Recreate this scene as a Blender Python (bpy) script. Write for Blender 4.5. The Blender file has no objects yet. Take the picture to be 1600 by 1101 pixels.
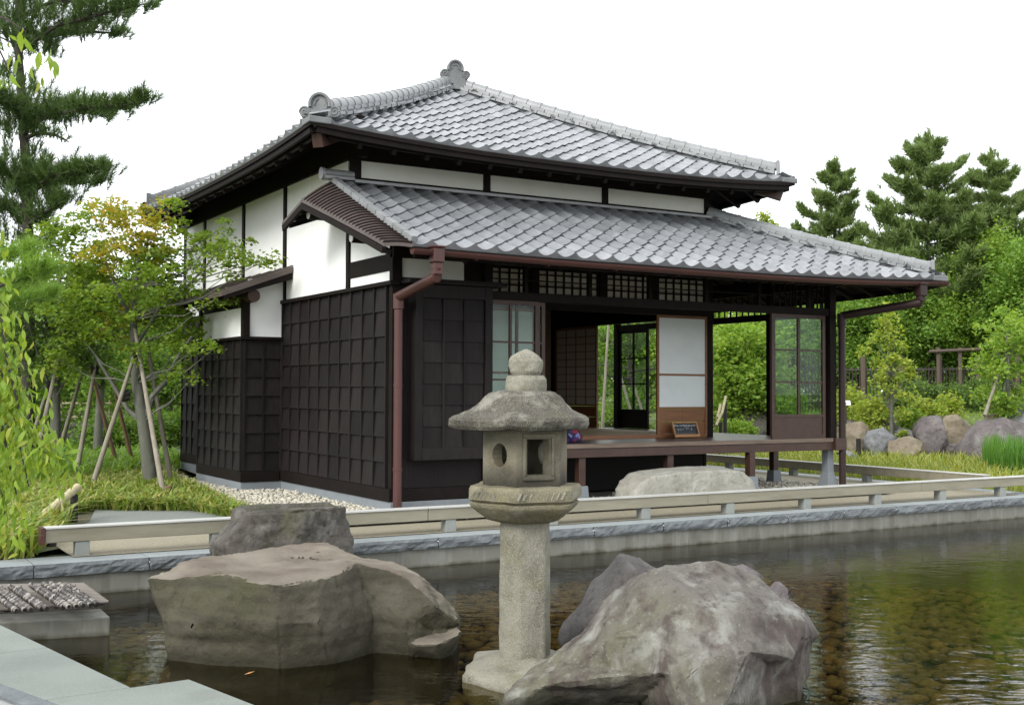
import bpy, bmesh, math, random
import numpy as np
from mathutils import Vector, Matrix, noise
from mathutils.bvhtree import BVHTree

S = bpy.context.scene
COL = S.collection
rng = np.random.default_rng(7)
random.seed(7)

# ------------------------------------------------------------------ camera
CAM = Vector((-5.7145, -12.2263, 1.3564))
RT = Vector((0.85849686, -0.51280696, 0.0034878))
UP = Vector((-0.01969801, -0.02617897, 0.99946318))
FW = Vector((0.51244037, 0.85810471, 0.03257584))
FPX = 1836.04
cd = bpy.data.cameras.new('camera')
cam = bpy.data.objects.new('camera', cd)
COL.objects.link(cam)
cam.matrix_world = Matrix(((RT.x, UP.x, -FW.x, CAM.x), (RT.y, UP.y, -FW.y, CAM.y), (RT.z, UP.z, -FW.z, CAM.z), (0, 0, 0, 1)))
cd.lens = 36 * FPX / 1600
cd.clip_end = 2000
S.camera = cam

# ------------------------------------------------------------------ sky, sun, exposure
SUN_EL, SUN_AZ = math.radians(34), math.radians(248)       # azimuth from +Y, clockwise
w = bpy.data.worlds.new('World')
S.world = w
w.use_nodes = True
nt = w.node_tree
nt.nodes.clear()
sky = nt.nodes.new('ShaderNodeTexSky')
sky.sky_type = 'NISHITA'
sky.sun_disc = False
sky.sun_elevation = SUN_EL
sky.sun_rotation = SUN_AZ
mixs = nt.nodes.new('ShaderNodeMix')
mixs.data_type = 'RGBA'
mixs.inputs[0].default_value = 0.9                       # overcast: the cloud layer covers the blue
mixs.inputs[7].default_value = (12.6, 12.9, 13.4, 1)
bg = nt.nodes.new('ShaderNodeBackground')
bg.inputs[1].default_value = 0.1
wo = nt.nodes.new('ShaderNodeOutputWorld')
nt.links.new(sky.outputs[0], mixs.inputs[6])
nt.links.new(mixs.outputs[2], bg.inputs[0])
nt.links.new(bg.outputs[0], wo.inputs[0])
sl = bpy.data.lights.new('sun', 'SUN')
sl.energy = 1.9
sl.angle = math.radians(25)
sl.color = (1, 0.96, 0.9)
sun = bpy.data.objects.new('sun', sl)
COL.objects.link(sun)
sd = Vector((math.sin(SUN_AZ) * math.cos(SUN_EL), math.cos(SUN_AZ) * math.cos(SUN_EL), math.sin(SUN_EL)))
sun.rotation_euler = sd.to_track_quat('Z', 'Y').to_euler()
sun.location = sd * 60
S.view_settings.view_transform = 'Standard'
S.view_settings.look = 'None'
S.view_settings.exposure = 0.75
S.view_settings.gamma = 1
S.view_settings.use_curve_mapping = False
S.cycles.max_bounces = 8
S.cycles.transparent_max_bounces = 24
S.cycles.use_denoising = True

# ------------------------------------------------------------------ helpers
def P(px, py, x=None, y=None, z=None, d=None):
    """the place seen at a pixel of the 1600 px photograph, on a given plane or depth"""
    r = FW + RT * ((px - 800) / FPX) + UP * ((550.5 - py) / FPX)
    if x is not None: t = (x - CAM.x) / r.x
    elif y is not None: t = (y - CAM.y) / r.y
    elif z is not None: t = (z - CAM.z) / r.z
    else: t = d
    return CAM + r * t

def link(name, me, parent=None, label=None):
    o = bpy.data.objects.new(name, me)
    COL.objects.link(o)
    if parent is not None:
        o.parent = parent
        o.matrix_parent_inverse = Matrix.Translation(-wloc(parent))
    if label: o['label'] = label
    return o

def wloc(o):
    """world location of a thing or part (things never rotate; parts keep world coordinates)"""
    return Vector(o.get('_base', (0, 0, 0)))

def thing(name, label, cat, loc=(0, 0, 0), group=None):
    o = bpy.data.objects.new(name, None)
    COL.objects.link(o)
    o.location = loc
    o['_base'] = [float(c) for c in loc]
    o.empty_display_size = 0.2
    o['label'] = label
    o['category'] = cat
    if group: o['group'] = group
    return o

def tag(o, label, cat, group=None):
    o['label'] = label; o['category'] = cat
    if group: o['group'] = group
    return o

def kind(o, k):
    o['kind'] = k
    return o

def np_mesh(name, V, F, mat, smooth=False):
    """V (n,3), F (m,k) numpy arrays"""
    me = bpy.data.meshes.new(name)
    V = np.asarray(V, np.float32); F = np.asarray(F, np.int32)
    m, k = F.shape
    me.vertices.add(len(V)); me.vertices.foreach_set('co', V.ravel())
    me.loops.add(m * k); me.loops.foreach_set('vertex_index', F.ravel())
    me.polygons.add(m)
    me.polygons.foreach_set('loop_start', np.arange(0, m * k, k, dtype=np.int32))
    me.polygons.foreach_set('loop_total', np.full(m, k, np.int32))
    me.polygons.foreach_set('use_smooth', np.full(m, smooth, bool))
    me.update(calc_edges=True)
    me.validate()
    if mat: me.materials.append(mat)
    return me

class MB:
    def __init__(s): s.v = []; s.f = []; s.m = []; s.mi = 0
    def add(s, vs, fs):
        n = len(s.v)
        s.v.extend([tuple(q) for q in vs])
        s.f.extend([tuple(i + n for i in f) for f in fs])
        s.m.extend([s.mi] * len(fs))
        return s
    def box(s, x0, y0, z0, x1, y1, z1):
        vs = [(x0, y0, z0), (x1, y0, z0), (x1, y1, z0), (x0, y1, z0), (x0, y0, z1), (x1, y0, z1), (x1, y1, z1), (x0, y1, z1)]
        return s.add(vs, [(0, 3, 2, 1), (4, 5, 6, 7), (0, 1, 5, 4), (1, 2, 6, 5), (2, 3, 7, 6), (3, 0, 4, 7)])
    def frame(s, o, ex, ey, ez):
        """box with corner o and edge vectors"""
        o, ex, ey, ez = map(Vector, (o, ex, ey, ez))
        vs = [o, o + ex, o + ex + ey, o + ey, o + ez, o + ex + ez, o + ex + ey + ez, o + ey + ez]
        fs = [(0, 3, 2, 1), (4, 5, 6, 7), (0, 1, 5, 4), (1, 2, 6, 5), (2, 3, 7, 6), (3, 0, 4, 7)]
        if ex.cross(ey).dot(ez) < 0: fs = [f[::-1] for f in fs]
        return s.add(vs, fs)
    def beam(s, p0, p1, wd, ht, up=(0, 0, 1)):
        p0, p1 = Vector(p0), Vector(p1)
        d = p1 - p0; sd_ = d.cross(Vector(up)).normalized(); u = sd_.cross(d).normalized()
        return s.frame(p0 - sd_ * wd / 2 - u * ht / 2, d, sd_ * wd, u * ht)
    def cyl(s, p0, p1, r0, r1=None, n=10, caps=True):
        if r1 is None: r1 = r0
        return s.tube([p0, p1], [r0, r1], n, caps)
    def tube(s, pts, rad, n=8, caps=True):
        pts = [Vector(p) for p in pts]
        if not hasattr(rad, '__len__'): rad = [rad] * len(pts)
        vs = []; fs = []
        ref = None
        for i, p in enumerate(pts):
            d = (pts[min(i + 1, len(pts) - 1)] - pts[max(i - 1, 0)]).normalized()
            if ref is None: ref = d.orthogonal().normalized()
            a = (ref - d * ref.dot(d)).normalized(); b = d.cross(a); ref = a
            for k in range(n):
                t = 2 * math.pi * k / n
                vs.append(p + (a * math.cos(t) + b * math.sin(t)) * rad[i])
        for i in range(len(pts) - 1):
            for k in range(n):
                k2 = (k + 1) % n
                fs.append((i * n + k, i * n + k2, (i + 1) * n + k2, (i + 1) * n + k))
        if caps:
            fs.append(tuple(range(n))[::-1]); m = (len(pts) - 1) * n; fs.append(tuple(range(m, m + n)))
        return s.add(vs, fs)
    def prism(s, poly, ext):
        """closed polygon of 3-D points pushed along ext"""
        poly = [Vector(p) for p in poly]; ext = Vector(ext); n = len(poly)
        vs = poly + [p + ext for p in poly]
        nrm = Vector((0, 0, 0))
        for i in range(n): nrm += poly[i].cross(poly[(i + 1) % n])
        fl = nrm.dot(ext) > 0
        fs = [tuple(range(n)), tuple(range(n, 2 * n))[::-1]] + [(i, n + i, n + (i + 1) % n, (i + 1) % n) for i in range(n)]
        if fl: fs = [f[::-1] for f in fs]
        return s.add(vs, fs)
    def lathe(s, prof, c, n=24):
        vs = []; fs = []; c = Vector(c)
        for r, z in prof:
            for k in range(n):
                t = 2 * math.pi * k / n
                vs.append(c + Vector((r * math.cos(t), r * math.sin(t), z)))
        for i in range(len(prof) - 1):
            for k in range(n):
                k2 = (k + 1) % n
                fs.append((i * n + k, i * n + k2, (i + 1) * n + k2, (i + 1) * n + k))
        fs.append(tuple(range(n))[::-1]); m = (len(prof) - 1) * n; fs.append(tuple(range(m, m + n)))
        return s.add(vs, fs)
    def mesh(s, name, mats, smooth=False):
        me = bpy.data.meshes.new(name)
        me.from_pydata(s.v, [], s.f)
        if not isinstance(mats, (list, tuple)): mats = [mats]
        for m in mats: me.materials.append(m)
        me.polygons.foreach_set('material_index', s.m)
        me.polygons.foreach_set('use_smooth', [smooth] * len(s.f))
        me.update()
        return me
    def build(s, name, mats, parent=None, smooth=False, bevel=0, label=None):
        o = link(name, s.mesh(name, mats, smooth), parent, label)
        if bevel:
            b = o.modifiers.new('bevel', 'BEVEL'); b.width = bevel; b.segments = 2; b.limit_method = 'ANGLE'
        if smooth:
            try: o.data.set_sharp_from_angle(angle=math.radians(40))
            except Exception: pass
        return o

def B(name, mat, parent, *boxes, **kw):
    m = MB()
    for b in boxes: m.box(*b)
    return m.build(name, mat, parent, **kw)

# ------------------------------------------------------------------ materials
def nodes_for(name):
    m = bpy.data.materials.new(name); m.use_nodes = True
    t = m.node_tree; b = t.nodes['Principled BSDF']
    return m, t, b

def PM(name, base, rough=0.7, layers=(), bump=None, metal=0.0, spec=0.5, rand=0.0, island=0.0, coords='Object', rough_var=0, band=None):
    """layers: (colour, scale, detail, lo, hi, amount, stretch)"""
    m, t, b = nodes_for(name); N, L = t.nodes, t.links
    b.inputs['Roughness'].default_value = rough
    b.inputs['Metallic'].default_value = metal
    b.inputs['Specular IOR Level'].default_value = spec
    if coords == 'World': tc = N.new('ShaderNodeNewGeometry').outputs['Position']
    else: tc = N.new('ShaderNodeTexCoord').outputs[coords]
    cur = N.new('ShaderNodeRGB'); cur.outputs[0].default_value = (*base, 1); cur = cur.outputs[0]
    def ns(scale, detail, stretch, off=0.0):
        mp = N.new('ShaderNodeMapping'); mp.inputs['Scale'].default_value = stretch; mp.inputs['Location'].default_value = (off, off * .7, off * 1.3)
        L.new(tc, mp.inputs[0])
        n = N.new('ShaderNodeTexNoise'); n.inputs['Scale'].default_value = scale; n.inputs['Detail'].default_value = detail; n.inputs['Roughness'].default_value = .6
        L.new(mp.outputs[0], n.inputs['Vector'])
        return n.outputs['Fac']
    for i, l in enumerate(layers):
        colr, sc, det, lo, hi, amt = l[:6]; st = l[6] if len(l) > 6 else (1, 1, 1)
        mr = N.new('ShaderNodeMapRange'); mr.inputs[1].default_value = lo; mr.inputs[2].default_value = hi; mr.inputs[4].default_value = amt
        L.new(ns(sc, det, st, 3.1 * i), mr.inputs[0])
        mx = N.new('ShaderNodeMix'); mx.data_type = 'RGBA'; L.new(mr.outputs[0], mx.inputs[0]); L.new(cur, mx.inputs[6]); mx.inputs[7].default_value = (*colr, 1)
        cur = mx.outputs[2]
    if band:                    # (colour, z0, z1): a wet stain that fades out upwards
        g_ = N.new('ShaderNodeNewGeometry'); sx = N.new('ShaderNodeSeparateXYZ'); L.new(g_.outputs['Position'], sx.inputs[0])
        md_ = N.new('ShaderNodeMath'); md_.operation = 'MULTIPLY_ADD'; md_.inputs[1].default_value = -.12; L.new(ns(5, 5, (1, 1, 1), 7), md_.inputs[0]); L.new(sx.outputs['Z'], md_.inputs[2])
        mr = N.new('ShaderNodeMapRange'); mr.inputs[1].default_value = band[1] - .06; mr.inputs[2].default_value = band[2] - .06; mr.inputs[3].default_value = .9; mr.inputs[4].default_value = 0
        L.new(md_.outputs[0], mr.inputs[0]); mx = N.new('ShaderNodeMix'); mx.data_type = 'RGBA'; L.new(mr.outputs[0], mx.inputs[0]); L.new(cur, mx.inputs[6]); mx.inputs[7].default_value = (*band[0], 1); cur = mx.outputs[2]
    if rand or island:
        src = N.new('ShaderNodeObjectInfo').outputs['Random'] if rand else N.new('ShaderNodeNewGeometry').outputs['Random Per Island']
        mr = N.new('ShaderNodeMapRange'); v = rand or island
        mr.inputs[3].default_value = 1 - v; mr.inputs[4].default_value = 1 + v; L.new(src, mr.inputs[0])
        vm = N.new('ShaderNodeVectorMath'); vm.operation = 'SCALE'; L.new(cur, vm.inputs[0]); L.new(mr.outputs[0], vm.inputs['Scale'])
        cur = vm.outputs[0]
    L.new(cur, b.inputs['Base Color'])
    if rough_var:
        mr = N.new('ShaderNodeMapRange'); mr.inputs[1].default_value = .3; mr.inputs[2].default_value = .7
        mr.inputs[3].default_value = rough - rough_var; mr.inputs[4].default_value = rough + rough_var
        L.new(ns(6, 4, (1, 1, 1), 9), mr.inputs[0]); L.new(mr.outputs[0], b.inputs['Roughness'])
    if bump:
        prev = None
        for sc, det, strength, dist, *st in bump:
            bp = N.new('ShaderNodeBump'); bp.inputs['Strength'].default_value = strength; bp.inputs['Distance'].default_value = dist
            L.new(ns(sc, det, st[0] if st else (1, 1, 1), 5.0), bp.inputs['Height'])
            if prev: L.new(prev, bp.inputs['Normal'])
            prev = bp.outputs[0]
        L.new(prev, b.inputs['Normal'])
    return m

LEAF = 1.55
def leaf_mat(name, cols, transl=0.35, rough=0.5):
    """cols: colours picked at random leaf by leaf"""
    m, t, b = nodes_for(name); N, L = t.nodes, t.links
    g = N.new('ShaderNodeNewGeometry')
    cr = N.new('ShaderNodeValToRGB'); cr.color_ramp.interpolation = 'LINEAR'
    e = cr.color_ramp.elements
    while len(e) < len(cols): e.new(0.5)
    for i, c in enumerate(cols):
        e[i].position = i / max(1, len(cols) - 1); e[i].color = (*[min(.5, k * LEAF) for k in c], 1)
    L.new(g.outputs['Random Per Island'], cr.inputs[0])
    L.new(cr.outputs[0], b.inputs['Base Color'])
    b.inputs['Roughness'].default_value = rough
    b.inputs['Specular IOR Level'].default_value = .3
    tr = N.new('ShaderNodeBsdfTranslucent')
    gm = N.new('ShaderNodeVectorMath'); gm.operation = 'MULTIPLY'; gm.inputs[1].default_value = (1.3, 1.25, .6)
    L.new(cr.outputs[0], gm.inputs[0]); L.new(gm.outputs[0], tr.inputs[0])
    mx = N.new('ShaderNodeMixShader'); mx.inputs[0].default_value = transl
    L.new(b.outputs[0], mx.inputs[1]); L.new(tr.outputs[0], mx.inputs[2])
    L.new(mx.outputs[0], N['Material Output'].inputs['Surface'])
    return m

WD = (0.03, 0.024, 0.021)
M = {}
M['board'] = PM('charred_board', (0.0105, 0.0083, 0.0083), .6, [((0.02, 0.0165, 0.016), 3, 6, .35, .75, .8, (12, 12, 1)), ((.006, .005, .005), 1.2, 3, .5, .8, .5)], [(4, 6, .35, .004, (14, 14, .7))], rand=.3, coords='World', spec=.14)
M['wood'] = PM('dark_timber', (0.0075, 0.005, 0.0044), .65, [((0.013, 0.009, 0.0075), 2, 6, .4, .75, .8, (4, 4, 4))], [(6, 5, .3, .003, (3, 3, 3))], coords='World', spec=.12)
M['wood_warm'] = PM('warm_timber', (0.036, 0.017, 0.0115), .5, [((0.06, 0.03, 0.02), 3, 6, .35, .75, .8, (3, 3, 3))], [(8, 5, .2, .002)], coords='World', spec=.4)
M['wood_orange'] = PM('orange_timber', (0.21, 0.088, 0.03), .5, [((0.14, 0.052, 0.019), 2.5, 6, .35, .7, .9, (1, 1, 10))], coords='World')
M['wood_floor'] = PM('worn_floor_board', (0.032, 0.02, 0.016), .3, [((0.06, 0.042, 0.034), 4, 6, .4, .7, .8, (1, 8, 1))], coords='World', spec=.5)
M['wood_grey'] = PM('weathered_edge_timber', (0.15, 0.11, 0.08), .7, [((0.07, 0.05, 0.038), 3, 6, .4, .7, .8, (1, 10, 10))], [(5, 5, .3, .003, (1, 8, 8))], coords='World')
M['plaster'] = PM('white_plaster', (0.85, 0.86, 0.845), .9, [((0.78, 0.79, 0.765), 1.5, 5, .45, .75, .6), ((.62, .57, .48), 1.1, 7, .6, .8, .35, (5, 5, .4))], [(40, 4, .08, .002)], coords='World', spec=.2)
M['plaster_grey'] = PM('shaded_plaster', (0.72, 0.73, 0.67), .9, [((0.64, 0.64, 0.58), 1.5, 5, .45, .75, .6)], coords='World', spec=.2)  # greyer copy of the white plaster, eave shade put into its colour
M['tile'] = PM('smoked_roof_tile', (0.205, 0.215, 0.225), .38, [((0.30, 0.31, 0.32), 7, 4, .45, .75, .7), ((.12, .125, .13), 2.5, 3, .55, .8, .5)], [(25, 3, .06, .002)], metal=.25, island=0, rand=.16, coords='World', spec=.6, rough_var=.08)
M['tile_low'] = M['tile']
M['ornament'] = PM('ornament_tile_clay', (0.13, 0.137, 0.138), .5, [((0.19, 0.2, 0.2), 6, 4, .4, .75, .7), ((.07, .075, .075), 4, 4, .55, .8, .6)], [(25, 3, .08, .002)], metal=.1, coords='World')
M['ridge'] = PM('ridge_tile_clay', (0.2, 0.21, 0.212), .45, [((0.28, 0.29, 0.29), 5, 4, .4, .75, .7), ((.14, .15, .14), 3, 4, .55, .8, .6)], [(25, 3, .08, .002)], metal=.15, island=.1, coords='World')
M['copper'] = PM('brown_copper_roofing', (0.10, 0.078, 0.072), .5, [((0.16, 0.13, 0.12), 4, 4, .4, .8, .7)], metal=.45, coords='World')
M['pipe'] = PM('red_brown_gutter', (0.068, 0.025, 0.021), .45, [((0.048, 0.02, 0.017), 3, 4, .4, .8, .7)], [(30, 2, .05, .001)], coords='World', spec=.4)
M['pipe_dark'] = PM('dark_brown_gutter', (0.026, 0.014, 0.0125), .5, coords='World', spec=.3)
M['concrete'] = PM('grey_blue_concrete', (0.19, 0.21, 0.225), .85, [((0.14, 0.155, 0.16), 2, 5, .45, .75, .7), ((.25, .265, .265), 6, 4, .6, .8, .5)], [(40, 4, .15, .003)], coords='World', spec=.25)
M['paper'] = PM('shoji_paper', (0.66, 0.7, 0.7), .9, [((0.58, 0.62, 0.6), 3, 3, .4, .7, .6)], coords='World', spec=.1)
M['paper_dim'] = PM('dim_shoji_paper', (0.5, 0.46, 0.4), .9, coords='World', spec=.1)  # paper toned down, the dim light indoors put into its colour
M['tatami'] = PM('tatami_straw', (0.33, 0.24, 0.115), .8, [((0.25, 0.175, 0.08), 60, 2, .4, .6, .6, (1, 8, 1))], coords='World')
M['wall_in'] = PM('ochre_inner_wall', (0.20, 0.15, 0.10), .9, coords='World')
M['white_end'] = PM('white_painted_end', (0.7, 0.7, 0.68), .8)
M['void'] = PM('underfloor_void_shade', (0.012, 0.011, 0.01), .9)  # near-black colour standing for the shade below the floor
# glass: see-through with a clear reflection
def schlick(t, f0):
    """reflectance from the viewing angle, the same from both sides"""
    N, L = t.nodes, t.links
    lw = N.new('ShaderNodeLayerWeight'); lw.inputs['Blend'].default_value = .5
    pw = N.new('ShaderNodeMath'); pw.operation = 'POWER'; pw.inputs[1].default_value = 5
    L.new(lw.outputs['Facing'], pw.inputs[0])
    mr = N.new('ShaderNodeMapRange'); mr.inputs[3].default_value = f0; mr.inputs[4].default_value = 1.0
    L.new(pw.outputs[0], mr.inputs[0])
    return mr
def glass_mat():
    m, t, b = nodes_for('window_glass'); N, L = t.nodes, t.links
    N.remove(b)
    tr = N.new('ShaderNodeBsdfTransparent'); tr.inputs[0].default_value = (.84, .89, .86, 1)
    gl = N.new('ShaderNodeBsdfGlossy'); gl.inputs['Roughness'].default_value = .02
    mr = schlick(t, .013)
    mx = N.new('ShaderNodeMixShader'); L.new(mr.outputs[0], mx.inputs[0]); L.new(tr.outputs[0], mx.inputs[1]); L.new(gl.outputs[0], mx.inputs[2])
    L.new(mx.outputs[0], N['Material Output'].inputs['Surface'])
    return m
M['glass'] = glass_mat()
# ================================================================== THE HOUSE
XR, YU, YB = 5.67, 1.206, 8.77          # upper block: right side, front, back
FZ = 0.69                               # floor height
house = thing('tea_house', 'dark timber teahouse with white plaster, grey tiled hip roof and open veranda by the pond', 'house', (2.8, 4.0, 0))
H = house

# ---- plinth
B('plinth', M['concrete'], H, (-.03, -.03, -.1, .12, 3.61, .088), (-.61, 3.58, -.1, .1, 5.74, .087), (-.03, 5.74, -.1, .12, YB, .086),
  (.12, -.028, -.1, 1.25, .12, .085), bevel=.006)
B('underfloor_shade_panel', M['void'], H, (.12, 1.22, -.02, 5.6, 1.26, .64), (5.62, 1.22, -.02, 5.66, 5.4, .64))  # dark panels added where only the unlit void shows

# ---- timber siding: boards with battens
def siding(nm, o, ax, out, ncol, nrow, z0, z1, wdt, name='wall_siding'):
    """o: lower corner on the wall face, ax: unit direction along the wall, out: outward unit normal"""
    o, ax, out = Vector(o), Vector(ax), Vector(out)
    bk = MB(); bk.frame(o + Vector((0, 0, z0)) - out * .06, ax * wdt, out * .06, Vector((0, 0, z1 - z0)))
    base = bk.build(name, M['board'], H)
    cw = wdt / ncol; rh = (z1 - z0) / nrow
    mb = MB()
    # a board leans out a little at its foot, over the one below
    hw = cw / 2 - .012; t0, t1 = .03, .006
    vs = [(-hw, 0, 0), (hw, 0, 0), (-hw, t0, 0), (hw, t0, 0), (-hw, t1, rh), (hw, t1, rh), (-hw, 0, rh), (hw, 0, rh)]
    mb.add(vs, [(0, 2, 3, 1), (2, 4, 5, 3), (4, 6, 7, 5), (0, 6, 4, 2), (1, 3, 5, 7)])
    me = mb.mesh('siding_board', M['board'])
    R3 = Matrix((ax, out, Vector((0, 0, 1)))).transposed()
    for i in range(ncol):
        for j in range(nrow):
            b = link('siding_board', me, base)
            b.matrix_basis = Matrix.Translation(o + ax * ((i + .5) * cw) + Vector((0, 0, z0 + j * rh))) @ R3.to_4x4()
    bm_ = MB(); bm_.frame((-.016, 0, z0), (.028, 0, 0), (0, .038, 0), (0, 0, z1 - z0))
    bme = bm_.mesh('batten', M['board'])
    for i in range(ncol + 1):
        b = link('batten', bme, base)
        sft = .016 if i == 0 else (-.016 if i == ncol else 0)
        b.matrix_basis = Matrix.Translation(o + ax * (i * cw + sft)) @ R3.to_4x4()
    return base

siding('west', (0, 3.61, 0), (0, -1, 0), (-1, 0, 0), 10, 8, .24, 2.56, 3.50)
B('sill_beam', M['wood'], H, (-.05, -.03, .09, .1, 3.56, .235), bevel=.006)
B('wall_cap', M['wood'], H, (-.065, -.06, 2.561, .06, 3.6, 2.61), bevel=.005)
siding('annexs', (-.58, 3.61, 0), (1, 0, 0), (0, -1, 0), 2, 7, .24, 2.05, .56)
siding('annexw', (-.58, 5.70, 0), (0, -1, 0), (-1, 0, 0), 6, 7, .24, 2.05, 2.09)
B('sill_beam', M['wood'], H, (-.62, 3.565, .09, -.055, 3.66, .233), bevel=.006)
B('sill_beam', M['wood'], H, (-.62, 3.665, .09, -.5, 5.72, .234), bevel=.006)
B('wall_cap', M['wood'], H, (-.64, 3.545, 2.051, -.045, 3.64, 2.095), (-.641, 3.64, 2.052, -.53, 5.76, 2.096), bevel=.005)
siding('back', (0, YB, 0), (0, -1, 0), (-1, 0, 0), 9, 8, .24, 2.56, 3.0)
B('sill_beam', M['wood'], H, (-.045, 5.74, .09, .1, YB, .236))
B('wall_cap', M['wood'], H, (-.066, 5.74, 2.562, .06, YB + .03, 2.611))

# ---- plaster panels and posts of the west side
WP = M['plaster']
for y0, y1, z0, z1 in ((1.38, 3.555, 2.612, 4.22), (3.665, 5.405, 2.4, 4.221), (5.515, 7.485, 2.612, 4.22), (7.595, YB - .06, 2.612, 4.22)):
    B('plaster_panel', WP, H, (0.012, y0, z0, .09, y1, z1))
m = MB(); m.prism([(.013, .07, 2.935), (.013, 1.27, 2.935), (.013, 1.27, 3.78), (.013, .07, 3.26)], (.077, 0, 0)); m.build('plaster_panel', WP, H)
B('plaster_panel', WP, H, (.013, .07, 2.612, .09, 1.27, 2.735))
B('tie_beam', M['wood'], H, (-.004, .068, 2.736, .088, 1.28, 2.934), bevel=.004)
for y in (3.61, 5.46, 7.54):
    B('post', M['wood'], H, (-.012, y - .052, 2.4, .1, y + .052, 4.3), bevel=.004)
B('post', M['wood'], H, (-.012, YB - .06, .236, .1, YB + .045, 4.6), bevel=.004)
B('post', M['wood'], H, (-.013, 1.28, 2.611, .099, 1.375, 3.6), bevel=.004)
B('corner_post', M['wood'], H, (-.02, -.02, .236, .105, .065, 3.05), bevel=.004)
B('corner_post', M['wood'], H, (-.016, 1.16, 3.55, .1, 1.275, 4.6), bevel=.004)
B('wall_plate', M['wood'], H, (-.03, 1.0, 4.222, .12, YB + .3, 4.72))
# annex walls
B('plaster_panel', WP, H, (-.5, 3.63, 2.096, -.012, 3.70, 2.9))
B('plaster_panel', WP, H, (-.565, 3.69, 2.097, -.5, 5.64, 2.50))
B('post', M['wood'], H, (-.6, 3.575, 2.096, -.502, 3.685, 2.62), bevel=.004)
B('post', M['wood'], H, (-.6, 5.64, 2.096, -.5, 5.745, 2.6), bevel=.004)
B('wall_plate', M['wood'], H, (-.585, 3.69, 2.501, -.48, 5.70, 2.66))
lg = MB(); lg.cyl((-.52, 3.36, 2.645), (-.52, 5.9, 2.645), .088, n=20)
lo = lg.build('round_eave_log', M['wood_warm'], H, smooth=True)
# annex lean-to roof
an = thing_part = MB()
sl_ = lambda x: 3.06 + (x) * .40
an.prism([(.0, 3.27, sl_(0)), (-1.0, 3.27, sl_(-1.0)), (-1.0, 3.27, sl_(-1.0) - .05), (0, 3.27, sl_(0) - .075)], (0, 2.75, 0))
ar = an.build('annex_roof', M['copper'], H)
m = MB()
for k in range(7):
    m.prism([(0, 3.28 + k * .45, sl_(0) + .004), (-1.0, 3.28 + k * .45, sl_(-1) + .004), (-1.0, 3.28 + k * .45, sl_(-1) + .03), (0, 3.28 + k * .45, sl_(0) + .03)], (0, .03, 0))
m.build('standing_seam', M['copper'], ar)
m = MB()
m.prism([(0, 3.285, sl_(0) - .078), (-.96, 3.285, sl_(-.96) - .055), (-.96, 3.285, sl_(-.96) - .10), (0, 3.285, sl_(0) - .17)], (0, .035, 0))
m.build('barge_board', M['wood'], ar)
rb = MB(); rb.beam((-.97, 0, sl_(-.97) - .085), (0, 0, sl_(0) - .11), .05, .06)
rme = rb.mesh('rafter', M['wood'])
for k in range(6):
    o = link('rafter', rme, ar); o.matrix_basis = Matrix.Translation((0, 3.5 + .42 * k, 0))

# ---- upper front wall (white band above the lower roof)
for x0, x1 in ((.1, 1.862), (1.966, 3.77), (3.875, 5.62)):
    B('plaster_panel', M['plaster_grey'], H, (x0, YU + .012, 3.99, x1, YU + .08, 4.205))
for x in (1.914, 3.822, 5.67):
    B('post', M['wood'], H, (x - .05, YU - .012, 3.9, x + .05, YU + .1, 4.3), bevel=.004)
B('wall_plate', M['wood'], H, (.12, YU - .03, 4.206, XR + .05, YU + .12, 4.73))
B('rail', M['wood'], H, (-.03, YU - .02, 3.93, XR + .06, YU + .1, 3.989))
B('upper_wall', M['wood'], H, (XR - .06, YU + .12, 3.3, XR + .05, YB, 4.7), (.12, YB - .05, .3, XR + .05, YB + .05, 4.7), (XR - .05, 5.4, .1, XR + .04, YB - .05, 3.3))

# ================================================================== ROOF TILES
TW = .2575
us = np.array([0, .12, .24, .36, .48, .6, .72, .79, .86, .93, 1.0])
def tile_z(u):
    return np.where(u < .72, -.035 * np.sin(np.pi * u / .72), .026 * np.sin(np.pi * (u - .72) / .28))
def tile_pts(length, eave=False, thick=.012):
    """local: x across, y up the slope, z normal. front edge at y=0"""
    x = (us - .5) * TW * 1.02; z = tile_z(us)
    n = len(us)
    front = np.stack([x, np.zeros(n), z + thick + .008], 1)
    back = np.stack([x, np.full(n, length), z], 1)
    low = np.stack([x, np.full(n, .006 if eave else .02), (z * .25 - .075) if eave else (z - .004)], 1)
    V = np.concatenate([front, back, low])
    F = []
    for i in range(n - 1):
        F.append((i, i + 1, n + i + 1, n + i))
        F.append((2 * n + i, 2 * n + i + 1, i + 1, i))
    return V, np.array(F)

class Slope:
    """one roof plane: a point at (s along the eave, t up the slope)"""
    def __init__(s, fn, s0, s1, tmax, lim, step): s.fn = fn; s.s0 = s0; s.s1 = s1; s.tmax = tmax; s.lim = lim; s.step = step
    def frame(s, a, t):
        p = s.fn(a, t); e = 1e-3
        ex = (s.fn(a + e, t) - s.fn(a - e, t)).normalized(); ey = (s.fn(a, t + e) - s.fn(a, t - e))
        k = ey.length / (2 * e); ey = ey.normalized(); en = ex.cross(ey).normalized(); ey = en.cross(ex)
        return p, ex, ey, en, k

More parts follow.
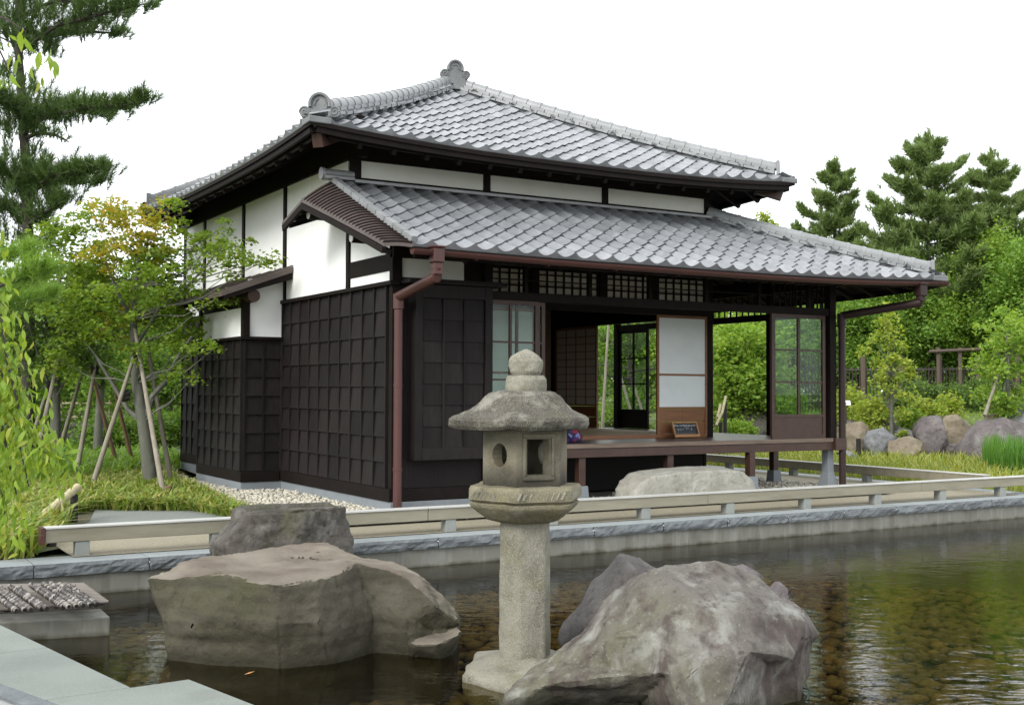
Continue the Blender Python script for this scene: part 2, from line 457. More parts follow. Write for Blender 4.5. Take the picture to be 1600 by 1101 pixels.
all_tiles = []          # (distance, V world, F)
def lay(sl, roof, rows, cols):
    for j in range(rows):
        t = j * sl.tmax / rows; tn = (j + 1.12) * sl.tmax / rows
        for i in range(cols):
            a = sl.s0 + (i + .5) * (sl.s1 - sl.s0) / cols
            lo_, hi_ = sl.lim(t)
            if a + TW / 2 < lo_ + .02 or a - TW / 2 > hi_ - .02: continue
            p, ex, ey, en, k = sl.frame(a, t)
            V, F = tile_pts((tn - t) * k, j == 0)
            jit = rng.normal(0, .003, 3)
            ax = np.clip(V[:, 0] + a, lo_, hi_) - a
            W = np.array(p)[None] + ax[:, None] * np.array(ex) + V[:, 1:2] * np.array(ey) + (V[:, 2:3] + jit[2]) * np.array(en)
            d = (Vector(W.mean(0)) - CAM)
            vis = en.dot(CAM - p) > 0
            clipped = abs(ax - V[:, 0]).max() > .004
            all_tiles.append([d.length if vis else d.length + 1000, W, F, roof, (p, ex, ey, en), (tn - t) * k, clipped, j == 0])

# ---- upper roof surface
EX0, EX1, EY0, EY1 = -.9, 6.57, .306, 8.44
HALF = (EX1 - EX0) / 2
RISE = 1.80
def lift(a, half, c): return .125 * min(1.0, abs(a - c) / half) ** 2.6
def uz(t, l): return 4.335 + l * (1 - t) ** 2 + RISE * t - .10 * t * (1 - t) * 2
YC = (EY0 + EY1) / 2; HY = (EY1 - EY0) / 2
def f_front(a, t): return Vector((a, EY0 + t * HALF, uz(t, lift(a, HALF, (EX0 + EX1) / 2))))
def f_left(a, t): return Vector((EX0 + t * HALF, -a, uz(t, lift(-a, HY, YC))))
def f_right(a, t): return Vector((EX1 - t * HALF, a, uz(t, lift(a, HY, YC))))
def f_back(a, t): return Vector((-a, EY1 - t * HALF, uz(t, lift(-a, HALF, (EX0 + EX1) / 2))))
uslopes = [Slope(f_front, EX0, EX1, 1, lambda t: (EX0 + t * HALF, EX1 - t * HALF), 0),
           Slope(f_left, -EY1, -EY0, 1, lambda t: (-EY1 + t * HALF, -EY0 - t * HALF), 0),
           Slope(f_right, EY0, EY1, 1, lambda t: (EY0 + t * HALF, EY1 - t * HALF), 0),
           Slope(f_back, -EX1, -EX0, 1, lambda t: (-EX1 + t * HALF, -EX0 - t * HALF), 0)]
def deck(sl, thick, n=14, mt=18, off=-.045):
    V = []; F = []
    for t in np.linspace(0, sl.tmax, mt):
        lo_, hi_ = sl.lim(t)
        for a in np.linspace(lo_, hi_, n):
            p, ex, ey, en, k = sl.frame(a, t)
            V.append(sl.fn(a, t) + Vector((0, 0, off)))
    m0 = len(V)
    V += [v - Vector((0, 0, thick)) for v in V]
    for i in range(mt - 1):
        for k in range(n - 1):
            q = (i * n + k, i * n + k + 1, (i + 1) * n + k + 1, (i + 1) * n + k)
            F.append(q); F.append(tuple(x + m0 for x in q[::-1]))
    for k in range(n - 1): F.append((k, m0 + k, m0 + k + 1, k + 1))
    for i in range(mt - 1):
        F.append((i * n, (i + 1) * n, m0 + (i + 1) * n, m0 + i * n))
        F.append((i * n + n - 1, m0 + i * n + n - 1, m0 + (i + 1) * n + n - 1, (i + 1) * n + n - 1))
    return V, F
m = MB()
for sl in uslopes:
    V, F = deck(sl, .05); m.add(V, F)
upper_roof = m.build('upper_roof', M['wood'], H)
for sl, c in zip(uslopes, (29, 32, 32, 29)): lay(sl, upper_roof, 17, c)

# fascia under the eave tiles and the rafters
def along(sl, t, dz, inset, n=24):
    lo_, hi_ = sl.lim(t)
    return [sl.fn(a, t) + Vector((0, 0, dz)) for a in np.linspace(lo_ + inset, hi_ - inset, n)]
m = MB()
for sl in uslopes:
    pts = along(sl, .012, -.135, .045)
    for p, q in zip(pts[:-1], pts[1:]): m.beam(p, q, .04, .085)
    pts = along(sl, .035, -.20, .13)
    for p, q in zip(pts[:-1], pts[1:]): m.beam(p, q, .05, .055)
m.build('eave_board', M['wood'], upper_roof)
for sl, n in ((uslopes[0], 17), (uslopes[1], 19), (uslopes[2], 19), (uslopes[3], 17)):
    for i in range(n):
        a = sl.s0 + (i + .5) * (sl.s1 - sl.s0) / n
        lo_, hi_ = sl.lim(.34)
        t1 = .34
        if a < lo_: t1 = .34 * (a - sl.s0) / (lo_ - sl.s0)
        if a > hi_: t1 = .34 * (sl.s1 - a) / (sl.s1 - hi_)
        if t1 < .06: continue
        r_ = MB(); r_.beam(sl.fn(a, .03) + Vector((0, 0, -.245)), sl.fn(a, t1) + Vector((0, 0, -.145)), .055, .075)
        r_.build('rafter', M['wood'], upper_roof)
C00 = (EX0, EY0); C10 = (EX1, EY0); C11 = (EX1, EY1); C01 = (EX0, EY1)
def hip_pt(c, t):
    cx = 1 if c[0] < 2 else -1; cy = 1 if c[1] < 3 else -1
    return Vector((c[0] + cx * t * HALF, c[1] + cy * t * HALF, uz(t, .125)))
for c in (C00, C10, C11, C01):
    r_ = MB(); p0, p1 = hip_pt(c, .035), hip_pt(c, .34)
    r_.beam(p0 + Vector((0, 0, -.29)), p1 + Vector((0, 0, -.17)), .125, .16)
    r_.build('hip_rafter', M['wood_warm'], upper_roof, bevel=.006)

# ---- ridges
def ridge_line(pts, parent, seg=.235, r=.083, courses=2, wide=.2):
    """round cap tiles over flat courses, following a line of points"""
    L = [0]
    for a, b in zip(pts[:-1], pts[1:]): L.append(L[-1] + (b - a).length)
    tot = L[-1]; n = max(1, round(tot / seg))
    def at(s_):
        for i in range(len(L) - 1):
            if s_ <= L[i + 1] + 1e-6: return pts[i].lerp(pts[i + 1], (s_ - L[i]) / (L[i + 1] - L[i]))
        return pts[-1].copy()
    for i in range(n):
        a, b = at(i * tot / n), at((i + 1) * tot / n); d = (b - a).normalized()
        sd_ = d.cross(Vector((0, 0, 1))).normalized(); u = sd_.cross(d)
        base = courses * .05 - .035
        m = MB(); ring = []
        for p, rr in ((a - d * .012, r * 1.07), (a + d * .035, r * 1.07), (a + d * .036, r * .97), (b + d * .01, r * .93)):
            ring.append([p + u * (base + .02) + (sd_ * math.cos(th) + u * math.sin(th)) * rr for th in np.linspace(-.3, math.pi + .3, 10)])
        V = [q for R_ in ring for q in R_]; F = []
        for k in range(3):
            for g in range(9): F.append((k * 10 + g, k * 10 + g + 1, (k + 1) * 10 + g + 1, (k + 1) * 10 + g))
        F.append(tuple(range(10))[::-1]); F.append(tuple(range(30, 40)))
        m.add(V, F); m.build('ridge_tile', M['ridge'], parent, smooth=True)
    m = MB()
    for a, b in zip(pts[:-1], pts[1:]): m.beam(a + Vector((0, 0, .0)), b + Vector((0, 0, .0)), wide * .62, courses * .1 + .02)
    m.build('ridge_core', M['ridge'], parent)
    for c in range(courses):
        m = MB(); wd = wide + (courses - 1 - c) * .06; off = .5 if c % 2 else 0
        for i in range(-1, n):
            a = at(max(0, (i + off) * tot / n)); b = at(min(tot, (i + 1 + off) * tot / n - .008))
            if (b - a).length < .03: continue
            sd_ = (b - a).cross(Vector((0, 0, 1))).normalized()
            for sg in (-1, 1):
                m.beam(a + Vector((0, 0, c * .05 - .005)) + sd_ * sg * wd / 4, b + Vector((0, 0, c * .05 - .005)) + sd_ * sg * wd / 4, wd / 2 - .004, .038)
                m.beam(a + Vector((0, 0, c * .05 - .005)) + sd_ * sg * (wd / 2 - .005), a + Vector((0, 0, c * .05 - .005)) + sd_ * sg * (wd / 2 - .005) + (b - a) * .3, .03, .046)
        m.build('ridge_course', M['ridge'], parent)

def ornament(parent, pos, face, s=1.0, block=0.0):
    """arched ridge-end tile with a scroll on either side"""
    f = Vector(face).normalized(); sd_ = f.cross(Vector((0, 0, 1))).normalized(); u = Vector((0, 0, 1)); pos = Vector(pos)
    out = []
    for th in np.linspace(0, math.pi, 15): out.append((.155 * math.cos(th), .17 + .17 * math.sin(th)))
    out += [(-.16, .10), (-.24, .06), (-.25, 0), (.25, 0), (.24, .06), (.16, .10)]
    m = MB()
    m.prism([pos + (sd_ * a + u * b) * s for a, b in out], -f * .09 * s)
    o = m.build('ridge_ornament', M['ornament'], parent, bevel=.006)
    r_ = MB()
    arc = [pos + f * .012 + (sd_ * (.135 * math.cos(th)) + u * (.175 + .145 * math.sin(th))) * s for th in np.linspace(-.25, math.pi + .25, 16)]
    r_.tube(arc, .026 * s, 8)
    arc = [pos + f * .006 + (sd_ * (.07 * math.cos(th)) + u * (.17 + .08 * math.sin(th))) * s for th in np.linspace(-.1, math.pi + .1, 12)]
    r_.tube(arc, .013 * s, 6)
    r_.build('arched_rim', M['ornament'], o, smooth=True)
    for sg in (-1, 1):
        c = pos + (sd_ * sg * .205 + u * .075) * s
        q = MB()
        q.cyl(c - f * .085 * s, c + f * .012 * s, .078 * s, n=18)
        pts = [c + f * .016 * s + (sd_ * sg * math.cos(th) + u * math.sin(th)) * (.07 - .0062 * th) * s for th in np.linspace(0, 9.5, 30)]
        q.tube(pts, .011 * s, 5)
        q.build('scroll', M['ornament'], o, smooth=True)
    if block:
        q = MB(); q.frame(pos - sd_ * .155 - u * block - f * .24, sd_ * .31, f * .27, u * (block - .004))
        q.build('ornament_base', M['ornament'], o, bevel=.006)

apx = uz(1, 0)
for c in (C00, C10, C11, C01):
    ts = np.linspace(.055, .975, 22)
    ridge_line([hip_pt(c, t) + Vector((0, 0, .015)) for t in ts], upper_roof)
    cx = 1 if c[0] < 2 else -1; cy = 1 if c[1] < 3 else -1
    if c != C00:
        p = hip_pt(c, .05); f = Vector((-cx, -cy, 0)).normalized(); m = MB()
        m.frame(p + Vector((0, 0, -.02)) - f.cross(Vector((0, 0, 1))) * .12, f.cross(Vector((0, 0, 1))) * .24, f * .05, Vector((0, 0, .22)))
        m.build('ridge_end_tile', M['ridge'], upper_roof, bevel=.015)
ornament(upper_roof, hip_pt(C00, .047) + Vector((0, 0, -.02)), (-.55, -1, 0), .84)
ry0, ry1 = EY0 + HALF, EY1 - HALF
ridge_line([Vector((2.835, ry0 - .05, apx + .02)), Vector((2.835, ry1 + .05, apx + .02))], upper_roof, courses=2)
ornament(upper_roof, (2.835, ry0 - .2, apx + .09), (-.25, -1, 0), .84, block=.18)
# corner eave tiles
for c in (C00, C10, C01, C11):
    cx = 1 if c[0] < 2 else -1; cy = 1 if c[1] < 3 else -1
    p = hip_pt(c, 0); m = MB()
    m.prism([p + Vector((-cx * .03, -cy * .03, -.07)), p + Vector((cx * .25, -cy * .012, -.07)), p + Vector((cx * .25, cy * .25, -.05)), p + Vector((-cx * .012, cy * .25, -.07))], (0, 0, .075))
    m.build('corner_eave_tile', M['ornament'], upper_roof, bevel=.012)

# ---- lower roof: front and right sides of the veranda
LX0, LX1, LY0 = -.3, 8.09, -1.1
LD = YU - LY0                     # depth 2.306
LZ = 2.895
def lz(t, l): return LZ + l * (1 - t) ** 2 + 1.035 * t - .03 * t * (1 - t)
def llift(a): return .10 * max(0, (a - 4.0) / 4.1) ** 2.4 + .02 * max(0, (1.5 - a) / 1.8)
def l_front(a, t): return Vector((a, LY0 + t * LD, lz(t, llift(a))))
KX = (LX1 - XR) / LD
LYB = 5.6
def l_right(a, t): return Vector((LX1 - t * (LX1 - XR), a, lz(t, .10 * max(0, (2.2 - a) / 3.3) ** 2.4)))
lslopes = [Slope(l_front, LX0, LX1, 1, lambda t: (LX0, LX1 - t * (LX1 - XR)), 0),
           Slope(l_right, LY0, LYB, 1, lambda t: (LY0 + t * LD, LYB), 0)]
m = MB()
for sl in lslopes:
    V, F = deck(sl, .05); m.add(V, F)
lower_roof = m.build('lower_roof', M['wood'], H)
lay(lslopes[0], lower_roof, 10, 32); lay(lslopes[1], lower_roof, 10, 26)
m = MB()
for sl in lslopes:
    pts = along(sl, .02, -.13, .04)
    for p, q in zip(pts[:-1], pts[1:]): m.beam(p, q, .04, .07)
m.build('eave_board', M['wood'], lower_roof)
for sl, n in ((lslopes[0], 20), (lslopes[1], 15)):
    for i in range(n):
        a = sl.s0 + .1 + (i + .5) * (sl.s1 - sl.s0 - .2) / n
        lo_, hi_ = sl.lim(1)
        t1 = .98
        if sl is lslopes[0] and a > hi_: t1 = (LX1 - a) / (LX1 - XR)
        if sl is lslopes[1] and a < lo_: t1 = (a - LY0) / LD
        if t1 < .06: continue
        r_ = MB(); r_.beam(sl.fn(a, .05) + Vector((0, 0, -.18)), sl.fn(a, t1) + Vector((0, 0, -.15)), .055, .07)
        r_.build('rafter', M['wood'], lower_roof)
hp = lambda t: Vector((LX1 - t * (LX1 - XR), LY0 + t * LD, lz(t, .10)))
ridge_line([hp(t) + Vector((0, 0, .01)) for t in np.linspace(.07, 1.0, 12)], lower_roof, r=.072, wide=.18)
p = hp(.06); f = Vector((1, -1, 0)).normalized(); sd_ = f.cross(Vector((0, 0, 1))); m = MB()
m.frame(p - sd_ * .1 + Vector((0, 0, -.03)), sd_ * .2, f * .05, Vector((0, 0, .215))); m.build('ridge_end_tile', M['ridge'], lower_roof, bevel=.015)
p = hp(0); m = MB()
m.prism([p + Vector((.03, -.03, -.07)), p + Vector((-.25, -.012, -.07)), p + Vector((-.25, .25, -.05)), p + Vector((.012, .25, -.07))], (0, 0, .08))
m.build('corner_eave_tile', M['ornament'], lower_roof, bevel=.012)
r_ = MB(); r_.beam(hp(.09) + Vector((0, 0, -.22)), hp(.99) + Vector((0, 0, -.19)), .11, .14); r_.build('hip_rafter', M['wood'], lower_roof)
# flashing course where the lower roof meets the wall
m = MB()
for i in range(14):
    x = -.02 + i * .405
    m.box(x, YU - .14, 3.905, x + .4, YU - .015, 3.94)
m.build('flashing_tile', M['ridge'], lower_roof)
# verge tiles at the left end
m = MB()
pts = [l_front(LX0 + .03, t) + Vector((0, 0, .035)) for t in np.linspace(0, 1, 11)]
for p, q in zip(pts[:-1], pts[1:]):
    m.beam(p, q + (q - p) * .06 + Vector((0, 0, -.006)), .075, .065)
m.build('verge_tile', M['ridge'], lower_roof)
# ridge stub with round end tile
m = MB(); m.cyl((-.40, YU - .02, 4.005), (.0, YU - .02, 4.005), .052, n=18); m.cyl((-.425, YU - .02, 3.995), (-.385, YU - .02, 3.995), .074, n=22)
m.build('ridge_end_tile', M['ridge'], lower_roof, smooth=True)
B('ridge_course', M['ridge'], lower_roof, (-.40, YU - .11, 3.93, -.012, YU + .06, 3.962))
# ribbed copper skirt over the left verge
A = lambda t: l_front(LX0 + .02, t) + Vector((0, 0, -.02))
Bq = lambda t: Vector((-.655 + .03 * (1 - t), LY0 + t * LD, 2.885 + (3.655 - 2.885) * (t ** .97)))
def skirt(t, s_):
    p = A(t).lerp(Bq(t), s_)
    return p + Vector((0, 0, .035 * math.sin(math.pi * s_) * (.35 + .65 * (1 - abs(2 * t - 1)))))
NT = 27
m = MB(); ns_ = 7
V = [skirt(t, s_) for t in np.linspace(0, 1, NT) for s_ in np.linspace(0, 1, ns_)]
V2 = [v - Vector((0, 0, .035)) for v in V]; F = []
for i in range(NT - 1):
    for k in range(ns_ - 1):
        q = (i * ns_ + k, i * ns_ + k + 1, (i + 1) * ns_ + k + 1, (i + 1) * ns_ + k)
        F.append(q[::-1]); F.append(tuple(x + len(V) for x in q))
for i in range(NT - 1): F.append((i * ns_ + ns_ - 1, (i + 1) * ns_ + ns_ - 1, len(V) + (i + 1) * ns_ + ns_ - 1, len(V) + i * ns_ + ns_ - 1))
for k in range(ns_ - 1): F.append((k, k + 1, len(V) + k + 1, len(V) + k))
m.add(V + V2, F); skirt_o = m.build('verge_skirt', M['copper'], H)
for i in range(NT - 1):
    t0, t1 = i / (NT - 1), (i + 1.06) / (NT - 1); m = MB(); V = []
    for s_ in np.linspace(0, 1.01, 7):
        a_, b_ = skirt(t0, s_), skirt(min(1.0, t1), s_)
        V += [a_ + Vector((0, .03, .004)), a_ + Vector((0, -.004, .03)), b_ + Vector((0, 0, .008))]
    F = []
    for k in range(6):
        q = k * 3; F += [(q, q + 3, q + 4, q + 1)[::-1], (q + 1, q + 4, q + 5, q + 2)[::-1]]
    F += [(18, 19, 20)]
    m.add(V, F); m.build('roofing_strip', M['copper'], skirt_o)
m = MB()
pts = [Bq(t) + Vector((0.0, 0, -.075)) for t in np.linspace(0, 1, 9)]
for p, q in zip(pts[:-1], pts[1:]): m.beam(p, q, .045, .065)
pts = [Bq(t) + Vector((0.09, 0, -.105)) for t in np.linspace(0.02, .98, 9)]
for p, q in zip(pts[:-1], pts[1:]): m.beam(p, q, .035, .06)
m.build('barge_board', M['wood'], skirt_o)
# the short slope behind the little gable's ridge
m = MB()
b0, b1 = Vector((-.66, YU, 3.655)), Vector((-.66, YU + .68, 3.46)); a0, a1 = Vector((-.012, YU, 3.93)), Vector((-.012, YU + .68, 3.66))
m.prism([b0, b1, a1, a0], (0, 0, -.04)); m.build('rear_skirt', M['copper'], H)
m = MB(); m.beam(b0 + Vector((.02, 0, -.075)), b1 + Vector((.02, 0, -.075)), .04, .075)
m.build('barge_board', M['wood'], skirt_o)
for k in range(3):
    m = MB(); y = YU + .12 + .2 * k; m.beam((-.62, y, 3.52 - .06 * k), (-.01, y, 3.74 - .06 * k), .05, .06); m.build('rafter', M['wood'], skirt_o)
for px, py, xx in ((482, 335, -.52), (549, 371, -.36)):
    c = P(px, py, x=xx); m = MB(); m.cyl(c, (0.01, c.y, c.z + .0), .062, n=16); lo = m.build('round_purlin', M['wood'], H, smooth=True)
    m = MB(); m.cyl(c - Vector((.005, 0, 0)), c + Vector((.0, 0, 0)), .056, n=16); m.build('painted_end', M['white_end'], lo, smooth=True)

# ---- hand out the tiles: the 300 nearest in view as pieces, the rest as one body
all_tiles.sort(key=lambda q: q[0])
cache = {}
for q in all_tiles[:300]:
    d_, W, F, roof, (p, ex, ey, en), ln, clipped, eave = q
    mat = M['tile'] if roof is upper_roof else M['tile_low']
    R3 = Matrix((ex, ey, en)).transposed(); mw = Matrix.Translation(p) @ R3.to_4x4()
    key = (round(ln, 3), eave)
    if not clipped and key in cache: me = cache[key]
    else:
        inv = np.array(mw.inverted()); Lc = (np.c_[W, np.ones(len(W))] @ inv.T)[:, :3]
        me = np_mesh('roof_tile', Lc, F, mat, True)
        try: me.set_sharp_from_angle(angle=math.radians(50))
        except Exception: pass
        if not clipped: cache[key] = me
    o = link('roof_tile', me, roof); o.matrix_basis = mw
V = []; F = []; n = 0
for q in all_tiles[300:]:
    V.append(q[1]); F.append(q[2] + n); n += len(q[1])
tme = np_mesh('roof_tile_field', np.concatenate(V), np.concatenate(F), None, True)
tme.set_sharp_from_angle(angle=math.radians(50))
tm = PM('smoked_roof_tile_field', (0.205, 0.215, 0.225), .38, [((0.30, 0.31, 0.32), 7, 4, .45, .75, .7), ((.12, .125, .13), 2.5, 3, .55, .8, .5)], [(25, 3, .06, .002)], metal=.25, island=.16, coords='World', spec=.6, rough_var=.08)
tme.materials.append(tm)
o = link('roof_tile_field', tme, H); kind(o, 'stuff')
# ================================================================== VERANDA, DOORS, INSIDE
# gutters and downpipes
def half_gutter(name, pts, r=.058):
    m = MB(); n = 9; V = []; F = []
    for i, p in enumerate(pts):
        p = Vector(p); d = (Vector(pts[min(i + 1, len(pts) - 1)]) - Vector(pts[max(0, i - 1)])).normalized(); s_ = d.cross(Vector((0, 0, 1))).normalized()
        for k in range(n):
            th = math.pi * (k / (n - 1)); V.append(p + s_ * math.cos(th) * r - Vector((0, 0, 1)) * math.sin(th) * r)
        for k in range(n):
            th = math.pi * (1 - k / (n - 1)); V.append(p + s_ * math.cos(th) * (r - .008) - Vector((0, 0, 1)) * math.sin(th) * (r - .008))
    w_ = 2 * n
    for i in range(len(pts) - 1):
        for k in range(w_): F.append((i * w_ + k, i * w_ + (k + 1) % w_, (i + 1) * w_ + (k + 1) % w_, (i + 1) * w_ + k))
    F.append(tuple(range(n))[::-1]); F.append(tuple(range((len(pts) - 1) * w_, (len(pts) - 1) * w_ + n)))
    m.add(V, F); return m.build(name, M['pipe'], H, smooth=True)
GY = LY0 - .045
gpts = [Vector((x, GY, LZ + llift(x) - .075)) for x in np.linspace(-.32, 8.05, 16)]
g = half_gutter('gutter', gpts)
for x in np.arange(.45, 8, .93):
    m = MB(); z = LZ + llift(x); m.beam((x, GY, z - .14), (x, GY + .16, z - .1), .02, .012); m.beam((x, GY, z - .142), (x, GY - .058, z - .09), .02, .01); m.build('gutter_bracket', M['pipe'], g)
half_gutter('gutter', [Vector((LX1 + .045, y, LZ + .10 * max(0, (2.2 - y) / 3.3) ** 2.4 - .075)) for y in np.linspace(-1.1, 5.5, 10)])
def downpipe(box_c, knee, top, foot, mat='pipe'):
    m = MB(); b = Vector(box_c)
    m.box(b.x - .065, b.y - .062, b.z - .15, b.x + .065, b.y + .062, b.z + .005)
    m.box(b.x - .078, b.y - .075, b.z + .005, b.x + .078, b.y + .075, b.z + .03)
    m.box(b.x - .054, b.y - .05, knee[2] + .02, b.x + .054, b.y + .05, b.z - .15)
    o = m.build('downpipe', M[mat], H, bevel=.012)
    m = MB(); kn = Vector(knee); tp = Vector(top)
    m.tube([kn + Vector((0, 0, .09)), kn, tp + Vector((0, 0, .02))], [.062, .06, .058], 12)
    m.build('pipe_elbow', M[mat], o, smooth=True)
    m = MB(); m.tube([tp + Vector((0, 0, .05)), tp + Vector((0, 0, -.12)), tp + Vector((0, 0, -.125)), Vector(foot)], [.064, .064, .05, .05], 16)
    m.build('drain_pipe', M[mat], o, smooth=True)
    for z in (.45, 1.4, 2.3):
        m = MB(); m.cyl((foot[0], foot[1], z), (foot[0], foot[1], z + .03), .055, n=14); m.beam((foot[0], foot[1], z + .015), (foot[0] + .02, foot[1] + .12, z + .015), .02, .02)
        m.build('pipe_clip', M[mat], o)
downpipe((-.03, GY, 2.86), (-.03, GY, 2.56), (.005, -.135, 2.40), (.005, -.135, -.02))
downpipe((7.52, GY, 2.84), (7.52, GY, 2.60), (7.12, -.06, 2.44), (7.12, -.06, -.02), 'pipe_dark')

# front wall at the left: plaster, posts, shutter box
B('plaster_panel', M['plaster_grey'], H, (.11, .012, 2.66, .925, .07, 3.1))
B('post', M['wood'], H, (1.18, -.05, .09, 1.29, .06, 3.15), bevel=.004)
B('front_panel', M['board'], H, (.11, .0, .236, 1.17, .05, 2.66))
B('sill_beam', M['wood'], H, (.11, -.025, .088, 1.178, .06, .232), bevel=.005)
B('front_panel', M['wood'], H, (.926, .01, 2.66, 1.2, .06, 3.12))
sb = B('shutter_box', M['board'], H, (.215, -.16, .57, 1.155, -.012, 2.56))
for i in range(3):
    for j in range(7):
        m = MB(); x0 = .285 + i * .272; z0 = .70 + j * .245; ybot, ytop = -.181, -.168
        m.prism([(x0 + .012, -.161, z0), (x0 + .012, ybot, z0), (x0 + .012, ytop, z0 + .243), (x0 + .012, -.161, z0 + .243)], (.25, 0, 0))
        m.build('siding_board', M['board'], sb)
for x in (.548, .82):
    m = MB(); m.box(x, -.195, .70, x + .02, -.161, 2.41); m.build('batten', M['board'], sb)
for bx in ((.19, -.2, .56, .284, -.0, 2.575), (1.104, -.2, .56, 1.20, -.051, 2.575), (.285, -.199, .561, 1.103, -.161, .699), (.285, -.199, 2.42, 1.103, -.161, 2.574)):
    m = MB(); m.box(*bx); m.build('box_frame', M['board'], sb, bevel=.004)
m = MB(); m.box(.08, -.27, 2.578, 1.36, .0, 2.606); m.box(.1, -.24, 2.607, 1.32, .0, 2.635); m.build('box_lid', M['board'], sb, bevel=.004)

# floors
fl = B('veranda_floor', M['wood'], H, (1.16, .03, FZ - .12, 6.9, 1.2, FZ - .035), (5.7, 1.2, FZ - .12, 6.9, 5.4, FZ - .036))
for k in range(8):
    B('floor_board', M['wood_floor'], fl, (1.16, .02 + k * .148, FZ - .033, 7.0, .163 + k * .148, FZ))
for k in range(8):
    B('floor_board', M['wood_floor'], fl, (5.74 + k * .152, 1.21, FZ - .033, 5.887 + k * .152, 5.4, FZ - .001))
B('floor_edge', M['wood_grey'], H, (1.2, -.075, FZ - .05, 6.93, .016, FZ + .004), bevel=.004)
B('edge_beam', M['wood_warm'], H, (1.2, -.06, FZ - .165, 7.06, .03, FZ - .052), bevel=.004)
B('edge_beam', M['wood_warm'], H, (6.97, .032, FZ - .165, 7.05, 5.4, FZ - .036), bevel=.004)
B('edge_beam', M['wood_warm'], H, (6.94, -.11, FZ - .17, 7.16, .05, FZ + .0), bevel=.006)
for x, y, zf in ((2.6, .02, .17), (4.0, .02, .1), (5.39, -.02, .2), (6.98, 1.2, .16), (6.98, 3.1, .16), (6.98, 5.0, .16)):
    B('floor_post', M['wood_warm'], H, (x - .05, y - .05, zf, x + .05, y + .05, FZ - .166), bevel=.004)
    m = MB(); m.add([(x - .085, y - .085, -.05), (x + .085, y - .085, -.05), (x + .085, y + .085, -.05), (x - .085, y + .085, -.05), (x - .07, y - .07, zf), (x + .07, y - .07, zf), (x + .07, y + .07, zf), (x - .07, y + .07, zf)],
                    [(0, 1, 5, 4), (1, 2, 6, 5), (2, 3, 7, 6), (3, 0, 4, 7), (4, 5, 6, 7)])
    m.build('foundation_stone', M['concrete'], H)
m = MB(); x, y = 6.99, .1
m.add([(x - .12, y - .12, -.05), (x + .12, y - .12, -.05), (x + .12, y + .12, -.05), (x - .12, y + .12, -.05), (x - .06, y - .06, .2), (x + .06, y - .06, .2), (x + .06, y + .06, .2), (x - .06, y + .06, .2),
       (x - .055, y - .055, .52), (x + .055, y - .055, .52), (x + .055, y + .055, .52), (x - .055, y + .055, .52)],
      [(0, 1, 5, 4), (1, 2, 6, 5), (2, 3, 7, 6), (3, 0, 4, 7), (4, 5, 9, 8), (5, 6, 10, 9), (6, 7, 11, 10), (7, 4, 8, 11), (8, 9, 10, 11)])
m.build('foundation_stone', M['concrete'], H)

# posts, lintels and beams of the veranda front (y = 0) and right side (x = 7)
B('post', M['wood'], H, (6.9, -.05, FZ + .0, 7.02, .07, 3.1), bevel=.005)
B('post', M['wood'], H, (6.92, 1.22, FZ, 7.02, 1.30, 3.2), bevel=.004)
B('post', M['wood'], H, (6.92, 5.2, FZ, 7.02, 5.3, 3.2), bevel=.004)
B('lintel', M['wood'], H, (1.29, -.03, 2.45, 6.9, .06, 2.555), bevel=.004)
B('lintel', M['wood'], H, (6.93, .07, 2.45, 7.01, 5.2, 2.55), bevel=.004)
B('eave_beam', M['wood'], H, (-.02, -.04, 2.86 + .02, 7.3, .055, 3.08))
B('eave_beam', M['wood'], H, (6.92, .056, 2.86, 7.02, 5.4, 3.08))
for k in range(6):
    x = 1.78 + k * .95
    B('ranma_post', M['wood'], H, (x - .025, -.02, 2.556, x + .025, .04, 2.88))
for k in range(22):
    x = 5.86 + k * .105
    if x < 6.88: B('lattice_bar', M['wood'], H, (x - .009, -.005, 2.556, x + .009, .015, 2.879))
B('lattice_bar', M['wood'], H, (1.3, -.004, 2.7, 6.88, .014, 2.715))
for k in range(24):
    y = .2 + k * .14
    if y < 5.1: B('lattice_bar', M['wood'], H, (6.955, y - .009, 2.551, 6.975, y + .009, 2.859))
B('lattice_bar', M['wood'], H, (6.956, .08, 2.655, 6.974, 5.2, 2.67))
# inner front wall (y = 1.2): posts, lintel, lattice transoms with paper, beam to the roof
IY = 1.24
for x in (2.66, 3.785, 4.70):
    B('post', M['wood'], H, (x - .05, IY - .04, 2.56, x + .05, IY + .05, 3.6))
B('post', M['wood'], H, (5.66, IY - .05, FZ, 5.77, IY + .06, 3.7), bevel=.004)
B('post', M['wood'], H, (1.72, IY - .04, FZ, 1.80, IY + .05, 3.6))
B('lintel', M['wood'], H, (.1, IY - .05, 2.46, 5.66, IY + .06, 2.62))
B('wall_beam', M['wood'], H, (.1, IY - .03, 3.0, 5.66, IY + .05, 3.9))
def transom(x0, x1, n, y=IY, z0=2.67, z1=2.985):
    o = B('transom', M['wood'], H, (x0 - .02, y - .03, z0 - .05, x0, y + .02, z1 + .02), (x1, y - .03, z0 - .05, x1 + .02, y + .02, z1 + .02), (x0, y - .03, z1, x1, y + .02, z1 + .02), (x0, y - .03, z0 - .05, x1, y + .02, z0))
    B('paper', M['paper_dim'], o, (x0, y + .005, z0, x1, y + .01, z1))
    for k in range(1, n):
        x = x0 + (x1 - x0) * k / n; B('lattice_bar', M['wood'], o, (x - .011, y - .018, z0, x + .011, y + .004, z1))
    for z in (z0 + .10, z1 - .055): B('lattice_bar', M['wood'], o, (x0, y - .0185, z - .009, x1, y + .0035, z + .009))
transom(1.83, 2.58, 5); transom(2.74, 3.70, 7); transom(3.87, 4.63, 6); transom(4.78, 5.63, 6)
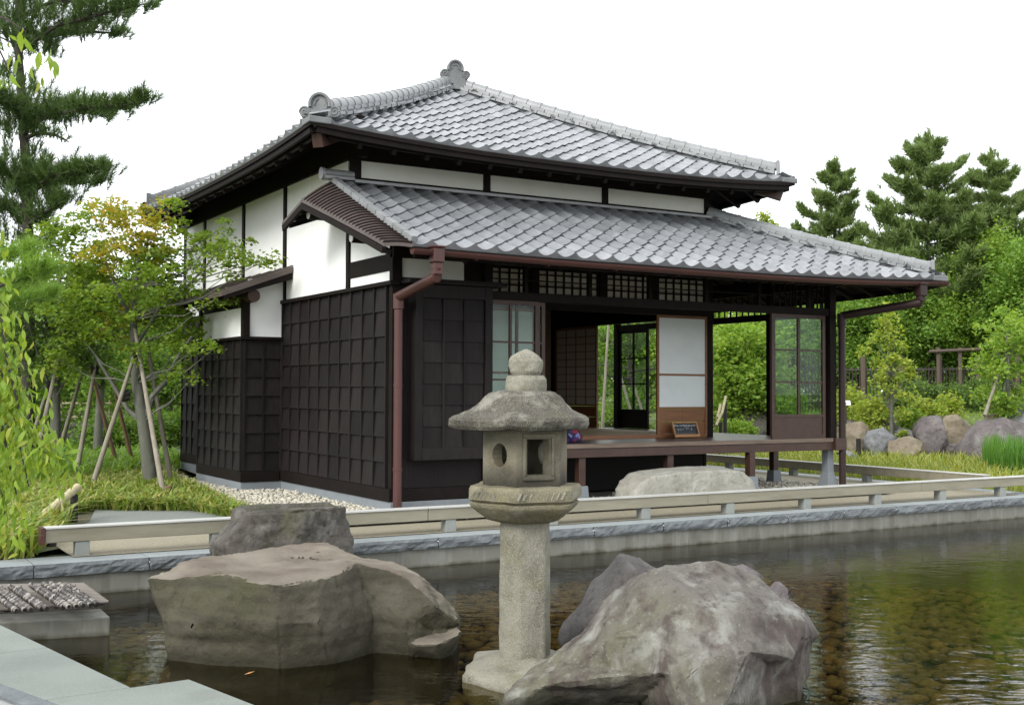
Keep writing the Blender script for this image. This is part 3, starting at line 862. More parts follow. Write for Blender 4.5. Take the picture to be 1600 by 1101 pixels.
B('transom_board', M['wood'], H, (.1, IY, 2.62, 1.80, IY + .03, 3.0))

# ---- doors
def glass_door(o, ax, wdt, z0, z1, rows=3, cols=2, board=.30, mat='wood_warm', n_=None):
    """o: lower corner, ax: along the door (unit)"""
    ax = Vector(ax); o = Vector(o); nrm = Vector((-ax.y, ax.x, 0)); th = .034; st = .05
    m = MB(); z = Vector((0, 0, 1)); h = z1 - z0
    f = lambda a0, a1, b0, b1, t=th: m.frame(o + ax * a0 + z * b0 - nrm * t / 2, ax * (a1 - a0), nrm * t, z * (b1 - b0))
    f(0, st, 0, h); f(wdt - st, wdt, 0, h); f(st, wdt - st, h - .06, h); f(st, wdt - st, 0, .05); f(st, wdt - st, board, board + .04)
    d = m.build('glass_door', M[mat], H)
    pb = MB(); f2 = lambda a0, a1, b0, b1, t: pb.frame(o + ax * a0 + z * b0 - nrm * t / 2, ax * (a1 - a0), nrm * t, z * (b1 - b0))
    f2(st, wdt - st, .05, board, .014); pb.build('door_board', M[mat], d)
    gz0, gz1 = board + .04, h - .06; cw = (wdt - 2 * st) / cols; rh = (gz1 - gz0) / rows
    for k in range(1, cols):
        b = MB(); b.frame(o + ax * (st + k * cw - .016) + z * gz0 - nrm * .014, ax * .032, nrm * .028, z * (gz1 - gz0)); b.build('glazing_bar', M[mat], d)
    for k in range(1, rows):
        b = MB(); b.frame(o + ax * st + z * (gz0 + k * rh - .011) - nrm * .012, ax * (wdt - 2 * st), nrm * .024, z * .022); b.build('glazing_bar', M[mat], d)
    for i in range(cols):
        for j in range(rows):
            b = MB(); b.frame(o + ax * (st + i * cw) + z * (gz0 + j * rh) - nrm * .002, ax * cw, nrm * .004, z * rh); b.build('pane', M['glass'], d)
    return d
glass_door((5.86, .045, FZ + .006), (1, 0, 0), 1.03, 0, 1.765)
glass_door((5.80, .0, FZ + .006), (1, 0, 0), 1.03, 0, 1.765)
glass_door((1.28, .045, FZ + .006), (1, 0, 0), .8, 0, 1.765)
glass_door((1.16, .0, FZ + .006), (1, 0, 0), .8, 0, 1.765)
glass_door((6.95, 4.30, FZ + .004), (0, 1, 0), .86, 0, 1.762, mat='wood')
B('post', M['wood'], H, (6.9, 5.15, FZ, 7.0, 5.2, 2.45))

def shoji(o, ax, wdt, h, rows, cols, board=.0, fm='wood_orange', pm='paper', rail=None, side=1):
    ax = Vector(ax); o = Vector(o); nrm = Vector((-ax.y, ax.x, 0)); z = Vector((0, 0, 1)); st = .036; th = .032
    m = MB(); f = lambda a0, a1, b0, b1, t=th: m.frame(o + ax * a0 + z * b0 - nrm * t / 2, ax * (a1 - a0), nrm * t, z * (b1 - b0))
    f(0, st, 0, h); f(wdt - st, wdt, 0, h); f(st, wdt - st, h - .04, h); f(st, wdt - st, 0, .04)
    if board: f(st, wdt - st, board, board + .03)
    if rail: f(st, wdt - st, rail, rail + .03)
    d = m.build('shoji_screen', M[fm], H)
    b0 = board + .03 if board else .04
    if board:
        for i in range(2):
            for j in range(2):
                b = MB(); b.frame(o + ax * (st + .002 + i * (wdt - 2 * st) / 2) + z * (.042 + j * (board - .04) / 2) - nrm * .008, ax * ((wdt - 2 * st) / 2 - .004), nrm * .016, z * ((board - .04) / 2 - .006)); b.build('screen_board', M[fm], d)
    b = MB(); b.frame(o + ax * st + z * b0 - nrm * (.006 if side > 0 else -.002), ax * (wdt - 2 * st), nrm * .004, z * (h - .04 - b0)); b.build('paper', M[pm], d)
    for k in range(1, cols):
        b = MB(); b.frame(o + ax * (st + (wdt - 2 * st) * k / cols - .006) + z * b0 + nrm * (0 if side > 0 else -.012), ax * .012, nrm * .012, z * (h - .04 - b0)); b.build('lattice_bar', M[fm], d)
    for k in range(1, rows):
        b = MB(); b.frame(o + ax * st + z * (b0 + (h - .04 - b0) * k / rows - .006) + nrm * (.001 if side > 0 else -.0125), ax * (wdt - 2 * st), nrm * .0118, z * .012); b.build('lattice_bar', M[fm], d)
    return d
shoji((4.725, 1.2, FZ + .012), (1, 0, 0), .925, 1.755, 7, 4, board=.40, rail=.88)       # pale paper side towards the pond
shoji((1.86, 1.2, FZ + .012), (1, 0, 0), .80, 1.755, 7, 4, board=.0, rail=.88)
shoji((1.62, 1.245, FZ + .012), (1, 0, 0), .80, 1.755, 7, 4, board=.40, rail=.88)
shoji((5.69, 4.06, FZ + .012), (0, 1, 0), 1.28, 1.755, 10, 4, board=.40, pm='paper_dim', rail=None, side=1)
B('post', M['wood'], H, (5.63, 5.35, FZ, 5.75, 5.45, 3.5))
B('lintel', M['wood'], H, (5.64, IY + .06, 2.46, 5.74, 5.35, 2.62), (5.66, IY + .06, 2.62, 5.72, 5.4, 3.9))

# ---- inside
ti = B('tatami_floor', M['wood'], H, (.1, 1.3, FZ - .05, 5.64, 5.36, FZ + .0))
for i in range(3):
    for j in range(4):
        B('tatami_mat', M['tatami'], ti, (.12 + i * 1.84, 1.32 + j * 1.01, FZ + .001, 1.955 + i * 1.84, 2.325 + j * 1.01, FZ + .045))
B('threshold', M['wood_orange'], H, (.1, IY - .05, FZ - .05, 5.64, 1.312, FZ + .05))
B('threshold', M['wood_warm'], H, (5.645, 1.3, FZ - .03, 5.735, 5.36, FZ + .04))
B('inner_wall', M['wall_in'], H, (.12, 5.37, FZ - .2, 5.6, 5.42, 3.4), (.105, 1.32, FZ, .14, 5.37, 3.4))
B('ceiling', M['wood'], H, (.1, 1.3, 2.98, 5.64, 5.37, 3.02))
for x in (1.9, 3.75):
    B('post', M['wood'], H, (x - .05, 5.31, FZ, x + .05, 5.369, 3.0))
m = MB()
B('veranda_ceiling', M['wood'], H, (1.3, .06, 3.09, 5.6, 1.2, 3.11))
# ================================================================== GROUND, PATHS, POND
M['soil'] = PM('garden_soil', (0.085, 0.075, 0.045), .95, [((0.06, 0.085, 0.025), 1.2, 6, .4, .65, .9), ((.13, .11, .07), 8, 5, .5, .8, .6)], [(14, 6, .6, .03)], coords='World')
M['lawn'] = PM('lawn_turf', (0.085, 0.12, 0.03), .95, [((0.06, 0.085, 0.02), 1.5, 6, .4, .65, .9)], [(20, 6, .6, .03)], coords='World')
M['aggregate'] = PM('exposed_aggregate', (0.26, 0.235, 0.165), .9, [((0.17, 0.15, 0.10), 55, 3, .45, .6, .8), ((.36, .335, .26), 70, 2, .58, .68, .7), ((.2, .185, .14), 1.5, 4, .5, .8, .5)], [(60, 3, .5, .006)], coords='World')
M['asphalt'] = PM('grey_green_path', (0.175, 0.19, 0.172), .9, [((0.135, 0.145, 0.135), 80, 3, .45, .6, .7), ((.21, .22, .2), 1, 4, .5, .8, .5)], [(90, 2, .4, .003)], coords='World')
M['gravel_bed'] = PM('gravel_bed', (0.24, 0.225, 0.185), .95, [((0.16, 0.15, 0.125), 45, 3, .5, .62, .8)], [(40, 3, .8, .02)], coords='World')
M['pebble'] = PM('white_gravel', (0.46, 0.435, 0.355), .85, [((0.34, 0.32, 0.26), 4, 4, .4, .7, .7)], island=.22, coords='World')
M['coping_top'] = PM('sawn_grey_stone', (0.245, 0.27, 0.272), .75, [((0.2, 0.22, 0.222), 3, 5, .4, .7, .7), ((.3, .325, .32), 60, 2, .55, .65, .5), ((.12, .125, .11), 2.2, 7, .55, .75, .6)], [(80, 2, .15, .002)], coords='World', rand=.06)
M['coping_face'] = PM('split_grey_stone', (0.13, 0.145, 0.15), .8, [((0.085, 0.095, 0.1), 5, 6, .4, .7, .8), ((.2, .22, .225), 9, 5, .55, .75, .6)], [(9, 6, 1, .03), (30, 4, .5, .01)], coords='World')
M['pond_wall'] = PM('stained_pond_wall', (0.15, 0.15, 0.125), .8, [((0.23, 0.235, 0.21), 3, 5, .5, .7, .8, (2.5, 2.5, .5)), ((.06, .05, .035), 2, 6, .5, .75, .8, (2.5, 2.5, .45))], [(20, 4, .2, .005)], coords='World', band=((.035, .032, .016), -.38, -.335))
M['rail'] = PM('weathered_rail', (0.225, 0.208, 0.152), .8, [((0.155, 0.143, 0.1), 2.5, 5, .4, .7, .8, (.6, 3, 3)), ((.28, .265, .205), 14, 4, .55, .75, .5, (.3, 2, 2))], [(30, 4, .15, .003, (.2, 2, 2))], coords='World')
M['rail_top'] = PM('zinc_rail_cap', (0.44, 0.44, 0.41), .6, [((0.34, 0.34, 0.31), 3, 4, .4, .7, .7)], coords='World')
M['rail_post'] = PM('rail_post_stone', (0.22, 0.235, 0.215), .85, [((0.165, 0.175, 0.165), 6, 4, .4, .7, .7)], coords='World')
M['cobble'] = PM('pond_cobble', (0.105, 0.076, 0.034), .6, [((0.045, 0.036, 0.018), 3, 5, .4, .65, .9), ((.16, .12, .06), 2, 3, .5, .7, .6)], island=.4, coords='World')
M['cobble_one'] = PM('pond_cobble_single', (0.105, 0.076, 0.034), .6, [((0.045, 0.036, 0.018), 3, 5, .4, .65, .9), ((.16, .12, .06), 2, 3, .5, .7, .6)], rand=.4, coords='World')
M['pond_bed'] = PM('pond_silt', (0.04, 0.035, 0.02), .9, [((0.06, 0.05, 0.025), 3, 5, .4, .7, .8)], coords='World')

def sheet(name, rects, z, mat, k='structure'):
    m = MB()
    for r in rects: m.add([(r[0], r[1], z), (r[2], r[1], z), (r[2], r[3], z), (r[0], r[3], z)], [(0, 1, 2, 3)])
    o = m.build(name, mat); kind(o, k); return o
def poly_sheet(name, pts, z, mat, parent=None):
    m = MB(); m.add([(p[0], p[1], z) for p in pts], [tuple(range(len(pts)))])
    o = m.build(name, mat, parent)
    if parent is None: kind(o, 'structure')
    return o
WZ = -.365                       # water level
CY = -1.9                        # front edge of the far coping
sheet('ground', [(-400, -1.75, 400, 600), (-400, -400, -9, -1.75), (14.5, -400, 400, -1.75), (-9, -400, 14.5, -14)], -.14, M['soil'])
sheet('path_strip', [(-3.75, -1.6, 9.0, .0), (7.4, 0.0, 9.0, 8.5)], -.078, M['aggregate'])
gp = []
for q in ((140, 815), (152, 788), (190, 790), (300, 790), (395, 806), (520, 812)):
    c = P(*q, z=-.07); gp.append((c.x, c.y))
gp = [(-3.75, -.5)] + gp + [(-.3, -.5)]
poly_sheet('footpath', gp[::-1], -.066, M['asphalt'])
gb = [(-.1, -.75), (7.4, -.75), (7.4, 6.0), (7.4, 9.5), (-.6, 9.8)]
lft = [P(*q, z=-.03) for q in ((262, 722), (272, 745), (330, 772), (405, 806))]
gb += [(c.x, c.y) for c in lft] + [(-1.0, -.75)]
poly_sheet('gravel_apron', gb, -.05, M['gravel_bed'])

def in_poly(x, y, poly):
    c = np.zeros(len(x), bool); n = len(poly)
    for i in range(n):
        (x0, y0), (x1, y1) = poly[i][:2], poly[(i + 1) % n][:2]
        if y0 == y1: continue
        k = ((y0 > y) != (y1 > y)) & (x < (x1 - x0) * (y - y0) / (y1 - y0) + x0)
        c ^= k
    return c
def ico(sub):
    b = bmesh.new(); bmesh.ops.create_icosphere(b, subdivisions=sub, radius=1)
    V = np.array([v.co[:] for v in b.verts]); F = np.array([[v.index for v in f.verts] for f in b.faces]); b.free(); return V, F
IV1, IF1 = ico(1)
def pebbles(name, pts, r, mat, flat=.7, smooth=True):
    n = len(pts); nv = len(IV1)
    sc = r * rng.uniform(.6, 1.25, (n, 1)) * np.stack([rng.uniform(.8, 1.3, n), rng.uniform(.7, 1.1, n), rng.uniform(.5, .9, n) * flat / .7], 1)
    th = rng.uniform(0, 6.28, n); c, s_ = np.cos(th)[:, None], np.sin(th)[:, None]
    L = IV1[None] * sc[:, None] * rng.uniform(.82, 1.12, (n, nv, 1))
    X = L[..., 0] * c - L[..., 1] * s_ + pts[:, 0:1]; Y = L[..., 0] * s_ + L[..., 1] * c + pts[:, 1:2]; Z = L[..., 2] + pts[:, 2:3]
    V = np.stack([X, Y, Z], -1).reshape(-1, 3)
    F = (IF1[None] + (np.arange(n) * nv)[:, None, None]).reshape(-1, 3)
    return np_mesh(name, V, F, mat, smooth)
N = 60000
xy = np.stack([rng.uniform(-2.3, 7.4, N), rng.uniform(-.75, 9.5, N)], 1)
k = in_poly(xy[:, 0], xy[:, 1], gb) & ~((xy[:, 0] > .1) & (xy[:, 1] > .3) & (xy[:, 0] < 5.8)) & ~((xy[:, 0] > -.55) & (xy[:, 1] > 3.65) & (xy[:, 0] < 5.8))
k &= (xy[:, 1] < 3) | (xy[:, 0] < 0.2) | (rng.random(N) < .35)
xy = xy[k]
pts = np.c_[xy, rng.uniform(-.045, -.015, len(xy))]
o = link('gravel', pebbles('gravel', pts, .026, M['pebble'])); kind(o, 'stuff')

# far edge of the pond: coping stones on a wall
pe = B('pond_edge', M['pond_wall'], None, (-9, CY + .035, -.43, 14.5, -1.45, -.19)); kind(pe, 'structure')
M['footing'] = PM('algae_dark_footing', (.05, .042, .022), .9, [((.085, .07, .035), 2.5, 5, .4, .7, .8)], coords='World')
B('wall_footing', M['footing'], pe, (-9, CY + .06, -1.2, 14.5, -1.45, -.431))
def coping_stone(x0, x1, parent, y0=CY, y1=-1.46, z0=-.19, z1=-.085, face=-1):
    """flat top, rough split face to the water"""
    nx = max(4, int((x1 - x0) / .045)); nz = 4
    m = MB(); V = []; F = []
    for i in range(nx + 1):
        for j in range(nz + 1):
            x = x0 + .004 + (x1 - x0 - .008) * i / nx; z = z0 + (z1 - z0) * j / nz
            q = Vector((x * 7, z * 16, 3.3))
            dd = noise.noise(q) * .022 + noise.noise(q * 2.7) * .012
            if j == nz: dd = dd * .35
            V.append((x, y0 + dd - (.008 if 0 < j < nz else 0), z))
    for i in range(nx):
        for j in range(nz): F.append((i * (nz + 1) + j, (i + 1) * (nz + 1) + j, (i + 1) * (nz + 1) + j + 1, i * (nz + 1) + j + 1))
    m.mi = 1; m.add(V, F); m.mi = 0
    n = len(m.v); tp = [i * (nz + 1) + nz for i in range(nx + 1)]
    m.v += [(x1 - .004, y1, z1), (x0 + .004, y1, z1)]; m.f.append(tuple(tp + [n, n + 1])); m.m.append(0)
    m.add([(x0 + .004, y0 + .01, z0), (x0 + .004, y1, z0), (x0 + .004, y1, z1), (x0 + .004, y0 + .01, z1)], [(0, 1, 2, 3)][::1])
    m.add([(x1 - .004, y0 + .01, z0), (x1 - .004, y1, z0), (x1 - .004, y1, z1), (x1 - .004, y0 + .01, z1)], [(3, 2, 1, 0)])
    m.mi = 1; m.add([(x0, y0 + .01, z0), (x1, y0 + .01, z0), (x1, y1, z0), (x0, y1, z0)], [(3, 2, 1, 0)])
    return m.build('coping_stone', [M['coping_top'], M['coping_face']], parent)
x = -8.2
first = P(53, 875, y=CY).x
x = first - .93 * 5
while x < 14.4:
    coping_stone(x, x + .93, pe); x += .93
# side coping at the right, along the path
pr = B('side_kerb', M['pond_wall'], None, (9.03, -1.45, -.3, 9.25, 9.0, -.19)); kind(pr, 'structure')
for k in range(11): B('coping_stone', M['coping_top'], pr, (9.0, -1.45 + k * .95, -.19, 9.3, -1.45 + k * .95 + .945, -.075), bevel=.008)

# pond bed, water, near terrace
sheet('pond_bed', [(-9, -14, 14.5, -1.8)], -.72, M['pond_bed'])
TE = [P(0, 975, z=-.1), P(205, 1073, z=-.1), P(295, 1060, z=-.1), P(400, 1101, z=-.1)]
TEp = [(c.x, c.y) for c in TE]
dv = Vector((TEp[3][0] - TEp[2][0], TEp[3][1] - TEp[2][1])).normalized()
endp = (TEp[3][0] + dv.x * 3.4, TEp[3][1] + dv.y * 3.4)
dv0 = Vector((TEp[0][0] - TEp[1][0], TEp[0][1] - TEp[1][1])).normalized()
st0 = (TEp[0][0] + dv0.x * 1.6, TEp[0][1] + dv0.y * 1.6)
K0, K1 = P(0, 1066, z=-.1), P(97, 1101, z=-.1)
kd = Vector((K1.x - K0.x, K1.y - K0.y)).normalized()
ka = (K0.x - kd.x * 4.6, K0.y - kd.y * 4.6); kb = (K1.x + kd.x * 4.2, K1.y + kd.y * 4.2)
M['terrace'] = PM('terrace_slab_stone', (0.165, 0.185, 0.164), .75, [((0.13, 0.147, 0.13), 2.2, 5, .4, .7, .8), ((.2, .22, .195), 70, 2, .52, .62, .6), ((.1, .108, .092), 3.1, 7, .56, .78, .55)], [(90, 2, .12, .002)], coords='World', rand=.05)
terr = MB(); tpoly = [st0] + TEp + [endp, kb, ka]
terr.prism([(a, b, -.125) for a, b in tpoly], (0, 0, -1.0)); terr = terr.build('near_terrace', M['pond_wall']); kind(terr, 'structure')
ts = []
J1 = P(0, 1025, z=-.1); J2 = P(175, 1000, z=-.1)
def slab(pts):
    m = MB(); c = Vector((sum(p[0] for p in pts) / len(pts), sum(p[1] for p in pts) / len(pts), 0))
    q = [Vector((p[0], p[1], -.1)) for p in pts]
    q = [p - (Vector((p.x, p.y, 0)) - c).normalized() * .004 for p in q]
    m.prism(q, (0, 0, -.024)); return m.build('paving_slab', M['terrace'], terr, bevel=.004)
def lerp2(a, b, t): return (a[0] + (b[0] - a[0]) * t, a[1] + (b[1] - a[1]) * t)
def onk(p):                      # foot of p on the kerb line, along x-ish joint direction
    a = Vector((ka[0], ka[1])); d = Vector(kd); q = Vector((p[0], p[1])); jd = Vector((1, .09)).normalized()
    # solve a + d t = q - jd s
    det = d.x * jd.y - d.y * jd.x; r = q - a
    t = (r.x * jd.y - r.y * jd.x) / det
    return (a.x + d.x * t, a.y + d.y * t)
e1 = lerp2(TEp[0], TEp[1], .42)
slab([st0, e1, onk(e1), ka])
slab([e1, TEp[1], onk(TEp[1]), onk(e1)])
e2 = lerp2(TEp[2], endp, .5)
slab([TEp[1], TEp[2], e2, onk(e2), onk(TEp[1])])
slab([e2, endp, kb, onk(e2)])
m = MB(); off = Vector((-kd.y, kd.x)) * -.11
if off.x > 0: off = -off
m.prism([(ka[0], ka[1], -.104), (kb[0], kb[1], -.104), (kb[0] + off.x, kb[1] + off.y, -.104), (ka[0] + off.x, ka[1] + off.y, -.104)], (0, 0, -.2))
m.build('kerb_stone', M['coping_face'], terr)
M['chippings'] = PM('grey_chippings', (0.28, 0.29, 0.28), .9, [((0.22, 0.23, 0.22), 60, 3, .45, .6, .8)], [(60, 3, .8, .01)], coords='World')
poly_sheet('chippings_bed', [ (ka[0] + off.x, ka[1] + off.y), (kb[0] + off.x, kb[1] + off.y), (-9, kb[1] - 1), (-9, ka[1])], -.12, M['chippings'])

def water_mat():
    m, t, b = nodes_for('pond_water'); N, L = t.nodes, t.links; N.remove(b)
    tr = N.new('ShaderNodeBsdfTransparent'); tr.inputs[0].default_value = (.57, .52, .31, 1)
    gl = N.new('ShaderNodeBsdfGlossy'); gl.inputs['Roughness'].default_value = .03
    fr = schlick(t, .025)
    g = N.new('ShaderNodeNewGeometry'); prev = None
    for sc, st, strn, dist, rot in ((5.5, (1, 1.6, 1), .6, .006, .54), (13, (1, 1.8, 1), .4, .0025, .6), (1.3, (1, 1.5, 1), .4, .014, .45)):
        mr_ = N.new('ShaderNodeMapping'); mr_.inputs['Rotation'].default_value = (0, 0, rot); L.new(g.outputs['Position'], mr_.inputs[0])
        mp = N.new('ShaderNodeMapping'); mp.inputs['Scale'].default_value = st
        L.new(mr_.outputs[0], mp.inputs[0]); n = N.new('ShaderNodeTexNoise'); n.inputs['Scale'].default_value = sc; n.inputs['Detail'].default_value = 3
        L.new(mp.outputs[0], n.inputs['Vector']); bp = N.new('ShaderNodeBump'); bp.inputs['Strength'].default_value = strn; bp.inputs['Distance'].default_value = dist
        L.new(n.outputs[0], bp.inputs['Height'])
        if prev: L.new(prev, bp.inputs['Normal'])
        prev = bp.outputs[0]
    L.new(prev, gl.inputs['Normal'])
    mx = N.new('ShaderNodeMixShader'); L.new(fr.outputs[0], mx.inputs[0]); L.new(tr.outputs[0], mx.inputs[1]); L.new(gl.outputs[0], mx.inputs[2])
    L.new(mx.outputs[0], N['Material Output'].inputs['Surface']); return m
M['water'] = water_mat()
sheet('pond_water', [(-9, -14, 14.5, CY + .04)], WZ, M['water'])
# cobbles on the bed: the nearest ones singly
N = 16000
c = np.stack([rng.uniform(-5, 9, N), rng.uniform(-11, -1.9, N)], 1)
d = np.hypot(c[:, 0] - CAM.x, c[:, 1] - CAM.y)
ang = np.arctan2(c[:, 0] - CAM.x, c[:, 1] - CAM.y)
k = (d < 13) & (ang > .05) & (ang < 1.05); c = c[k]; d = d[k]
od = np.argsort(d); c = c[od]
bed = bpy.data.objects['pond_bed']
protos = []
for i in range(8):
    V = IV1 * np.array([1, rng.uniform(.65, .9), rng.uniform(.35, .5)]) * rng.uniform(.9, 1.1, (len(IV1), 1))
    protos.append(np_mesh('cobble', V, IF1, M['cobble_one'], True))
vis0 = [(x_, y_) for x_, y_ in c if np.hypot(x_ - CAM.x, y_ - CAM.y) > 5.9]
for i, (x_, y_) in enumerate(vis0[:300]):
    o = link('cobble', protos[i % 8], bed); s_ = rng.uniform(.055, .11)
    o.matrix_basis = Matrix.Translation((x_, y_, -.69 + rng.uniform(-.01, .04))) @ Matrix.Rotation(rng.uniform(0, 6.28), 4, 'Z') @ Matrix.Diagonal((s_, s_, s_, 1))
rest = np.array(vis0[300:])
o = link('cobble_field', pebbles('cobble_field', np.c_[rest, rng.uniform(-.71, -.66, len(rest))], .078, M['cobble'], .45), bed); kind(o, 'stuff')

# ---- low rails
RZ0, RZ1 = .045, .165
def rail(name, label, p0, p1, posts, grp, dark_end=False):
    """p0, p1: centre line ends on plan; posts: positions along it"""
    p0, p1 = Vector((*p0, 0)), Vector((*p1, 0)); d = (p1 - p0).normalized()
    t = thing(name, label, 'low rail', (p0.x, p0.y, -.08), grp)
    L_ = (p1 - p0).length; n = max(1, round(L_ / 3.64)); nr = Vector((-d.y, d.x, 0))
    for i in range(n):
        a = p0 + d * (L_ * i / n + .003); b = p0 + d * (L_ * (i + 1) / n - .003)
        m = MB(); m.beam(a + Vector((0, 0, (RZ0 + RZ1) / 2)), b + Vector((0, 0, (RZ0 + RZ1) / 2)), .13, RZ1 - RZ0)
        m.build('rail_beam', M['rail'], t, bevel=.006)
        m = MB(); m.beam(a + Vector((0, 0, RZ1 + .006)), b + Vector((0, 0, RZ1 + .006)), .15, .012); m.build('rail_cap', M['rail_top'], t)
    for s_ in posts:
        c_ = p0 + d * s_; m = MB(); m.frame(c_ - d * .06 - nr * .055 + Vector((0, 0, -.1)), d * .12, nr * .11, Vector((0, 0, RZ0 + .098))); m.build('rail_post', M['rail_post'], t, bevel=.005)
    if dark_end:
        m = MB(); m.frame(p0 - d * .035 - nr * .08 + Vector((0, 0, RZ0 - .015)), d * .034, nr * .16, Vector((0, 0, .145))); m.build('rail_end_cap', M['pipe'], t)
    return t
RY = -1.60
rail('low_rail', 'long weathered low rail running along the pond edge in front of the teahouse', (-3.97, -1.50), (14.2, RY), [.31, 1.5] + [3.9 + 1.24 * k for k in range(9)], 'low rails around the teahouse path', True)
rail('low_rail', 'far low rail on short posts running away along the path right of the veranda', (8.83, -1.2), (8.83, 8.2), [.6 + 1.64 * k for k in range(5)], 'low rails around the teahouse path')
# ================================================================== ROCKS
WET = ((.032, .03, .018), -.36, -.27)
def rock_mat(name, base, dark, light, moss=None, sc=1.0, strk=None, strata=None, band=None):
    lay = [(dark, 1.6 * sc, 7, .42, .7, .85), (light, 2.6 * sc, 7, .52, .72, .8)]
    if moss: lay.append((moss, 1.2 * sc, 6, .5, .72, .75))
    lay.append((tuple(c * 1.3 for c in light), 75, 3, .62, .7, .45))
    lay.append((tuple(c * .6 for c in dark), 16, 5, .55, .72, .7))
    if strk: lay.append((strk, 2.2 * sc, 6, .5, .64, .85, (2.6, 2.6, .55)))
    if strk: lay.append((tuple(c * 1.12 for c in light), 2.6 * sc, 7, .54, .68, .5, (3.2, 3.2, .5)))
    if strata: lay.append((strata, 2.4 * sc, 6, .5, .7, .8, (.5, .5, 3.5)))
    return PM(name, base, .85, lay, [(3 * sc, 8, .6, .05), (14, 7, .6, .02), (60, 4, .4, .004)], coords='World', spec=.25, band=band)
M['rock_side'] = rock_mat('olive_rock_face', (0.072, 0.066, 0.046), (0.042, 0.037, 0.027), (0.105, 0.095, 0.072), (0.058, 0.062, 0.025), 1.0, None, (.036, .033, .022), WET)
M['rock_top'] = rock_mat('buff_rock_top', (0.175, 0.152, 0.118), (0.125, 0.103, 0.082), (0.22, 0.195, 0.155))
M['rock_grey'] = rock_mat('lichen_grey_rock', (0.12, 0.112, 0.097), (0.06, 0.05, 0.045), (0.23, 0.233, 0.21), (0.095, 0.092, 0.05), 1.1, (.052, .039, .035), None, WET)
M['rock_dark'] = rock_mat('dark_grey_rock', (0.10, 0.092, 0.085), (0.055, 0.048, 0.047), (0.165, 0.157, 0.143), (0.075, 0.075, 0.045))
M['rock_basin'] = rock_mat('mossy_brown_rock', (0.082, 0.075, 0.064), (0.036, 0.032, 0.028), (0.165, 0.156, 0.14), (0.06, 0.066, 0.026), 2.2)
M['rock_pale'] = rock_mat('pale_step_stone', (0.31, 0.305, 0.265), (0.235, 0.225, 0.185), (0.38, 0.38, 0.345), None, 2.0)
M['rock_tan'] = rock_mat('tan_boulder', (0.20, 0.168, 0.12), (0.12, 0.10, 0.07), (0.27, 0.24, 0.195), None, 1.5)
M['rock_blue'] = rock_mat('blue_grey_boulder', (0.18, 0.185, 0.19), (0.11, 0.11, 0.115), (0.28, 0.29, 0.295), None, 1.5)
M['rock_purple'] = rock_mat('purplish_boulder', (0.13, 0.115, 0.115), (0.07, 0.06, 0.06), (0.23, 0.215, 0.205), None, 1.3)

def hull_tree(pts):
    b = bmesh.new()
    for p in pts: b.verts.new(p)
    r = bmesh.ops.convex_hull(b, input=b.verts)
    bmesh.ops.triangulate(b, faces=b.faces)
    t = BVHTree.FromBMesh(b); return t, b
def rock_mesh(name, hulls, c, mats, sub=5, amp=.03, freq=3.0, ridge=.0, topz=None, seed=0, facet=0.0, carve=(), soft=.0):
    """star-shaped body from the union of convex hulls seen from c, roughened"""
    c = Vector(c); V, F = ico(sub); ts = [hull_tree(h) for h in hulls]
    out = np.zeros_like(V); off = Vector((seed * 7.1, seed * 3.3, seed * 1.7))
    for i, v in enumerate(V):
        d = Vector(v).normalized(); best = .02; bn = d; Ls = []
        for t, b in ts:
            hit = t.ray_cast(c + d * 20, -d)
            if hit[0] is not None:
                L_ = (hit[0] - c).dot(d)
                Ls.append(L_)
                if L_ > best: best = L_; bn = hit[1]
        if soft and len(Ls) > 1: best += soft * math.log(sum(math.exp((x_ - best) / soft) for x_ in Ls))
        p = c + d * best
        q = p * freq + off
        n = noise.fractal(q, .9, 2.1, 5) * amp
        if ridge: n += (abs(noise.noise(q * .7 + Vector((9, 2, 4)))) * -1 + .3) * ridge
        if facet:
            vd = noise.voronoi(q * .8)[0]; n += (vd[1] - vd[0]) * facet
        if bn.z > .9: n *= .35
        p = p + d * n
        for cc, cr_, cdp in carve:
            e_ = (p - cc).length / cr_
            if e_ < 1: p = p - d * cdp * (1 - e_ * e_) ** 1.2
        out[i] = p
    for t, b in ts: b.free()
    me = np_mesh(name, out, F, None, True)
    for m_ in mats: me.materials.append(m_)
    if len(mats) > 1:
        idx = []
        for pl in me.polygons:
            idx.append(1 if (pl.normal.z > .72 and (topz is None or pl.center.z > topz)) else 0)
        me.polygons.foreach_set('material_index', idx)
    if sub < 5: me.set_sharp_from_angle(angle=math.radians(38))
    return me
def rock(name, label, cat, hulls, c, mats, grp=None, **kw):
    me = rock_mesh(name, hulls, c, mats, **kw)
    o = link(name, me); tag(o, label, cat, grp); return o
def pts(*q): return [P(a, b, d=d) for a, b, d in q]

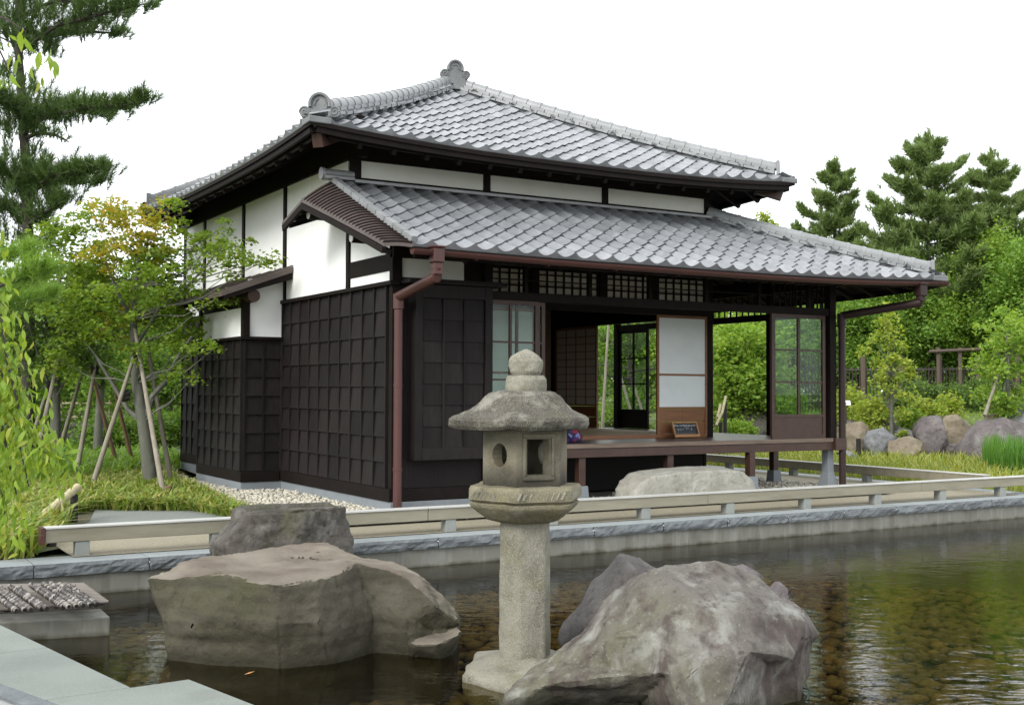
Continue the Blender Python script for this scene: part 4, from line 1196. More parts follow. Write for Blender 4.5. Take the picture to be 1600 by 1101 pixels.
def rock_two(name, side, top_):
    """one stone: pale weathered top, mossy sides with shade painted in by normal"""
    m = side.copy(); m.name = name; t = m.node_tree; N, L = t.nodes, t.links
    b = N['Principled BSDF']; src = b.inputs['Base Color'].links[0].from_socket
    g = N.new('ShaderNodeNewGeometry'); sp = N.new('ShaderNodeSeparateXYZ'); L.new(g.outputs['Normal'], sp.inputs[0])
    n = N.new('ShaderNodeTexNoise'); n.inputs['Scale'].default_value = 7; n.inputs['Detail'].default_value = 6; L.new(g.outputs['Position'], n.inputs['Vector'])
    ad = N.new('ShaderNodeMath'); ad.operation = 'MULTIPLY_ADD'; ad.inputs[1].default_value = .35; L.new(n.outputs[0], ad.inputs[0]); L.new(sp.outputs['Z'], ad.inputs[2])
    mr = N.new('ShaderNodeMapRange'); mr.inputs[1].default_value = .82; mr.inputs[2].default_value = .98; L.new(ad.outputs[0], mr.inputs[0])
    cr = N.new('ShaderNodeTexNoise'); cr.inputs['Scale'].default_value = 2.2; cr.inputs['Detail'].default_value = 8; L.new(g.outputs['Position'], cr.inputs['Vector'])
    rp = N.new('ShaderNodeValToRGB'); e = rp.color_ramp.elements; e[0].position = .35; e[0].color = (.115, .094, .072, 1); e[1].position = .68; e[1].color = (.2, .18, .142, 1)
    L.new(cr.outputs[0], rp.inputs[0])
    mx = N.new('ShaderNodeMix'); mx.data_type = 'RGBA'; L.new(mr.outputs[0], mx.inputs[0]); L.new(src, mx.inputs[6]); L.new(rp.outputs[0], mx.inputs[7])  # darker sides: shade mixed into the colour by normal, besides the moss
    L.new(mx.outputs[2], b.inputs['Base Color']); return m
# flat rock, left
FR = dict(A0=(226, 902, 7.55), A1=(290, 899, 7.5), A2=(345, 893, 7.4), A3=(385, 905, 7.3), A4=(432, 913, 7.25), A5=(490, 906, 7.35), A6=(535, 893, 7.55), A7=(556, 878, 7.8),
  B0=(300, 872, 8.1), B1=(430, 855, 8.9), B2=(480, 848, 9.2), B3=(512, 848, 9.2), B4=(556, 866, 8.7), C1=(600, 876, 8.4), C2=(632, 884, 8.2), C3=(668, 906, 8.0), C4=(700, 940, 7.85), C5=(718, 962, 7.8),
  E2=(590, 885, 7.8), E3=(625, 894, 7.75), E4=(651, 918, 7.65), E5=(678, 946, 7.6), E6=(715, 972, 7.7), H0=(250, 968, 7.5), H1=(320, 970, 7.32), H2=(435, 975, 7.2), H3=(500, 972, 7.3), H4=(557, 960, 7.55),
  G0=(262, 1044, 7.5), G1=(330, 1052, 7.36), G2=(440, 1058, 7.28), G3=(520, 1048, 7.4), G4=(574, 1034, 7.65), R1=(582, 955, 7.72), R2=(640, 962, 7.62), R3=(586, 1034, 7.72), R4=(640, 1032, 7.66), T0=(330, 885, 7.75), T1=(430, 880, 8.05), T2=(515, 871, 8.3),
  L0=(640, 1003, 7.6), L1=(681, 989, 7.7), L2=(720, 977, 7.75), L3=(722, 989, 7.68), L4=(686, 1005, 7.5), L5=(650, 1007, 7.5), M0=(644, 1032, 7.62), M1=(690, 1031, 7.55), M2=(703, 1037, 7.65), N1=(716, 1012, 8.1))
FV = {k: P(a, b, d=d) for k, (a, b, d) in FR.items()}
FV.update(K0=P(292, 1015, z=-.6), K1=P(345, 968, z=-.6), K2=P(520, 958, z=-.6), K3=P(640, 985, z=-.6))
FF = "A0 A1 T0 B0|A1 A2 T0|A2 A3 T0|A3 T1 T0|A3 A4 T1|A4 A5 T1|A5 T2 T1|A5 A6 T2|A6 A7 T2|A7 B4 T2|B4 B3 T2|B3 B2 T2|B2 T1 T2|B2 B1 T1|B1 T0 T1|B1 B0 T0|A0 H0 H1 A2 A1|A2 H1 H2 A4 A3|A4 H2 H3 A6 A5|A6 H3 H4 A7|H0 G0 G1 H1|H1 G1 G2 H2|H2 G2 G3 H3|H3 G3 G4 H4|A7 H4 R1 E2|H4 G4 R3 R1|E2 R1 R2 E4 E3|R1 R3 R4 R2|R2 L0 L1 E5 E4|E5 L1 L2 E6|L0 L5 L4 L3 L2 L1|L5 M0 M1 L4|L4 M1 M2 L3|L3 M2 N1 L2|R2 R4 M0 L0|L0 M0 L5|A7 E2 E3 C2 C1 B4|E3 E4 C3 C2|E4 E5 C4 C3|E5 E6 C5 C4|A0 B0 K0|A0 K0 G0 H0|B0 B1 K1 K0|B1 B2 K2 K1|B2 B3 K2|B3 B4 K2|B4 C1 K2|C1 C2 K2|C2 C3 K3 K2|C3 C4 K3|C4 C5 K3|C5 E6 L2 N1 K3"
def facet_rock(verts, faces, mat, cut=.03, amp=.012, freq=6, amp2=.02, freq2=1.8, sharp=32, strata=0, down=-.8, seed=0, chip=.012):
    """crisp broken rock from traced corners: split fine, then roughened along its normals"""
    b = bmesh.new(); vm = {k: b.verts.new(v) for k, v in verts.items()}
    for f in faces.split('|'):
        try: b.faces.new([vm[k] for k in f.split()])
        except ValueError: pass
    bmesh.ops.recalc_face_normals(b, faces=b.faces)
    be = [e for e in b.edges if len(e.link_faces) == 1]
    r_ = bmesh.ops.extrude_edge_only(b, edges=be)
    for v in [g for g in r_['geom'] if isinstance(g, bmesh.types.BMVert)]: v.co.z = min(v.co.z, down)
    bmesh.ops.triangulate(b, faces=b.faces)
    for it in range(9):
        es = [e for e in b.edges if e.calc_length() > cut and max(e.verts[0].co.z, e.verts[1].co.z) > -.5]
        if not es: break
        bmesh.ops.subdivide_edges(b, edges=es, cuts=1)
        bmesh.ops.triangulate(b, faces=[f for f in b.faces if len(f.verts) > 3])
    bmesh.ops.remove_doubles(b, verts=b.verts, dist=cut * .33); bmesh.ops.dissolve_degenerate(b, edges=b.edges, dist=.001)
    bmesh.ops.triangulate(b, faces=[f for f in b.faces if len(f.verts) > 3]); bmesh.ops.beautify_fill(b, faces=b.faces, edges=[e for e in b.edges if len(e.link_faces) == 2 and e.calc_face_angle(0) < .05])
    b.normal_update(); off = Vector((seed * 5.3, seed * 2.1, seed))
    mv = []
    for v in b.verts:
        c_ = v.co; q = c_ * freq + off; q2 = c_ * freq2 + off
        sharpness = max([e.calc_face_angle(0) for e in v.link_edges if len(e.link_faces) == 2] or [0])
        n = noise.fractal(q, .85, 2.2, 5) * amp + noise.fractal(q2, 1, 2, 3) * amp2 - abs(noise.noise(q * .55 + Vector((3, 1, 7)))) * amp * .9
        if strata: n += noise.noise(Vector((c_.x * 1.2, c_.y * 1.2, c_.z * 16)) + off) * strata * (1 - abs(v.normal.z))
        if sharpness > .5: n -= chip * (.6 + noise.noise(c_ * 14 + off)) * 1.2
        mv.append(c_ + v.normal * n)
    for v, c_ in zip(b.verts, mv): v.co = c_
    for it in range(4):                      # iron out folded slivers
        b.normal_update(); bad = set()
        for e in b.edges:
            if len(e.link_faces) == 2 and e.calc_face_angle(0) > 1.75:
                for f in e.link_faces: bad.update(f.verts)
        for v in bad:
            nb = [e.other_vert(v).co for e in v.link_edges]
            if len(nb) > 2: v.co = sum(nb, Vector()) / len(nb)
    me = bpy.data.meshes.new('rock'); b.to_mesh(me); b.free()
    me.polygons.foreach_set('use_smooth', [True] * len(me.polygons)); me.set_sharp_from_angle(angle=math.radians(sharp))
    me.materials.append(mat); return me
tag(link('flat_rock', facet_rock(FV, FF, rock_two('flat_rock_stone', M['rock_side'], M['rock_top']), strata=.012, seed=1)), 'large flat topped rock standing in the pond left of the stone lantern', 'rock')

# basin rock behind it
hb = [P(362, 838, y=-2.75), P(385, 812, y=-2.7), P(402, 793, y=-2.75), P(470, 789, y=-2.85), P(535, 789, y=-2.75), P(541, 800, y=-2.7), P(543, 870, y=-2.75), P(352, 855, y=-2.8), P(352, 875, y=-2.8)]
hb2 = [p + Vector((.06, .55, -.01)) for p in hb] + [Vector((-2.75, -2.85, -.6)), Vector((-1.6, -2.85, -.6)), Vector((-2.7, -2.15, -.6)), Vector((-1.5, -2.1, -.6))]
c2 = Vector((-2.15, -2.5, .1))
ro = rock('basin_rock', 'rough mossy rock with a shallow hollow in its top, behind the flat rock', 'rock', [hb + hb2], c2, [M['rock_basin']], sub=6, amp=.05, freq=4.5, ridge=.045, seed=3)
# hollow
for v in ro.data.vertices:
    u_ = (v.co.x + 2.12) / .40; v_ = (v.co.y + 2.5) / .2
    if v.co.z > .27:
        v.co.z = .345 + (v.co.z - .345) * .3
        e_ = max(abs(u_), abs(v_))
        if e_ < 1: v.co.z -= .15 * min(1, (1 - e_) * 7)

# big pale rock, right foreground
PR = """t0 1018 887 6.75;t1 1040 880 6.8;t2 1075 876 6.85;t3 1120 874 6.9;t4 1150 885 6.9;t5 1190 907 6.9;t6 1222 935 6.85;t7 1240 934 6.85;t8 1256 948 6.8;t9 1278 990 6.75;
l0 1010 892 6.8;l1 985 905 6.85;l2 942 938 6.8;l3 905 990 6.7;l4 892 1003 6.7;l5 850 1033 6.6;l6 828 1042 6.55;l7 800 1068 6.45;l8 788 1099 6.35;l9 780 1125 6.3;
r0 1029 902 6.6;r1 1031 935 6.5;r2 1017 967 6.38;r3 1015 992 6.3;r4 1034 1025 6.2;r5 1043 1051 6.12;r6 1055 1077 6.05;r7 1080 1110 5.98;u0 984 961 6.5;u1 955 940 6.7;
v0 894 1015 6.55;v1 908 1037 6.42;v2 974 1052 6.3;v3 1000 1041 6.27;w0 804 1091 6.3;w1 844 1073 6.3;w2 875 1065 6.28;w3 913 1062 6.25;w4 981 1054 6.22;x0 810 1120 6.38;x1 880 1100 6.45;x2 960 1100 6.45;x3 1000 1100 6.45;x4 1040 1120 6.25;
c0 950 1000 6.38;p0 1110 960 6.33;p1 1180 960 6.42;q0 1104 1030 6.12;q1 1171 1018 6.2;q2 1213 1022 6.3;q3 1240 1030 6.35;e1 1257 1003 6.5;e0 1255 965 6.6;s0 1142 1095 6.1;s1 1208 1043 6.4;s2 1213 1062 6.4;s3 1250 1058 6.5;s4 1246 1105 6.55;s5 1190 1115 6.3;s6 1100 1120 6.0;
g1 1269 1005 6.75;g2 1264 1053 6.7;g3 1250 1105 6.75;k0 1000 905 7.4;k1 1150 912 7.5;k2 1250 985 7.3;k3 890 1040 7.2;b1 850 1080 7.3;b2 1000 1050 7.7;b3 1180 1050 7.7;b4 1268 1080 7.3"""
PV = {}
for q in PR.replace('\n', '').split(';'):
    k_, a_, b_, d_ = q.split(); PV[k_] = P(float(a_), float(b_), d=float(d_))
PF = "l2 l1 r0 r1 u0 u1|l1 l0 t0 r0|u0 r1 r2|l3 l2 c0|l2 u1 c0|u1 u0 c0|u0 r2 c0|r2 r3 c0|r3 v3 c0|v3 v2 c0|v2 v1 c0|v1 v0 c0|v0 l3 c0|l4 l3 v0|l5 l4 v0 v1|l5 v1 w3 w2|l6 l5 w2 w1|l7 l6 w1 w0|l8 l7 w0|v1 v2 w4 w3|v2 v3 w4|v3 r3 r4|v3 r4 r5 w4|w4 r5 r6 x3|r6 r7 x4 x3|w3 w4 x3 x2|w2 w3 x2 x1|w1 w2 x1|w0 w1 x1 x0|l8 w0 x0 l9|r0 t0 t1|r0 t1 p0|t1 t2 p0|t2 t3 p0|t3 t4 p0|t4 p1 p0|r1 r0 p0|r2 r1 p0|r3 r2 p0|r4 r3 p0|q0 r4 p0|q1 q0 p0|p1 q1 p0|t4 t5 p1|t5 t6 p1|t6 t7 p1|t7 t8 p1|t8 e0 p1|e0 e1 p1|e1 q3 p1|q3 q2 p1|q2 q1 p1|r4 q0 r5|r5 q0 s0 r6|r6 s0 s6 r7|q0 q1 s1 s0|q1 q2 s1|q2 q3 s3 s2 s1|s1 s2 s5 s0|s2 s3 s4 s5|s0 s5 s6|t8 t9 e1 e0|t9 g1 e1|e1 g1 q3|g1 g2 s3 q3|g2 g3 s4 s3|l0 k0 t0|t0 k0 t2 t1|t2 k0 k1 t3|t3 k1 t5 t4|t5 k1 k2 t7 t6|t7 k2 t9 t8|l0 l1 k0|l1 l2 k0|l2 l3 k3 k0|l3 l4 k3|l4 l5 k3|l5 l6 l7 k3|l7 l8 l9 b1 k3|k3 b1 b2 k0|k0 b2 b3 k1|k1 b3 b4 k2|k2 b4 g3 g2 g1 t9"
tag(link('pale_rock', facet_rock(PV, PF, M['rock_grey'], cut=.026, amp=.016, freq=6, amp2=.028, freq2=2.4, sharp=34, seed=5, chip=.014)), 'big pale grey lichen streaked rock in the right foreground of the pond', 'rock')
# leaning rock behind it and two small ones
hl = pts((966, 864, 7.9), (985, 868, 7.95), (1004, 882, 7.9), (1015, 900, 7.8), (1000, 870, 8.2), (905, 940, 7.8), (870, 985, 7.7), (868, 1000, 7.7), (880, 1010, 7.6), (960, 960, 7.4), (985, 890, 7.55), (930, 1050, 7.7), (1040, 1000, 7.8), (1000, 1050, 8.2), (1040, 900, 8.2))
rock('leaning_rock', 'pointed grey rock leaning behind the pale rock, right of the lantern post', 'rock', [hl], P(960, 960, d=7.85), [M['rock_dark']], sub=5, amp=.035, freq=4, ridge=.03, seed=6)
def blob(px, py, d, wx, wy, wz, seed, flat=.0):
    c = P(px, py, d=d); r_ = random.Random(seed); h = []
    for i in range(16):
        v = Vector((r_.gauss(0, 1), r_.gauss(0, 1), r_.gauss(0, 1))).normalized()
        q = RT * v.x * wx + Vector((FW.x, FW.y, 0)).normalized() * v.y * wy + Vector((0, 0, 1)) * max(v.z, -.75) * wz
        h.append(c + q)
    return h, c
for px, py, d, wx, wz, lab, sd2 in ((1160, 902, 9.9, .16, .13, 'small dark rounded rock just behind the crest of the pale rock', 11), (1212, 925, 9.3, .10, .10, 'small purplish rock peeping out right behind the pale rock', 12)):
    h, c = blob(px, py, d, wx, wx * .9, wz, sd2); h += [c + Vector((dx * .12, dy * .12, -.5)) for dx in (-1, 1) for dy in (-1, 1)]
    rock('small_rock', lab, 'rock', [h], c, [M['rock_purple']], sub=4, amp=.02, freq=5, seed=sd2)

# step stone before the veranda and the slab beside it
sx0, sx1 = P(986, 760, y=-.55).x, P(1158, 760, y=-.3).x
hs = []
for t_, z_ in ((0, .12), (.03, .22), (.12, .32), (.35, .36), (.7, .37), (.88, .34), (.97, .2), (1.0, .05)):
    x = sx0 + (sx1 - sx0) * t_; hs += [Vector((x, -.62 + .02 * math.sin(t_ * 9), z_ - .02)), Vector((x - .02, -.22, z_ + .015))]
hs += [Vector((sx0, -.65, -.1)), Vector((sx1 + .02, -.65, -.1)), Vector((sx0, -.2, -.1)), Vector((sx1, -.2, -.1))]
rock('step_stone', 'long pale rounded stone step in front of the veranda', 'step stone', [hs], ((sx0 + sx1) / 2, -.42, .1), [M['rock_pale']], sub=6, amp=.022, freq=4, seed=8)
c = P(1000, 772, z=.05); hs = [c + Vector((dx, dy, dz)) for dx, dy, dz in ((-.35, -.2, 0), (-.3, .2, .04), (.1, .25, .05), (.5, .15, .05), (.52, -.1, .02), (.1, -.28, .02), (-.3, -.2, -.1), (.5, -.1, -.1), (.4, .2, -.1), (-.3, .2, -.1))]
rock('flat_step', 'low flat grey stone on the gravel at the left foot of the step stone', 'step stone', [hs], c - Vector((0, 0, .02)), [M['rock_dark']], sub=4, amp=.015, freq=5, seed=9)

# boulders along the bank at the right:   px0, px1, py top, py bottom, base depth offset
BL = [((1310, 1360, 661, 706), 25.6, 'rock_tan', 'pale rounded boulder nearest the veranda corner post'),
      ((1318, 1358, 654, 672), 26.6, 'rock_purple', 'flat brown boulder lying behind the pale rounded boulder'),
      ((1355, 1394, 672, 712), 25.3, 'rock_blue', 'blue grey angular boulder standing upright at the front of the bank'),
      ((1358, 1386, 655, 676), 26.3, 'rock_blue', 'small pale boulder above the blue grey angular boulder'),
      ((1376, 1408, 650, 692), 26.0, 'rock_dark', 'dark boulder directly behind the upright blue grey boulder'),
      ((1403, 1442, 664, 692), 25.6, 'rock_blue', 'smooth pale grey boulder left of the large dark boulder'),
      ((1434, 1482, 652, 710), 25.2, 'rock_purple', 'large dark boulder standing in the middle of the bank'),
      ((1470, 1514, 652, 697), 26.0, 'rock_tan', 'tan rounded boulder leaning on the large dark boulder'),
      ((1393, 1442, 686, 714), 24.9, 'rock_tan', 'low tan boulder half hidden in the reeds'),
      ((1478, 1506, 692, 714), 24.8, 'rock_purple', 'small grey boulder below the tan rounded boulder'),
      ((1498, 1606, 659, 722), 24.6, 'rock_purple', 'widest purple grey boulder behind the green rushes'),
      ((1538, 1574, 646, 668), 25.4, 'rock_tan', 'small pale boulder perched above the widest boulder'),
      ((1568, 1640, 639, 682), 25.0, 'rock_blue', 'big pale boulder at the right edge of the bank'),
      ((1312, 1334, 703, 724), 23.6, 'rock_blue', 'small grey boulder beside the veranda corner post foot'),
      ((1141, 1222, 641, 680), 27.5, 'rock_dark', 'broad grey boulder seen through the open side of the veranda'),
      ((1126, 1164, 713, 733), 24.6, 'rock_pale', 'pale boulder visible under the veranda floor')]
for i, ((a, b, t_, u_), d, mt, lab) in enumerate(BL):
    px, py = (a + b) / 2, (t_ + u_) / 2; wx = (b - a) / 2 * d / FPX * 1.42; wz = (u_ - t_) / 2 * d / FPX * 1.2
    h, c = blob(px, py, d, wx, max(.3, min(wx, wz * 1.4)), wz, 40 + i)
    h += [c + Vector((dx * wx * .7, dy * wx * .5, -wz * 1.1)) for dx in (-1, 1) for dy in (-1, 1)]
    rock('boulder', lab, 'boulder', [h], c, [M[mt]], 'boulders along the garden bank', sub=5, amp=.05, freq=2.4, ridge=.06, seed=20 + i, facet=.05)

# ================================================================== STONE LANTERN
def lantern_mat(name, base, dark, light, moss, speck, band=None, lo=.55, hi=.72):
    return PM(name, base, .9, [(dark, 5, 6, .48, .68, .75), (moss, 7, 6, .5, .7, .65), (light, 6, 9, lo, hi, .7), (light, 170, 2, .55, .62, speck), (tuple(c * .45 for c in base), 190, 2, .58, .64, speck)],
              [(9, 6, .5, .02), (45, 5, .6, .008), (150, 3, .5, .003)], coords='World', spec=.2, band=band)
M['lantern'] = lantern_mat('granite', (0.2, 0.193, 0.152), (0.085, 0.08, 0.055), (0.30, 0.29, 0.24), (0.13, 0.124, 0.06), .85)
M['lantern_dark'] = lantern_mat('weathered_granite', (0.075, 0.068, 0.055), (0.022, 0.02, 0.018), (0.25, 0.245, 0.205), (0.06, 0.058, 0.03), .6, None, .5, .64)
M['lantern_plate'] = lantern_mat('mossy_granite', (0.175, 0.16, 0.105), (0.06, 0.055, 0.036), (0.29, 0.28, 0.22), (0.14, 0.12, 0.05), .6)
M['lantern_box'] = lantern_mat('stained_granite', (0.165, 0.153, 0.112), (0.075, 0.068, 0.05), (0.23, 0.22, 0.165), (0.14, 0.108, 0.055), .4, ((.03, .028, .022), .80, .93))
LD = P(820, 1022, z=-.25); LK = (LD - CAM).dot(FW) / FPX        # metres per photo pixel there
LC = Vector((LD.x, LD.y, 0)); view = math.atan2(CAM.y - LC.y, CAM.x - LC.x)
V0 = view - math.radians(11)     # a corner of the hexagon faces the viewer, a little to the left
def hz(py): return P(820, py, d=(LD - CAM).dot(FW)).z
lan = thing('stone_lantern', 'mossy granite garden lantern with hexagonal roof standing in the pond', 'stone lantern', (LC.x, LC.y, WZ))
def hexr(th, R, rnd=.0):
    a = (th - V0) % (math.pi / 3) - math.pi / 6
    return R * math.cos(math.pi / 6) / math.cos(a)
def hexbody(name, prof, mat, parent, n=72, rough=.006, lift=None, fac=None, soft=.25, seed=0):
    """prof: (R, z). hexagonal section, weathered"""
    V = []; F = []
    for j, (R, z) in enumerate(prof):
        for k in range(n):
            th = 2 * math.pi * k / n; r = hexr(th, R) * (1 - soft) + soft * R * .93
            cor = ((hexr(th, 1) - .866) / .134)
            if fac: r *= fac(th, cor)
            zz = z + (lift(R, cor, th) if lift else 0)
            p = Vector((LC.x + r * math.cos(th), LC.y + r * math.sin(th), zz))
            q = p * 9 + Vector((seed, 0, seed)); e_ = noise.fractal(q, .9, 2, 4) * rough
            p += Vector((math.cos(th), math.sin(th), .3)) * e_
            V.append(p)
    m_ = len(prof)
    for j in range(m_ - 1):
        for k in range(n): F.append((j * n + k, j * n + (k + 1) % n, (j + 1) * n + (k + 1) % n, (j + 1) * n + k))
    mb = MB(); mb.add(V, F + [tuple(range(n))[::-1], tuple(range((m_ - 1) * n, m_ * n))])
    return mb.build(name, mat, parent, smooth=True)
def dense(prof, k=4):
    out = []
    for (a, b), (c_, d) in zip(prof[:-1], prof[1:]):
        for i in range(k): out.append((a + (c_ - a) * i / k, b + (d - b) * i / k))
    return out + [prof[-1]]
px = LK
# base slab
hbs = [P(722, 1051, z=-.315), P(778, 1024, z=-.25), P(800, 1077, z=-.325), P(850, 1050, z=-.27), LC + Vector((.42, -.1, -.3)), LC + Vector((.32, .36, -.3)), LC + Vector((-.1, .42, -.3)), LC + Vector((0, 0, -.215))]
hbs += [Vector((p.x * .86 + LC.x * .14, p.y * .86 + LC.y * .14, -.6)) for p in hbs]
me = rock_mesh('base_slab', [hbs], (LC.x, LC.y, -.36), [M['lantern']], sub=5, amp=.02, freq=5, seed=31); link('base_slab', me, lan)
hexbody('post', dense([(.168, hz(1034)), (.166, hz(900)), (.162, hz(814))], 8), M['lantern'], lan, rough=.007, soft=.12, seed=1)
zz0, zz1 = hz(815), hz(757)
plat = hexbody('platform', dense([(.17, zz0), (.25, zz0 + .02), (.31, zz0 + .065), (.35, zz0 + .10), (.355, zz0 + .12), (.338, zz0 + .128), (.352, zz0 + .136), (.365, zz0 + .145), (.366, zz1 - .02), (.352, zz1), (.2, zz1 + .004)], 3), M['lantern_plate'], lan, rough=.012, soft=.12, seed=2)
# carved petals on the platform side
for f_ in range(6):
    m = MB(); a0 = V0 + f_ * math.pi / 3; c0 = Vector((math.cos(a0), math.sin(a0), 0)); c1_ = Vector((math.cos(a0 + math.pi / 3), math.sin(a0 + math.pi / 3), 0))
    for k in range(9):
        t_ = (k + .8) / 10.5; b_ = LC + (c0.lerp(c1_, t_)) * .358; b2 = LC + (c0.lerp(c1_, t_ + .06)) * .358
        m.tube([Vector((b_.x, b_.y, zz0 + .155)), Vector((b2.x, b2.y, zz1 - .03))], [.011, .011], 5)
    kind(m.build('carved_band', M['lantern'], plat, smooth=True), 'stuff')
# fire box: six walls, openings in two pairs
fz0, fz1 = zz1 - .004, hz(664); R_ = .272; ap = R_ * math.cos(math.pi / 6); wl = .075
fb = None
def corner(a, R): return Vector((LC.x + R * math.cos(a), LC.y + R * math.sin(a), 0))
mb = MB(); H_ = fz1 - fz0
for f_ in range(6):
    a0 = V0 + f_ * math.pi / 3; A0, A1 = corner(a0, R_), corner(a0 + math.pi / 3, R_); B0, B1 = corner(a0, R_ - wl), corner(a0 + math.pi / 3, R_ - wl)
    nrm = ((A0 + A1) / 2 - LC).normalized(); nrm.z = 0
    # outline of the opening in (u, v) of the face, u along the face 0..1
    kind_ = {0: 'sq', 3: 'sq', 5: 'round', 2: 'round'}.get(f_)
    fn = lambda u, v, inn: (B0.lerp(B1, u) if inn else A0.lerp(A1, u)) + Vector((0, 0, fz0 + v * H_))
    if not kind_:
        for inn in (0, 1):
            q = [fn(0, 0, inn), fn(1, 0, inn), fn(1, 1, inn), fn(0, 1, inn)]; mb.add(q, [(0, 1, 2, 3) if not inn else (3, 2, 1, 0)])
    else:
        if kind_ == 'sq': hole = [(.24, .21), (.5, .21), (.76, .21), (.76, .5), (.76, .79), (.5, .79), (.24, .79), (.24, .5)]
        else: hole = [(.5 + .22 * math.cos(t_), .52 + .195 * math.sin(t_)) for t_ in np.linspace(-3 * math.pi / 4, 5 * math.pi / 4, 17)[:-1]]
        n_ = len(hole); outer = []
        for (u_, v_) in hole:
            outer.append((u_, v_))
        if kind_ == 'sq': outer = [(0, 0), (.5, 0), (1, 0), (1, .5), (1, 1), (.5, 1), (0, 1), (0, .5)]
        else: outer = [(.5 + .5 * math.cos(t_) / max(abs(math.cos(t_)), abs(math.sin(t_))), .5 + .5 * math.sin(t_) / max(abs(math.cos(t_)), abs(math.sin(t_)))) for t_ in np.linspace(-3 * math.pi / 4, 5 * math.pi / 4, 17)[:-1]]
        for inn in (0, 1):
            q = [fn(*p, inn) for p in outer] + [fn(*p, inn) for p in hole]
            mb.add(q, [((i, (i + 1) % n_, n_ + (i + 1) % n_, n_ + i) if not inn else (n_ + i, n_ + (i + 1) % n_, (i + 1) % n_, i)) for i in range(n_)])
        q = [fn(*p, 0) for p in hole] + [fn(*p, 1) for p in hole]
        mb.add(q, [(i, (i + 1) % n_, n_ + (i + 1) % n_, n_ + i) for i in range(n_)])
fb = mb.build('fire_box', M['lantern_box'], lan)
for f_ in (0, 3):
    a0 = V0 + f_ * math.pi / 3; A0, A1 = corner(a0, R_), corner(a0 + math.pi / 3, R_); nrm = ((A0 + A1) / 2 - LC); nrm.z = 0; nrm.normalize()
    m = MB(); e_ = (A1 - A0); z = Vector((0, 0, 1)); o_ = Vector((0, 0, fz0)) - nrm * .012
    for u0, u1, v0, v1 in ((.14, .86, .12, .185), (.14, .86, .815, .88), (.14, .205, .186, .814), (.795, .86, .186, .814)):
        m.frame(A0 + o_ + e_ * u0 + z * v0 * H_, e_ * (u1 - u0), nrm * .026, z * (v1 - v0) * H_)
    m.build('window_frame', M['lantern_box'], fb, bevel=.005)
# roof
rz0, rz1 = hz(669), hz(610)
def rfac(th, cor):
    a = (th - V0 + math.pi) % (2 * math.pi) - math.pi
    return 1 - .25 * math.exp(-((a - math.radians(60)) / .55) ** 2) - .15 * math.exp(-((a - math.radians(118)) / .5) ** 2)
def rlift(R, cor, th):
    return (.014 * max(0, cor) ** 2.5 * max(0, (R - .3) / .2)) if R > .3 else 0
hexbody('roof', dense([(.2, rz0 + .01), (.33, rz0 - .002), (.44, rz0 - .008), (.485, rz0 - .002), (.502, rz0 + .018), (.502, rz0 + .05), (.485, rz0 + .068), (.43, rz0 + .082), (.37, rz0 + .108), (.315, rz0 + .15), (.27, rz0 + .195), (.225, rz1 - .012), (.19, rz1 - .002), (.1, rz1 + .003)], 4), M['lantern_dark'], lan, n=96, rough=.014, soft=.05, lift=rlift, fac=rfac, seed=4)
jz0, jz1, jz2 = hz(612), hz(586), hz(545)
hexbody('finial_collar', dense([(.13, jz0 - .012), (.135, jz0 + .03), (.132, jz1 - .03), (.115, jz1 - .004), (.09, jz1)], 3), M['lantern'], lan, rough=.012, soft=.8, seed=6)
J = jz2 - jz1
hexbody('jewel_finial', dense([(.085, jz1 - .008), (.11, jz1 + .02), (.116, jz1 + J * .35), (.112, jz1 + J * .55), (.09, jz1 + J * .74), (.055, jz1 + J * .88), (.03, jz1 + J * .95), (.008, jz2)], 4), M['lantern'], lan, rough=.012, soft=1.0, seed=7)
# ================================================================== SMALL THINGS
# sign board on the veranda
M['board_black'] = PM('black_sign_face', (0.012, 0.014, 0.02), .5)
M['ink'] = PM('white_lettering', (0.62, 0.64, 0.66), .8)
M['wood_sign'] = PM('pale_sign_frame', (0.36, 0.18, 0.065), .5, [((0.27, 0.12, 0.04), 6, 5, .4, .7, .8, (1, 1, 6))], coords='World')
sgb = P(1091, 682, y=1.0)
sg = thing('notice_board', 'small black notice board in a pale wooden frame leaning on the paper screen', 'sign', (sgb.x - .0, sgb.y, FZ))
e0 = P(1054, 682, y=1.0); e1 = P(1093, 682, y=1.0); e0.z = e1.z = FZ + .003
ex = Vector((e1.x - e0.x, e1.y - e0.y, 0)); wsg = ex.length; ex.normalize(); nrm = Vector((ex.y, -ex.x, 0)); up_ = (Vector((0, 0, 1)) * .92 - nrm * .38).normalized(); out_ = ex.cross(up_).normalized()
hs_ = .235
m = MB(); fr = lambda a0, a1, b0, b1, o0, o1, mm: mm.frame(e0 + ex * a0 + up_ * b0 + out_ * o0, ex * (a1 - a0), out_ * (o1 - o0), up_ * (b1 - b0))
fr(0, wsg, 0, .045, 0, .03, m); fr(0, wsg, hs_ - .022, hs_, 0, .03, m); fr(0, .022, .046, hs_ - .023, 0, .03, m); fr(wsg - .022, wsg, .046, hs_ - .023, 0, .03, m)
m.build('frame', M['wood_sign'], sg, bevel=.003)
m = MB(); fr(.022, wsg - .022, .045, hs_ - .022, .004, .014, m); m.build('sign_face', M['board_black'], sg)
